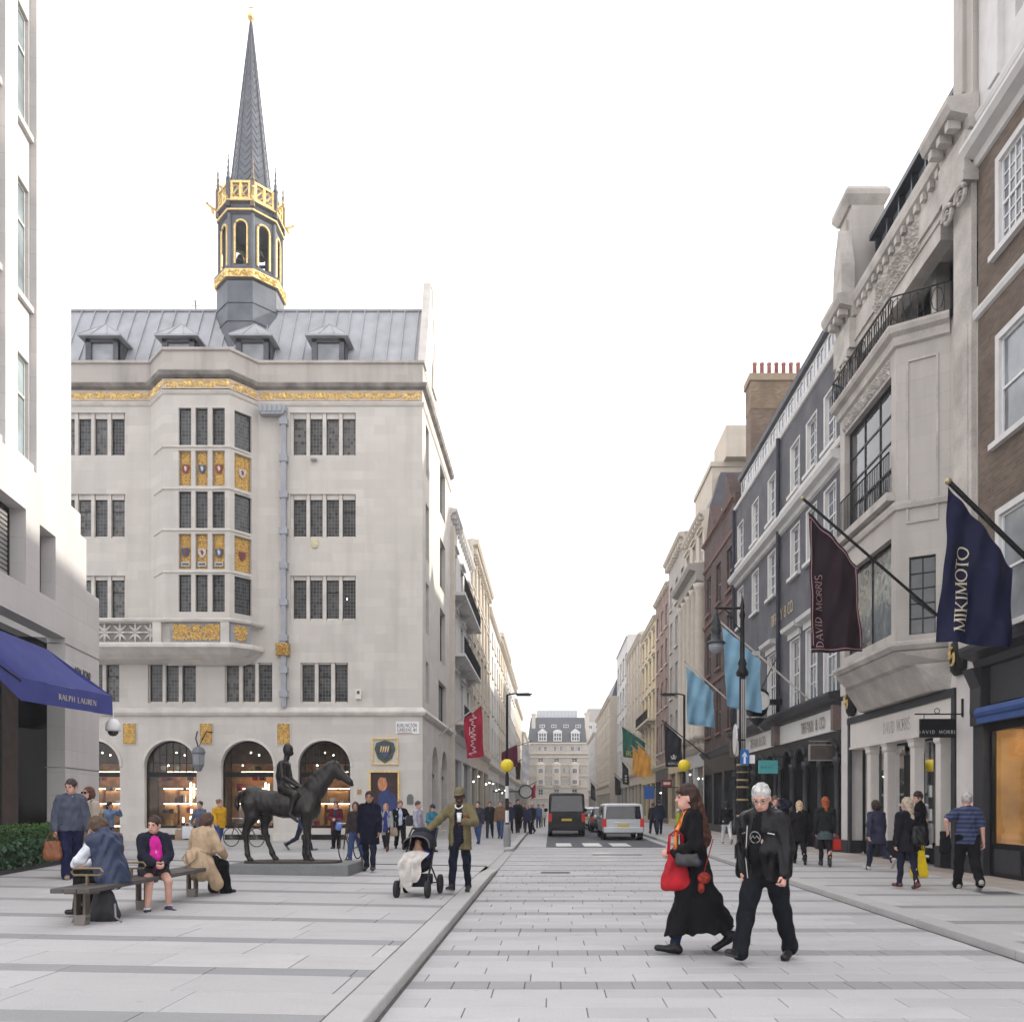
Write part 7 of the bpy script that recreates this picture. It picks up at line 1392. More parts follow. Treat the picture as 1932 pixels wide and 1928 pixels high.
class Person:
    def __init__(s, label, at, H=1.72, face=180, legs=((0, 2), (0, 2)), arms=None, lean=0, head=(0, 0), res=.014, bf=1.0, skin='l', seat=None, stance=.09, turn=(0, 0), sh=1.0, group=None, twist=0):
        s.res = res; s.K = H / 1.75; s.sk = SKIN[skin]; s.bf = bf; s.sh = sh
        # joints
        Rx = lambda p, a, o=(0, 0, 0): Vector((p[0], o[1] + (p[1] - o[1]) * math.cos(a) + (p[2] - o[2]) * math.sin(a), o[2] - (p[1] - o[1]) * math.sin(a) + (p[2] - o[2]) * math.cos(a)))
        s.leg = {}; low = 9
        for q, (th, kb), tn in ((-1, legs[0], turn[0]), (1, legs[1], turn[1])):
            th_, sh_ = R(th), R(th - kb); hp_ = Vector((q * stance, 0, 0)); o = Vector((q * .012 + math.sin(R(tn)) * math.sin(th_) , 0, 0))
            k = hp_ + Vector((o.x * .43, math.sin(th_), -math.cos(th_))) * .43; an = k + Vector((o.x * .3, math.sin(sh_), -math.cos(sh_))) * .42
            pit = R(max(-60, min(25, (th - kb) * .9 if (th - kb) < -12 else (th - kb) * .8 if th - kb > 8 else 0)))
            if seat is not None: pit = 0
            td = Vector((math.sin(R(tn)) + q * .12, math.cos(pit), math.sin(pit))).normalized(); toe = an + td * .17 + Vector((0, 0, -.035)); s.leg[q] = [hp_, k, an, toe, td]
            low = min(low, an.z - .075, toe.z - .038)
        s.dz = -low if seat is None else seat / s.K + .1
        for q in s.leg: s.leg[q] = [p + Vector((0, 0, s.dz)) for p in s.leg[q][:4]] + [s.leg[q][4]]
        la = R(lean); s.P0 = Vector((0, 0, s.dz)); s.ts = lambda p: Rx((p[0], p[1], p[2]), la, (0, 0, 0)) + s.P0     # torso space: origin at the pelvis
        W_ = .163 * sh
        hy, hpit = R(head[0]), R(head[1]); nb = (0, .005, .545)
        def hd(p):                                                                                                # head space: origin at the base of the skull
            x, y, z = p; y, z = y * math.cos(hpit) + z * math.sin(hpit), -y * math.sin(hpit) + z * math.cos(hpit); x, y = x * math.cos(hy) - y * math.sin(hy), x * math.sin(hy) + y * math.cos(hy)
            return s.ts((nb[0] + x * 1.07, nb[1] + .02 + y * 1.07, nb[2] + .072 + z * 1.07))
        s.hd = hd; mm = [[0] * 3 for _ in range(3)]
        o = hd((0, 0, 0)); s.HM = [[(hd(e) - o)[i] / 1.145 for e in ((1, 0, 0), (0, 1, 0), (0, 0, 1))] for i in range(3)]
        s.arm = {}
        arms = arms or {}
        for q in (-1, 1):
            a = arms.get('L' if q < 0 else 'R', ('a', 5, 8, 12)); shd = s.ts((q * W_, -.005, .448))
            if a[0] == 't': el, wr = ik(shd, s.P0 + Vector((0, 0, -.93)) + Vector(a[1]), .285, .25, a[2] if len(a) > 2 else (q * .5, -.6, -.6)); fd = Vector(a[3]).normalized() if len(a) > 3 else (wr - el).normalized()
            else:
                sw, ab, be = R(a[1]), R(a[2]), R(a[3]); d1 = Vector((q * math.sin(ab), math.sin(sw) * math.cos(ab), -math.cos(sw) * math.cos(ab))); el = shd + d1 * .285; d2 = Vector((q * math.sin(ab) * .4, math.sin(sw + be), -math.cos(sw + be))).normalized(); wr = el + d2 * .25; fd = d2
            s.arm[q] = [shd, el, wr, fd, a[4] if len(a) > 4 else .5]
        s.T = thing('person', label, 'person', at, R(face), group); s.T.scale = (s.K,) * 3; s.at = at; s.fc = R(face)
        s.body()
    def W(s, p):                                                      # local (1.75 m figure) to world
        x, y, z = [v * s.K for v in p]; c, n = math.cos(s.fc), math.sin(s.fc); return Vector((s.at[0] + x * c - y * n, s.at[1] + x * n + y * c, s.at[2] + z))
    def hand(s, q): sh, el, wr, fd, c = s.arm[q]; return wr + fd * .09
    def torso(s, b, g=0., z0=-.02, top=.5):
        f = s.bf; fl = ((0, 1, 0), .68 + .12 * (f - 1) * 3)
        b.rc(s.ts((0, 0, max(z0, -.02))), s.ts((0, .01, .12)), .15 * f + g, .132 * f + g, .05, fl); b.rc(s.ts((0, .01, .12)), s.ts((0, .0, .34)), .132 * f + g, .152 * (.5 + .5 * f) * s.sh + g, .05, fl)
        b.rc(s.ts((0, 0, .34)), s.ts((0, -.005, .41)), .146 * s.sh + g, .1 * s.sh + g, .05, fl)
        for q in (-1, 1): b.rc(s.ts((.03 * q, -.015, .485)), s.ts((q * .135 * s.sh, -.008, .44)), .05 + g * .8, .05 + g * .9, .05)
        if f > 1.1: b.el(s.ts((0, .07, .14)), (.13 * f + g, .11 * f + g, .14), .05)
    def body(s):
        b = SDF(s.res); s.torso(b); near = s.res < .0125
        b.rc(s.ts((0, -.01, .47)), s.hd((0, -.01, -.03)), .056, .05, .03)
        H = s.hd; b.el(H((0, 0, .055)), (.073, .092, .108), .02, 1, s.HM); b.el(H((0, .035, -.025)), (.052, .058, .052), .03, 1, s.HM); b.rc(H((0, .088, .05)), H((0, .108, .018)), .010, .0145, .012); b.rc(H((-.035, .078, .068)), H((.035, .078, .068)), .014, .014, .012)
        for q in (-1, 1): b.el(H((q * .076, -.005, .03)), (.012, .022, .034), .008, 1, s.HM); b.el(H((q * .031, .093, .045)), (.016, .012, .011), .01, -1, s.HM)
        b.rc(H((-.02, .083, -.022)), H((.02, .083, -.022)), .011, .011, .01)
        for q, (hp_, k, an, toe, td) in s.leg.items():
            b.rc(hp_, k, .082, .057, .03); b.rc(k + Vector((0, -.005, 0)), an, .058, .036, .02); b.rc(an + Vector((0, -.02, -.035)), toe, .034, .03, .02)
        for q, (sh, el, wr, fd, cu) in s.arm.items():
            b.rc(sh, el, .05, .038, .03); b.rc(el, wr, .039, .026, .02)
            side = fd.cross(Vector((q, 0, 0))); side = side.normalized() if side.length > .2 else Vector((0, 1, 0)); side = side if side.y + side.z * .3 > 0 else -side
            pn = side.cross(fd).normalized(); pn = pn if pn.x * q < 0 else -pn; kn = wr + fd * .085
            b.rc(wr + fd * .02, kn, .03, .036, .015, (tuple(pn), .5))
            for i in range(4):
                o = kn + side * (.027 - .018 * i); c = cu; d1 = (fd * math.cos(c) + pn * math.sin(c)); d2 = (fd * math.cos(2.1 * c) + pn * math.sin(2.1 * c)); L = (.036, .041, .038, .03)[i]; r = .0095 if near else .011
                b.rc(o, o + d1 * L, r, r * .95, .006); b.rc(o + d1 * L, o + d1 * L + d2 * L, r * .95, r * .8, .006)
            th = wr + fd * .03 + side * .028; b.rc(th, th + (side * .7 + fd * .7 + pn * .3).normalized() * .04, .013, .011, .01); b.rc(th + (side * .7 + fd * .7 + pn * .3).normalized() * .04, th + (side * .5 + fd * 1.2 + pn * .6).normalized() * .07, .011, .0095, .008)
        o = b.build('body', s.sk, s.T)
        if s.res < .02:
            m = MB(); [m.ball(H((q * .031, .083, .046)), .012, 6, 1, .8, .7) for q in (-1, 1)]; m.build('eyes', EYEM, s.T, True, True); m = MB(); m.tube([H((-.022, .0935, -.02)), H((0, .0985, -.021)), H((.022, .0935, -.02))], .005, 4); m.build('mouth', LIP, s.T, True, True)
            if s.res < .012: m = MB(); [m.tube([H((q * .018, .094, .066)), H((q * .045, .086, .068))], .0045, 4) for q in (-1, 1)]; m.build('eyebrows', hairm((.05, .04, .035)), s.T, True, True)
    # ---- clothes
    def trousers(s, col, g=.014, wide=.0, hem=.02, m=None, bare=False):
        b = SDF(s.res); f = s.bf; b.rc(s.P0 + Vector((0, 0, -.03)), s.ts((0, .0, .06)), .142 * f + g, .132 * f + g, .04, ((0, 1, 0), .72))
        for q, (hp_, k, an, toe, td) in s.leg.items():
            b.rc(hp_ + Vector((0, -.01, 0)), k, .09 * (.4 + .6 * f) + g, .062 + g + wide * .5, .035); e = an + (k - an) * hem - (Vector((0, 0, .02)) if hem < .05 else Vector((0, 0, 0))); b.rc(k, e, .062 + g + wide * .5, .042 + g + wide, .02)
            if hem < .05: b.rc(e + (k - an) * .06, e + Vector((0, .01, -.005)), .044 + g + wide, .05 + g + wide, .01)
        b.build('trousers', m or cloth(col), s.T, True, .008, 1, 3); return s
    def shoes(s, col, boot=0, m=None, sole=None, flat=False):
        for q, (hp_, k, an, toe, td) in s.leg.items():
            b = SDF(min(s.res, .012)); u = (k - an).normalized(); heel = an - td * .045 - u * .035; b.rc(heel, toe - Vector((0, 0, .004)), .043, .04, .02, ((0, 0, 1), .85)); b.rc(an - td * .03 - u * .02, an + td * .05 - u * .03, .046, .042, .02)
            if not flat: b.rc(an, an + u * (.02 + boot), .048, .05, .02)
            o = b.build('shoe', m or mat('shoe %.3f %.3f %.3f' % col, col, .45, .2, 9, .1, 0, .35, 0, True), s.T)
            if sole:
                n = Vector((0, 0, 1)) - td * td.z; n.normalize(); bb = SDF(.01); bb.rc(heel - n * .03, toe - n * .03, .043, .042, .01, (tuple(n), .35)); bb.build('sole', mat('sole %.2f' % sole[0], sole, .7, .1), o)
        return s
    def top(s, col, g=.016, sleeve=1.0, hem=-.06, m=None, name='top', collar=0, flare=0, open_=None, wr=.005, low=None, sg=.006):
        """sweater, shirt, jacket or coat: torso, sleeves and a skirt down to hem (torso space z)"""
        b = SDF(s.res); s.torso(b, g); f = s.bf
        if hem < -.02:
            e = s.ts((0, 0, hem)) if hem > -.2 else s.P0 + Vector((0, s.ts((0, 0, -.1)).y * .2, hem)); b.rc(s.ts((0, 0, .02)), e, .152 * f + g, .155 * f + g + flare, .04, ((0, 1, 0), .74 + (.1 if hem < -.2 else 0)))
        if hem < -.2: b.knife(s.P0 + Vector((0, 0, hem + .01)), (0, 0, -1))
        elif hem < -.02: up = s.ts((0, 0, 1)) - s.ts((0, 0, 0)); b.knife(s.ts((0, 0, hem)), tuple(-up))
        if open_: s.opening(b, open_, hem, f)
        for q, (sh, el, wr_, fd, cu) in s.arm.items():
            if sleeve <= 0: b.rc(sh + (s.ts((0, 0, .46)) - sh) * .3, sh, .06 + g, .05 + g, .03); continue
            a, c = .05 + g * .8 + sg, .041 + g * .8 + sg
            if sleeve < .6: b.rc(sh, sh + (el - sh) * sleeve * 1.7, a, c + .012, .03)
            else: b.rc(sh, el, a, c, .035); b.rc(el, el + (wr_ - el) * min(1, sleeve) , c, .03 + g * .8 + sg, .015)
        if collar: b.rc(s.ts((0, -.01, .47)), s.hd((0, -.005, -.03 - .06 + collar)), .07 + g * .5, .064 + g * .3, .02)
        o = b.build(name, m or cloth(col), s.T, True, wr * 1.6, 1, len(name) % 7); return s
    def opening(s, b, open_, hem, f):                                # leave the front open: cut a wedge down the chest
        w0, w1, zt = open_; n = 14
        for i in range(n + 1):
            t = i / n; z = .5 + (hem - .05 - .5) * t; w = w0 + (w1 - w0) * t; p = s.ts((0, .16 * f + .02, z)) if z > -.1 else s.P0 + Vector((0, .18, z)); b.el(p, (max(.012, w), .13 * max(1, f), abs(hem - .55) / n * .95), .008, -1)
    def skirt(s, col, z0=.05, z1=-.4, w=.2, m=None):
        b = SDF(s.res); b.rc(s.ts((0, 0, z0)), s.P0 + Vector((0, 0, z1)), .152 * s.bf, w, .03, ((0, 1, 0), .8)); b.cut(s.P0 + Vector((0, 0, z1 + .02)), (0, 0, -1)); b.build('skirt', m or cloth(col), s.T, True, .007, .6, 2); return s
    def hair(s, col, kind='short', m=None):
        H = s.hd; b = SDF(min(s.res, .012)); b.el(H((0, -.012, .075)), (.084, .1, .105), .015, 1, s.HM)
        if kind in ('short', 'crop'):
            b.el(H((0, .11, .0)), (.085, .1, .085), .012, -1, s.HM); b.el(H((0, .05, -.06)), (.1, .1, .07), .015, -1, s.HM)
        else:
            if kind in ('bob', 'curly'): b.el(H((0, -.035, .03)), (.1, .095, .11), .03, 1, s.HM)
            if kind == 'long': b.rc(H((0, -.05, .03)), H((0, -.085, -.2)), .088, .075, .04, ((0, 1, 0), .7)); b.rc(H((0, -.085, -.2)), H((.01, -.1, -.36)), .075, .04, .03, ((0, 1, 0), .6))
            if kind == 'mid': b.rc(H((0, -.045, .03)), H((0, -.075, -.14)), .09, .075, .04, ((0, 1, 0), .75))
            if kind == 'bun': b.el(H((0, -.1, .12)), (.05, .05, .05), .02, 1, s.HM)
            b.el(H((0, .115, -.01)), (.072, .1, .085), .012, -1, s.HM); b.el(H((0, .07, -.1)), (.09, .075, .06), .012, -1, s.HM)
        b.build('hair', m or hairm(col), s.T, True, .006 if kind != 'crop' else .002, 2.2, 1); return s
    def cap(s, col, brim=.1):
        H = s.hd; b = SDF(.01); b.el(H((0, -.005, .085)), (.086, .104, .1), .01, 1, s.HM); up = H((0, 0, 1)) - H((0, 0, 0)); b.cut(H((0, 0, .06)), tuple(-up)); b.rc(H((-.04, .08, .075)), H((-.03, .08 + brim, .06)), .03, .02, .02, (tuple(up), .3)); b.rc(H((.04, .08, .075)), H((.03, .08 + brim, .06)), .03, .02, .02, (tuple(up), .3)); b.build('cap', cloth(col), s.T, True, .002); return s
    def scarf(s, m, drop=.0):
        b = SDF(.011); b.rc(s.ts((-.06, .02, .5)), s.ts((.06, .03, .5)), .045, .045, .03); b.rc(s.ts((-.05, -.06, .5)), s.ts((.05, -.06, .5)), .04, .04, .03); b.rc(s.ts((-.07, 0, .5)), s.ts((-.07, .0, .49)), .04, .04, .03); b.rc(s.ts((.07, 0, .5)), s.ts((.07, .0, .49)), .04, .04, .03)
        if drop:
            for q in (-1, 1): b.rc(s.ts((.05 * q, .07, .48)), s.ts((.06 * q, .15, .3)), .035, .045, .02, ((0, 1, 0), .5)); b.rc(s.ts((.06 * q, .15, .3)), s.ts((.05 * q, .165, .3 - drop)), .045, .05, .02, ((0, 1, 0), .45))
        b.build('scarf', m, s.T, True, .006, 1.5); return s
    def glasses(s, dark=True):
        m = MB()
        for q in (-1, 1):
            m.tube([s.hd((q * .034 + .026 * math.cos(a), .103, .045 + .019 * math.sin(a))) for a in (k * math.pi / 5 for k in range(11))], .003, 4); m.tube([s.hd((q * .06, .1, .05)), s.hd((q * .078, 0, .045))], .003, 4)
        m.tube([s.hd((-.01, .105, .05)), s.hd((.01, .105, .05))], .003, 4); m.build('glasses', IRON if dark else mat('thin metal', (.35, .33, .32), .3, 0, 5, 0, .7), s.T, False, True)
        if dark:
            for q in (-1, 1): m = MB(); m.face([s.hd((q * .034 + .025 * math.cos(a), .104, .045 + .018 * math.sin(a))) for a in (k * math.pi / 5 for k in range(10))]); m.build('dark_lens', mat('dark lens', (.01, .006, .005), .1, 0), s.T, False, True)
        return s
def at(x, y): return ground(x, y)
def bag(label, name, c, w, h, t, m, ang=0, handle=.15, soft=True, hm=None, taper=.85):
    T = thing(name, label, 'bag', (c[0], c[1], c[2] - h), ang); b = MB()
    if soft:
        q = SDF(max(.008, min(w, h) / 22)); r0 = t * .5; N_ = 9
        for i in range(N_):
            f_ = i / (N_ - 1); r = r0 * (1 - .55 * f_); hw_2 = w / 2 * (1 - (1 - taper) * f_ ** 1.3); q.rc((-hw_2 + r, 0, r0 + (h - r0 * 1.4) * f_), (hw_2 - r, 0, r0 + (h - r0 * 1.4) * f_ - .02 * math.sin(f_ * 3)), r, r, .03)
        q.build('sack', m, T, True, .006, 1.3, 1)
    else: b.loft([[(-w / 2 * k, -t / 2 * q, z), (w / 2 * k, -t / 2 * q, z), (w / 2 * k, t / 2 * q, z), (-w / 2 * k, t / 2 * q, z)] for k, q, z in ((.96 if soft else 1, .8, 0), (1.03 if soft else 1, 1.05, h * .25), (1.0, .9, h * .6), (taper, .5, h))]); b.build('sack', m, T, False, True, .006)
    if handle:
        for q in (-1, 1): b = MB(); b.tube([(-w * .25, q * t * .2, h * .97), (-w * .2, q * t * .12, h + handle * .8), (0, q * .01, h + handle), (w * .2, q * t * .12, h + handle * .8), (w * .25, q * t * .2, h * .97)], .009, 5); b.build('handle', hm or m, T, True, True)
    return T
def A(L=None, Rr=None): d = {}; (d.__setitem__('L', L) if L else None); (d.__setitem__('R', Rr) if Rr else None); return d
WALK = ((22, 6), (-18, 26)); WALK2 = ((-18, 24), (22, 5))
MID, FAR = .0135, .02
# ---- the couple in the foreground
ORS = base('orange scarf'); _m, _t, _b = ORS; setc(_t, _b, mixn(_t, ramp(_t, noise(_t, 9, 3, _n(_t, 'ShaderNodeTexCoord').outputs['Object'], (1, 3, 1)), .42, .58), (.55, .035, .02), (.75, .30, .04))); _b.inputs['Roughness'].default_value = .8
a_ = at(1306, 1797)
p = Person('woman in a long open black coat with orange scarf and red bag, striding left', a_, 1.87, 83, ((14, 4), (-14, 26)), A(('t', (-.2, .2, 1.03), (-.4, -.7, -.4), (.4, .9, .1), 1.0), ('t', (.16, .2, 1.0), (.5, -.7, -.5), (-.6, .8, 0), 1.0)), 2, (4, 0), .0095, .95, 'p')
p.trousers((.012, .02, .06), .008, .0, .09).shoes((.008, .008, .009), .09).top((.012, .012, .014), .008, 0, -.1, name='shirt')
# coat: fitted top, long flared skirt swinging behind
b = SDF(.012); p.torso(b, .03)
for q, (sh, el, wr_, fd, cu) in p.arm.items(): b.rc(sh, el, .082, .066, .04); b.rc(el, wr_ - fd * .02, .066, .056, .02)
b.rc(p.ts((0, -.01, .02)), p.P0 + Vector((0, -.05, -.35)), .185, .22, .05, ((0, 1, 0), .85)); b.rc(p.P0 + Vector((0, -.04, -.3)), p.P0 + Vector((0, -.16, -.8)), .2, .25, .06, ((0, 1, 0), .95)); b.rc(p.P0 + Vector((.05, -.15, -.4)), p.P0 + Vector((.1, -.4, -.8)), .15, .1, .08); b.rc(p.P0 + Vector((-.1, .05, -.3)), p.P0 + Vector((-.15, .2, -.78)), .13, .1, .06)
for i in range(24):
    z = .5 - i * .055; b.el((p.ts((0, .19, z)) if z > 0 else p.P0 + Vector((.02, .2 + .02 * i * .1, z))), (.035 + .0048 * i, .2, .05), .01, -1)
b.cut(p.P0 + Vector((0, 0, -.7)), (0, -.1, -1)); b.build('coat', cloth(BLACK, .9), p.T, True, .016, .55, 2)
p.scarf(ORS[0], .26); p.hair((.035, .014, .009), 'long'); b = SDF(.011); b.rc(p.hd((.0, -.07, .0)), p.hd((.03, -.15, -.35)), .075, .07, .03); b.rc(p.hd((.03, -.15, -.35)), p.hd((.02, -.13, -.52)), .065, .02, .03); b.build('hair_lengths', hairm((.07, .024, .014)), p.T, True, .008, 3); m = SDF(.008); m.el(p.hd((0, .075, .098)), (.062, .03, .034), .01, 1, p.HM); m.build('fringe', hairm((.05, .018, .012)), p.T, True, .004, 3)
w0 = p.W((-.2, .17, 1.02)); bag('red shoulder bag held in front by the woman in the long coat', 'handbag', (w0.x, w0.y, w0.z), .34, .4, .13, mat('red canvas', (.36, .008, .016), .75, .35, 5, .3), R(14), .24, True, None, .45)
w0 = p.W((-.26, .1, 1.02)); bag('small dark grey clutch at the hip of the woman in the long coat', 'handbag', (w0.x + .04, w0.y - .03, w0.z), .24, .13, .06, mat('grey leather', (.035, .033, .036), .4), R(-8), 0, True)
w0 = p.W((-.29, -.1, .84)); T = thing('hip_pouch', 'small red patterned pouch hanging on the black coat', 'bag', (w0.x, w0.y, w0.z - .2)); m = MB(); m.ball((w0.x, w0.y, w0.z - .06), .07, 8, 1.0, .5, .9); m.ball((w0.x - .03, w0.y, w0.z - .16), .045, 8, .8, .5, 1.3); m.tube([(w0.x, w0.y, w0.z), (w0.x + .1, w0.y + .02, w0.z + .35)], .006, 4); m.build('pouch', mat('red pattern', (.25, .02, .012), .7, .7, 30), T, True)
a_ = at(1444, 1813)
p = Person('white-haired man with glasses in a black leather jacket and black trousers', a_, 1.85, 136, ((-18, 6), (22, 4)), A(('a', 6, 15, 14, .9), ('t', (.22, .06, .84), (.9, -.9, 0), (-.4, .5, -.7), .6)), 4, (18, 22), .0095, 1.14, 'p', None, .1, (0, 0), 1.08)
LEA = mat('black leather', (.006, .0063, .008), .42, .3, 6, .35, 0, .25, 0, True)
p.trousers((.007, .008, .012), .02, .012).shoes((.012, .012, .013), .0, None, (.05, .05, .05)).top((.006, .006, .007), .012, 0, -.1, name='t_shirt', collar=.02)
p.top(BLACK, .034, .97, -.13, LEA, 'leather_jacket', .02, .01, (.055, .075, 0), .007)
p.hair((.52, .51, .50), 'short').glasses(False)
m = MB(); c = p.ts((0, .0, .27)); fy = .205
pt = lambda x, z: p.ts((x, .15 * 1.0 + .028 - x * x * 2.2, z)); m.tube([pt(.055 * math.cos(a), .29 + .055 * math.sin(a)) for a in (k * math.pi / 8 for k in range(17))], .005, 4); m.tube([pt(-.045, .275), pt(-.02, .305), pt(.0, .28), pt(.02, .305), pt(.045, .275)], .006, 4); m.tube([pt(-.05, .205), pt(.05, .205)], .006, 4); stuff(m.build('shirt_print', mat('grey print', (.25, .25, .26), .7, 0), p.T, False, True))
m = MB(); [m.tube([p.ts((q * .12, .15, .33)), p.ts((q * .175, .115, .30 + .015))], .006, 4) for q in (-1, 1)]; m.tube([p.ts((.085, .165, .4)), p.ts((.095, .2, .1)), p.ts((.08, .2, -.1))], .005, 4); stuff(m.build('zips', mat('zip metal', (.55, .54, .5), .3, 0, 5, 0, .8), p.T, False, True))
# ---- man with pushchair
a_ = at(868, 1683)
p = Person('man in olive blazer and cap pushing a pushchair, holding a white cup', a_, 1.80, 172, ((-10, 6), (14, 3)), A(('t', (-.12, .30, 1.16), (-.8, -.2, -.6), (.4, .6, .3), 1.0), ('t', (.50, .22, 1.02), (.6, -.6, -.5), (.8, .5, -.2), .9)), 0, (6, 6), .0105, 1.0, 'd')
p.trousers(DJEAN, .008, .0).shoes((.02, .02, .022), 0, None, (.35, .33, .3)).top((.009, .009, .022), .012, 0, -.08, name='sweater', collar=.0).top((.15, .125, .065), .028, .96, -.24, name='blazer', open_=(.085, .12, 0), wr=.005, flare=.01).cap((.14, .12, .07))
m = MB(); m.tube([p.ts((-.07, .05, .515)), p.ts((-.05, .1, .47)), p.ts((0, .115, .445)), p.ts((.05, .1, .47)), p.ts((.07, .05, .515))], .013, 6); m.build('shirt_collar', cloth((.7, .7, .72)), p.T, True, True); m = MB(); m.box(*[v for q in zip(p.ts((-.15, .135, .31)), p.ts((-.11, .16, .34))) for v in q]); m.build('pocket_square', cloth((.4, .03, .02)), p.T, False, True)
w0 = p.W(p.hand(-1)); cu = thing('paper_cup', 'white takeaway cup held by the man in the olive blazer', 'cup', w0); m = MB(); m.lathe((w0.x + .01, w0.y - .03, w0.z - .03), [(.03, 0), (.04, .13)], 12); m.build('cup', mat('white cup', (.75, .75, .74), .5, 0), cu, True); m = MB(); m.lathe((w0.x + .01, w0.y - .03, w0.z + .1), [(.043, 0), (.043, .012), (.036, .025)], 12); m.build('lid', mat('white cup', (.75, .75, .74), .5, 0), cu, True)
hndl = p.W(p.hand(1))
# pushchair (front towards the camera)
g_ = at(789, 1688); S = thing('pushchair', 'black pushchair with hood and cream blanket pushed by the man in the olive blazer', 'pushchair', g_, R(-4)); PB = cloth((.016, .016, .024), .8, .2, 'p'); FRM = mat('pushchair frame', (.03, .03, .034), .4, .1, 5, 0, .4)
for x, y, r in ((-.25, -.42, .14), (.25, -.42, .14), (-.28, .32, .16), (.30, .32, .16)):
    o = MB(); o.lathe((0, 0, 0), [(r * .6, -.028), (r * .95, -.03), (r, -.012), (r, .012), (r * .95, .03), (r * .6, .028)], 18); o.v = [(x + c, y + a, r + b) for a, b, c in o.v]; w_ = o.build('wheel', MT['tyre rubber'], S, True, True); o = MB(); o.lathe((0, 0, 0), [(r * .58, -.02), (r * .58, .02)], 12); o.v = [(x + c, y + a, r + b) for a, b, c in o.v]; o.build('hub', mat('hub grey', (.12, .12, .13), .5), w_, False, True)
m = MB(); [m.tube([(q * .23, -.4, .17), (q * .22, -.1, .45), (q * .23, .35, .98), (q * .22, .5, 1.08)], .017, 6) for q in (-1, 1)]; [m.tube([(q * .26, .3, .18), (q * .22, -.05, .5)], .015, 6) for q in (-1, 1)]; m.tube([(-.22, .5, 1.08), (.22, .5, 1.08)], .019, 6); m.tube([(-.26, .3, .18), (.28, .3, .18)], .012, 5); m.build('frame', FRM, S, True, True)
b = SDF(.012); b.rc((0, .12, .55), (0, .28, .92), .2, .19, .03, ((0, 1, 0), .5)); b.rc((0, -.18, .5), (0, .12, .52), .17, .19, .03, ((0, 0, 1), .4)); b.build('seat', PB, S, True, .003)
m = MB(); n = 9
m.grid(lambda u, v: (.235 * math.cos(math.pi * v) * (1 - .06 * u), .36 - .52 * u + .04 * math.sin(math.pi * v), .78 + .27 * math.sin(math.pi * v) ** .7 * (1 - .28 * u * u) - .0), 7, 16); m.build('hood', PB, S, True, True); m = MB(); m.tube([(.235 * math.cos(math.pi * v) * .94, -.16 + .04 * math.sin(math.pi * v), .78 + .27 * max(0, math.sin(math.pi * v)) ** .7 * .72) for v in (k / 16 for k in range(17))], .013, 5); m.build('hood_edge', mat('grey piping', (.10, .10, .115), .7), S, True, True)
m = MB(); m.box(-.2, .2, -.3, .25, .16, .34); m.build('basket', PB, S, False, True, .03)
m = MB(); m.grid(lambda u, v: (-.21 + .42 * u * (1 - .25 * v * (u > .5)) + .02 * math.sin(9 * v), -.1 - .32 * math.sin(min(1, v * 1.8) * 1.5) - .035 * math.sin(u * 9 + v * 3), .70 + .04 * math.sin(u * math.pi) - .14 * v - .42 * v * v * (1.15 - .75 * abs(u - .3)) + .02 * math.sin(u * 13) * v), 22, 22); m.build('blanket', mat('cream blanket', (.52, .49, .46), .9, .25, 8, .3, 0, .2, 0, True), S, True, True)
bb = SDF(.01); bb.el((-.02, .1, .86), (.055, .055, .065), .02); bb.rc((-.02, .08, .74), (-.02, .06, .82), .09, .05, .03, ((0, 1, 0), .7)); bb.rc((.06, .0, .72), (.09, -.12, .72), .03, .025, .02)
T = thing('person', 'small child asleep under the blanket in the pushchair', 'person', g_, R(-4)); bb.build('body', SKIN['t'], T); bb = SDF(.012); bb.rc((-.12, .1, .66), (.1, .1, .66), .08, .08, .03); bb.build('top', cloth((.03, .06, .25)), T)
bb = SDF(.01); bb.el((-.02, .115, .885), (.06, .06, .05), .01); bb.build('hair', hairm((.03, .02, .015)), T)
# ---- walkers in the square
def P_(*a, **k): return Person(*a, **k)
p = P_('man in a navy quilted knee-length coat walking towards us past the statue', at(697, 1644), 1.76, 184, ((12, 4), (-10, 12)), A(('a', 8, 9, 12), ('a', -6, 9, 14)), 0, (4, 0), .0115, 1.04, 't')
p.trousers((.010, .012, .026), .01, .0).shoes((.03, .025, .022), .03).top((.005, .0065, .019), .03, .97, -.36, name='coat', collar=.045, flare=.03).hair((.012, .01, .01), 'short')
p = P_('person in dark clothes and jeans half hidden behind the navy-coated man', at(671, 1626), 1.66, 180, WALK2, None, 0, (0, 0), MID, 1, 't'); p.trousers(JEAN, .01).shoes((.1, .03, .03)).top((.04, .03, .03), .02).hair((.05, .025, .015), 'bob')
p = P_('woman in burgundy cardigan and dark trousers by the orange shop window', at(634, 1602), 1.66, 178, ((0, 2), (0, 2)), A(('t', (-.08, .24, 1.03), (-.7, -.6, -.3), (.8, .4, .1)), ('t', (.08, .24, 1.05), (.7, -.6, -.3), (-.8, .4, .1))), 0, (0, 0), MID, 1.0, 'p')
p.trousers(BLACK, .016, .01).shoes((.02, .02, .02)).top((.035, .035, .05), .012, 0, -.25, name='tunic').top((.10, .012, .025), .024, 1, -.28, name='cardigan', open_=(.05, .07, 0)).hair((.06, .03, .02), 'mid').scarf(cloth((.35, .33, .36)))
w0 = p.W((-.16, .2, .98)); bag('blue carrier bag held by the woman in burgundy', 'carrier_bag', (w0.x, w0.y, w0.z), .2, .3, .12, mat('blue plastic', (.12, .2, .5), .4), .2, .1)
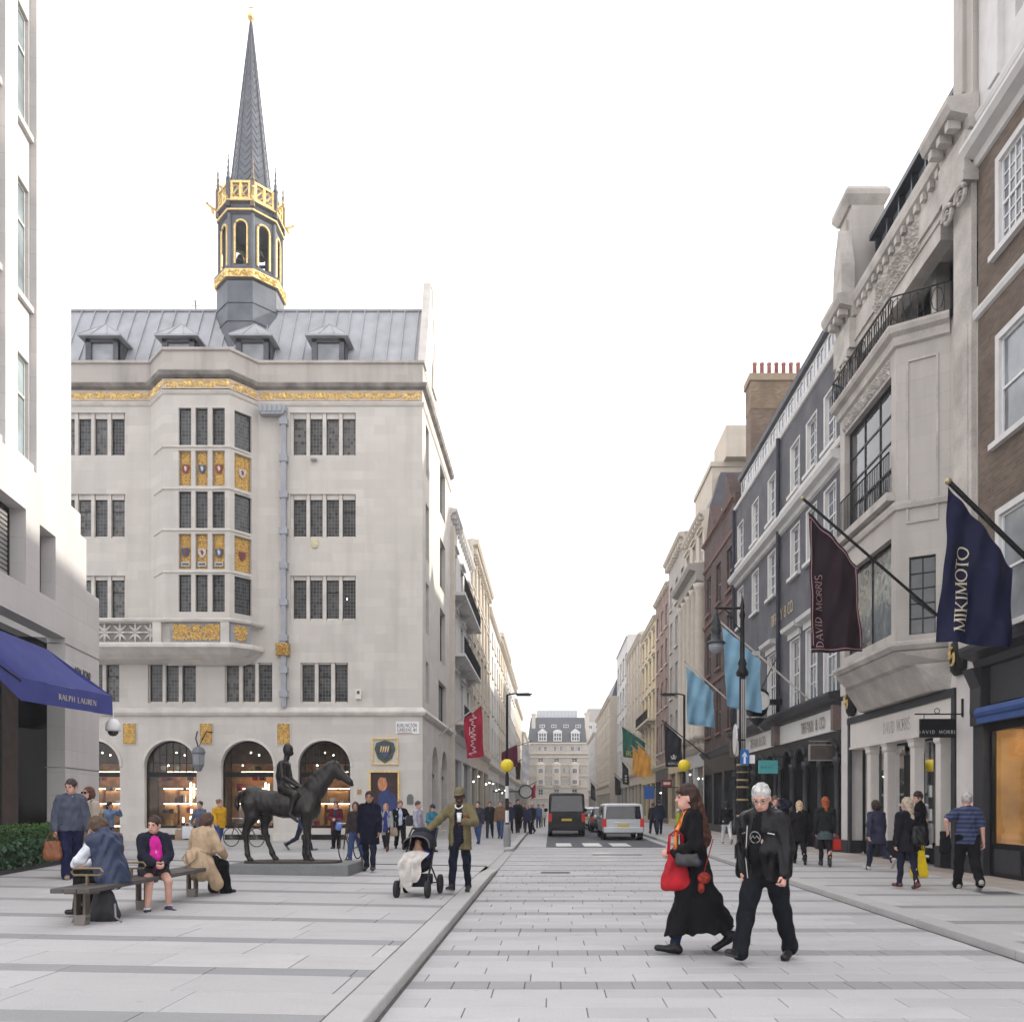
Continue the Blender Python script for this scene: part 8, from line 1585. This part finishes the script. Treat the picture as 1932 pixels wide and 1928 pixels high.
p = P_('long-haired blonde woman in blue top and pale cardigan by the corner', at(728, 1606), 1.68, 182, WALK, None, 0, (0, 0), MID, .95, 'p'); p.trousers((.012, .012, .016), .006).shoes((.12, .03, .03), .05).top((.03, .04, .2), .014, 0, -.2, name='top').top((.32, .33, .33), .022, 1, -.32, name='cardigan', open_=(.07, .11, 0)).hair((.38, .20, .10), 'long')
w0 = p.W((-.28, .05, .85)); bag('beige bag carried by the blonde woman at the corner', 'handbag', (w0.x, w0.y, w0.z), .28, .3, .12, mat('beige canvas', (.32, .27, .2), .8), 0, .2)
p = P_('man in black suit and pale shirt walking with white papers at the corner', at(755, 1605), 1.74, 196, ((26, 6), (-24, 20)), A(('t', (-.27, .12, .98), (-.6, -.7, -.3), (.5, .7, .1), .8), ('a', -10, 10, 14)), 0, (0, 0), MID, 1.0, 'p'); p.trousers(BLACK, .016, .008).shoes(BLACK).top((.45, .52, .65), .012, 0, -.05, name='shirt').top(BLACK, .026, 1, -.16, name='jacket', open_=(.08, .07, 0)).hair((.12, .07, .04), 'short')
w0 = p.W(p.hand(-1)); m = MB(); m.box(w0.x - .03, w0.x + .15, w0.y - .1, w0.y - .08, w0.z - .1, w0.z + .2); tag(m.build('papers', mat('white paper', (.72, .74, .78), .6, 0)), 'white papers under the arm of the man in the black suit', 'papers')
p = P_('man in pale lilac shirt with a black satchel, by the wall plaque', at(788, 1604), 1.76, 250, WALK2, None, 0, (0, 0), MID, 1.1, 'p'); p.trousers((.24, .23, .25), .016).shoes((.05, .04, .04)).top((.36, .35, .42), .022, 1, -.12, name='shirt').hair((.06, .045, .04), 'short')
w0 = p.W((.16, -.2, 1.12)); bag('black satchel on the back of the man in the lilac shirt', 'satchel', (w0.x, w0.y, w0.z + .1), .3, .36, .12, mat('black nylon', (.02, .02, .025), .6), R(20), 0)
p = P_('person in teal jacket and dark cap behind the pushchair hood', at(815, 1607), 1.62, 225, ((0, 2), (0, 2)), A(('t', (-.1, .26, 1.1), (-.7, -.5, -.4)), ('t', (.1, .26, 1.08), (.7, -.5, -.4))), 0, (0, 10), MID, 1.05, 'p'); p.trousers(NAVY, .014).shoes(BLACK).top((.04, .17, .24), .024, 1, -.12, name='jacket').hair((.3, .13, .06), 'mid').cap((.03, .04, .06), .06)
p = P_('person in jeans passing behind the statue, seen between the horse legs', at(570, 1606), 1.7, 265, ((24, 4), (-22, 40)), None, 0, (0, 0), MID, 1, 'p'); p.trousers((.016, .02, .04), .012).shoes((.1, .1, .11)).top((.03, .045, .14), .022).hair((.03, .02, .02), 'short')
p = P_('person in mustard yellow jacket and jeans walking away by the arched window', at(414, 1601), 1.74, 222, WALK2, A(('a', -25, 10, 20), ('a', 20, 10, 20)), 0, (30, 0), MID, .98, 'p'); p.trousers((.04, .07, .19), .008).shoes((.5, .5, .5)).top((.55, .30, .015), .026, 1, -.18, name='jacket').hair((.16, .08, .05), 'bun')
p = P_('woman in grey-blue top with headband, carrying a white paper bag', at(378, 1603), 1.68, 170, WALK, A(None, ('t', (.26, .18, .98), (.6, -.7, -.3))), 0, (0, 0), MID, .98, 'p'); p.trousers((.03, .03, .04), .01).shoes(BLACK).top((.10, .13, .19), .02, 1, -.12).hair((.03, .022, .02), 'bun')
w0 = p.W(p.hand(1)); bag('white paper carrier bag beside the person in the trench coat', 'paper_bag', (w0.x - .05, w0.y - .05, w0.z - .08), .34, .42, .12, mat('white paper', (.72, .74, .78), .6, 0), .1, .12, False, None, 1.0); bag('brown paper bag just left of the white paper bag', 'paper_bag', (w0.x - .35, w0.y, w0.z - .2), .28, .36, .12, mat('kraft paper', (.36, .25, .18), .7, .05), .1, .12, False, None, 1.0)
p = P_('dark-haired woman in denim shirt holding up a phone in the shop doorway', at(206, 1604), 1.7, 258, ((0, 2), (0, 2)), A(('t', (-.1, .34, 1.42), (-.6, -.4, -.6)), ('t', (.1, .34, 1.4), (.6, -.4, -.6))), 0, (0, 0), MID, .98, 'l'); p.trousers((.02, .03, .06), .008).shoes(BLACK).top((.13, .2, .33), .02, 1, -.08, name='denim_shirt').hair((.012, .01, .01), 'mid'); w0 = p.W(p.hand(-1)); m = MB(); m.box(w0.x - .01, w0.x + .01, w0.y - .05, w0.y + .05, w0.z - .02, w0.z + .14); tag(m.build('mobile_phone', mat('white cup', (.75, .75, .74), .5, 0), None, bev=.004), 'white mobile phone held up by the woman in the denim shirt', 'phone')
p = P_('tall man in grey-blue sweater and dark trousers beside the hedge', at(134, 1657), 1.88, 222, ((-8, 2), (10, 4)), A(('a', 6, 12, 12), ('a', 2, 14, 10)), 0, (-42, 8), .0115, 1.05, 'p'); p.trousers((.010, .014, .05), .02, .012).shoes((.28, .2, .15)).top((.07, .08, .115), .032, 1, -.09, name='sweater').hair((.045, .033, .03), 'short')
m = MB(); m.tube([p.ts((-.065, .0, .52)), p.ts((0, .09, .49)), p.ts((.065, .0, .52))], .018, 6); m.build('shirt_collar', cloth((.5, .45, .55)), p.T, True, True)
w0 = p.W(p.hand(1)); bag('brown leather bag held by the man in the grey-blue sweater', 'handbag', (w0.x, w0.y - .05, w0.z - .1), .3, .36, .14, mat('tan leather', (.22, .075, .03), .45, .2, 5), .3, .14)
p = P_('woman with sunglasses and brown bob in a beige coat, talking to the tall man', at(168, 1650), 1.74, 158, ((0, 2), (0, 2)), A(('t', (-.1, .28, 1.0), (-.7, -.5, -.4)), ('t', (.12, .28, .98), (.7, -.5, -.4))), 0, (4, -8), .0115, 1.0, 'p'); p.trousers((.03, .03, .03), .012).shoes(BLACK).top((.012, .011, .014), .012, 0, -.05, name='top', collar=.06).top((.42, .36, .29), .03, 1, -.4, name='coat', open_=(.05, .05, 0), flare=.03).hair((.10, .035, .02), 'bob').glasses().scarf(mat('grey print scarf', (.33, .33, .36), .8, .7, 22), .18)
# ---- on the bench
ST = .63
p = P_('seated woman in navy quilted gilet and white sleeves bent over on the bench', (-5.50, 10.3, .17), 1.72, 72, ((86, 84), (80, 76)), A(('t', (-.12, .5, 1.06), (-.7, -.5, -.5)), ('t', (.1, .52, 1.04), (.7, -.5, -.5))), 17, (6, 36), .0105, 1.1, 'p', ST - .17)
p.trousers(BLACK, .016, .01).shoes(BLACK).top((.66, .68, .74), .012, .95, -.02, name='blouse', sg=.016).hair((.085, .05, .03), 'curly')
p.top((.025, .04, .09), .05, 0, -.15, mat('navy quilting', (.022, .034, .075), .5, .25, 5, .3, 0, .4, 0, True), 'gilet', .03, .0, None, .005)
p = P_('seated child in magenta top and dark jacket with bare legs on the bench', (-5.52, 11.4, .17), 1.6, -142, ((66, 78), (66, 62)), A(('t', (-.07, .36, 1.02), (-.7, -.5, -.5)), ('t', (.07, .36, 1.02), (.7, -.5, -.5))), 4, (-40, 4), .0105, 1.12, 'p', ST - .17, .09, (-10, 16))
p.shoes((.02, .022, .06), .0, None, None).top((.58, .02, .28), .014, 0, -.06, name='t_shirt').top((.012, .013, .026), .034, 1, -.1, name='jacket', open_=(.11, .13, 0)).hair((.045, .022, .016), 'short')
b = SDF(.01); b.rc(p.P0 + Vector((0, 0, -.02)), p.ts((0, 0, .05)), .165, .15, .04, ((0, 1, 0), .75)); [b.rc(p.leg[q][0], p.leg[q][0] + (p.leg[q][1] - p.leg[q][0]) * .45, .105, .1, .03) for q in (-1, 1)]; b.build('shorts', cloth((.03, .028, .035)), p.T, True, .004)
m = MB(); [m.lathe(p.leg[q][2] + Vector((0, 0, -.01)), [(.05, 0), (.05, .06)], 10) for q in (-1, 1)]; m.build('socks', cloth((.6, .6, .62)), p.T, True, True)
p = P_('person in a belted beige trench coat seated with back to us on the bench', (-5.52, 12.9, .17), 1.68, -20, ((84, 84), (76, 66)), A(('t', (-.16, .34, 1.05), (-.7, -.5, -.5)), ('t', (.2, .34, 1.0), (.7, -.5, -.5))), 12, (-4, 12), .0105, 1.04, 'l', ST - .17)
p.trousers(BLACK, .02, .03).shoes((.015, .015, .017), .03).hair((.075, .035, .025), 'bob'); TR = cloth((.42, .31, .205), .8)
p.top((.45, .34, .23), .032, 1, -.1, TR, 'trench_coat', .03, .02); b = SDF(.011); b.rc(p.ts((0, -.06, .02)), p.P0 + Vector((.05, -.05, -.12)), .2, .22, .05, ((0, 1, 0), .8)); b.rc(p.P0 + Vector((.16, .0, -.05)), p.P0 + Vector((.24, .12, -.38)), .12, .11, .05, ((0, 1, 0), .8)); b.build('coat_skirt', TR, p.T, True, .012, .7)
m = MB(); m.tube([p.ts((.215 * math.cos(a), .165 * math.sin(a), .13)) for a in (k * math.pi / 12 for k in range(25))], .02, 5); m.tube([p.ts((-.1, -.19, .12)), p.ts((-.14, -.23, .0)), p.ts((0, -.25, -.13)), p.ts((.13, -.23, .0)), p.ts((.09, -.19, .12))], .014, 5); m.build('belt', cloth((.33, .24, .16)), p.T, True, True)
bg = thing('backpack', 'black backpack standing on the ground under the near end of the bench', 'bag', (-5.5, 9.95, .17)); b = SDF(.014); b.rc((-5.5, 10.1, .3), (-5.5, 10.1, .46), .17, .13, .04, ((0, 1, 0), .7)); b.rc((-5.62, 10.1, .24), (-5.38, 10.1, .24), .08, .08, .04); b.build('pack', mat('black nylon', (.014, .014, .017), .6), bg, False, .006); m = MB(); [m.tube([(-5.5 + q * .2, 9.98, .4), (-5.5 + q * .25, 9.9, .25), (-5.5 + q * .3, 9.95, .18)], .012, 4) for q in (-1, 1)]; m.build('strap', mat('grey webbing', (.2, .2, .21), .7), bg)
# ---- right pavement
STR = base('striped polo'); _m, _t, _b = STR; _s = _n(_t, 'ShaderNodeSeparateXYZ'); _t.links.new(_n(_t, 'ShaderNodeTexCoord').outputs['Object'], _s.inputs[0]); _w = mathn(_t, 'SINE', mathn(_t, 'MULTIPLY', _s.outputs[2], 82)); setc(_t, _b, mixn(_t, ramp(_t, _w, .1, .4), (.045, .06, .14), (.014, .02, .05))); _b.inputs['Roughness'].default_value = .85
p = P_('grey-haired man in striped blue polo shirt walking away on the right', at(1825, 1678), 1.76, -8, ((16, 4), (-12, 26)), A(('t', (-.34, -.05, 1.0), (-.9, -.5, 0), (-.2, .6, -.6), .9), ('a', -10, 14, 14)), 0, (0, 0), .0115, 1.1, 'p')
p.trousers((.007, .007, .009), .02, .012).shoes((.35, .32, .29), 0, None, (.4, .4, .38)).top(NAVY, .022, .45, -.11, STR[0], 'polo_shirt').hair((.42, .40, .39), 'crop')
w0 = p.W((-.34, .0, .98)); bag('black jacket hanging over the arm of the man in the striped polo', 'folded_jacket', (w0.x - .03, w0.y, w0.z + .05), .2, .42, .12, cloth((.01, .01, .012)), 0, 0)
p = P_('blonde woman in dark top and leggings walking away with a yellow bag', at(1712, 1677), 1.64, 6, ((10, 3), (-8, 8)), A(('a', -6, 10, 12), ('a', 4, 10, 10)), 0, (20, 0), .0115, .96, 'p'); p.trousers((.014, .016, .035), .004).shoes((.10, .03, .03), 0, None, None, True).top((.010, .010, .015), .028, 1, -.24, name='jacket', flare=.02).hair((.40, .33, .25), 'long')
w0 = p.W((.12, -.2, 1.18)); bag('black slouchy bag on the back of the blonde woman', 'handbag', (w0.x - .02, w0.y - .05, w0.z + .02), .26, .34, .12, mat('black leather bag', (.008, .008, .01), .4), 0, 0)
w0 = p.W(p.hand(1)); bag('bright yellow plastic carrier bag held by the blonde woman', 'carrier_bag', (w0.x + .05, w0.y, w0.z - .05), .36, .5, .14, mat('yellow plastic', (.80, .58, .02), .35, .08, 8, .3), .3, .12, True, None, .6)
p = P_('man in long black overcoat looking left outside the cream-pillared shop', at(1735, 1640), 1.84, 62, ((0, 2), (0, 2)), None, 0, (25, 12), MID, 1.08, 'p'); p.trousers(BLACK, .014).shoes(BLACK).top((.006, .006, .007), .036, 1, -.4, name='overcoat', collar=.03, flare=.03).hair((.03, .02, .015), 'short')
p = P_('woman in grey-blue cardigan and trousers hurrying past the cream pillars', at(1655, 1642), 1.66, 14, ((16, 4), (-16, 44)), A(('a', -20, 22, 8), ('a', 10, 16, 10)), 4, (0, 0), MID, 1.02, 'p'); p.trousers((.02, .023, .045), .01).shoes((.4, .36, .36)).top((.032, .034, .062), .022, 1, -.26, name='cardigan', flare=.04).hair((.03, .018, .014), 'bob')
PLD = mat('green plaid', (.05, .075, .085), .85, .6, 26); p = P_('red-haired woman in black quilted jacket and plaid skirt with a shopping bag', at(1557, 1635), 1.70, -14, ((8, 3), (-6, 8)), None, 0, (0, 0), MID, .98, 'p'); p.trousers((.016, .012, .016), .003).shoes((.02, .02, .022), .08).skirt(BLACK, .03, -.28, .2, PLD).top((.014, .016, .016), .03, 1, -.05, name='jacket', wr=.009).hair((.32, .07, .02), 'mid')
w0 = p.W(p.hand(1)); bag('small red and white shopping bag of the red-haired woman', 'paper_bag', (w0.x + .05, w0.y, w0.z - .1), .22, .26, .1, mat('red paper', (.5, .03, .02), .6), .2, .1, False, None, 1.0)
p = P_('blonde woman in a black coat with white collar behind the leather jacket man', at(1508, 1630), 1.66, -10, WALK, None, 0, (0, 0), MID, 1.1, 'p'); p.trousers(BLACK, .012).shoes(BLACK).top((.006, .006, .008), .034, 1, -.3, name='coat', flare=.04).hair((.55, .40, .25), 'mid').scarf(cloth((.65, .65, .66)))
p = P_('balding man in dark suit with red tie holding a phone to his ear', at(1462, 1628), 1.76, 176, ((0, 2), (0, 2)), A(('t', (-.12, .1, 1.62), (-.8, .1, -.6)), None), 0, (0, 10), MID, 1.05, 'p'); p.trousers(NAVY, .014).shoes(BLACK).top((.5, .55, .65), .012, 0, -.05, name='shirt').top((.012, .014, .03), .026, 1, -.16, name='jacket', open_=(.07, .05, 0)).hair((.1, .06, .04), 'crop')
m = MB(); m.tube([p.ts((0, .115, .44)), p.ts((0, .135, .3)), p.ts((0, .14, .05))], [.02, .025, .03], 5); m.build('tie', cloth((.4, .02, .02)), p.T, True, True); w0 = p.W(p.hand(-1)); m = MB(); m.box(w0.x - .012, w0.x + .012, w0.y - .035, w0.y + .035, w0.z - .08, w0.z + .06); tag(m.build('mobile_phone', IRON, None, bev=.004), 'dark mobile phone at the ear of the balding man in a suit', 'phone')
p = P_('woman in black top and white trousers walking away near the beacon', at(1371, 1592), 1.7, 2, WALK, None, 0, (0, 0), MID, 1, 'l'); p.trousers((.62, .62, .64), .008).shoes((.3, .22, .18)).top((.012, .012, .014), .026, 1, -.12).hair((.012, .011, .011), 'mid').scarf(cloth((.3, .29, .27)))
# ---- further up the street
def fp(label, x, y, H, face, tr, tp, hr, kind='short', legs=WALK, hem=-.12, skin='p', bf=1.0): q = Person(label, at(x, y), H, face, legs, None, 0, (0, 0), FAR, bf, skin); q.trousers(tr, .014).shoes(BLACK).top(tp, .026, 1, hem, name='coat').hair(hr, kind); return q
fp('person in dark coat walking away with a companion, left of the pair by the beacon', 1232, 1573, 1.66, 5, NAVY, (.02, .018, .03), (.08, .06, .05), hem=-.3); fp('taller person in navy coat, right of the pair walking away', 1244, 1574, 1.8, -4, (.02, .025, .05), (.016, .018, .04), (.03, .03, .03), legs=WALK2, hem=-.2)
p = fp('street worker in white helmet and yellow hi-vis top by the right kerb', 1280, 1578, 1.35, 80, NAVY, (.42, .5, .04), (.3, .3, .3)); p.cap((.7, .7, .7), .04)
for args in (('person in jeans partly hidden behind the man in the olive blazer', 902, 1592, 1.7, 170, JEAN, (.03, .03, .05), (.03, .02, .02)), ('person in black jacket and jeans nearest the left shopfronts', 924, 1581, 1.72, 180, (.02, .025, .05), (.014, .014, .017), (.1, .04, .03)), ('person in brown jacket and blue jeans walking towards us', 944, 1582, 1.74, 176, (.05, .08, .17), (.17, .10, .06), (.12, .09, .07)), ('broad person in long black coat on the left pavement', 977, 1571, 1.86, 190, BLACK, (.009, .009, .011), (.02, .02, .02)), ('person in dark blue coat left of the man in a suit by the kerb', 995, 1571, 1.66, 175, (.02, .02, .035), (.03, .035, .08), (.3, .2, .12)), ('grey-haired man in black suit standing by the left kerb', 1004, 1573, 1.76, 150, (.012, .012, .015), (.016, .018, .026), (.4, .4, .4)), ('small figure in blue far up the left pavement', 1016, 1562, 1.7, 180, JEAN, (.08, .12, .25), (.05, .04, .03)), ('small figure in cream top far up the left pavement', 1025, 1560, 1.7, 180, (.25, .22, .16), (.6, .57, .54), (.08, .05, .04)), ('dark figure behind the brown-jacketed walker', 962, 1572, 1.7, 178, (.02, .02, .03), (.02, .025, .06), (.04, .03, .03)), ('figure in dark purple coat under the far round clock', 986, 1564, 1.68, 185, BLACK, (.06, .05, .07), (.2, .1, .06))):
    fp(*args[:8], legs=random.choice((WALK, WALK2)), hem=random.choice((-.1, -.2, -.35)))
# ======================= thin summer haze along the street
hz = MB(); hz.box(-70, 70, -8, 330, -1.2, 45); o = hz.build('haze', None)
hm = bpy.data.materials.new('haze air'); hm.use_nodes = True; t = hm.node_tree; t.nodes.remove(t.nodes['Principled BSDF'])
v = _n(t, 'ShaderNodeVolumePrincipled'); v.inputs['Color'].default_value = (.97, .97, 1, 1); v.inputs['Density'].default_value = .0011; v.inputs['Anisotropy'].default_value = .3
t.links.new(v.outputs[0], t.nodes['Material Output'].inputs['Volume']); import bmesh; bm_ = bmesh.new(); bm_.from_mesh(o.data); bmesh.ops.recalc_face_normals(bm_, faces=bm_.faces); bm_.to_mesh(o.data); bm_.free(); o.data.materials.clear(); o.data.materials.append(hm); stuff(o)
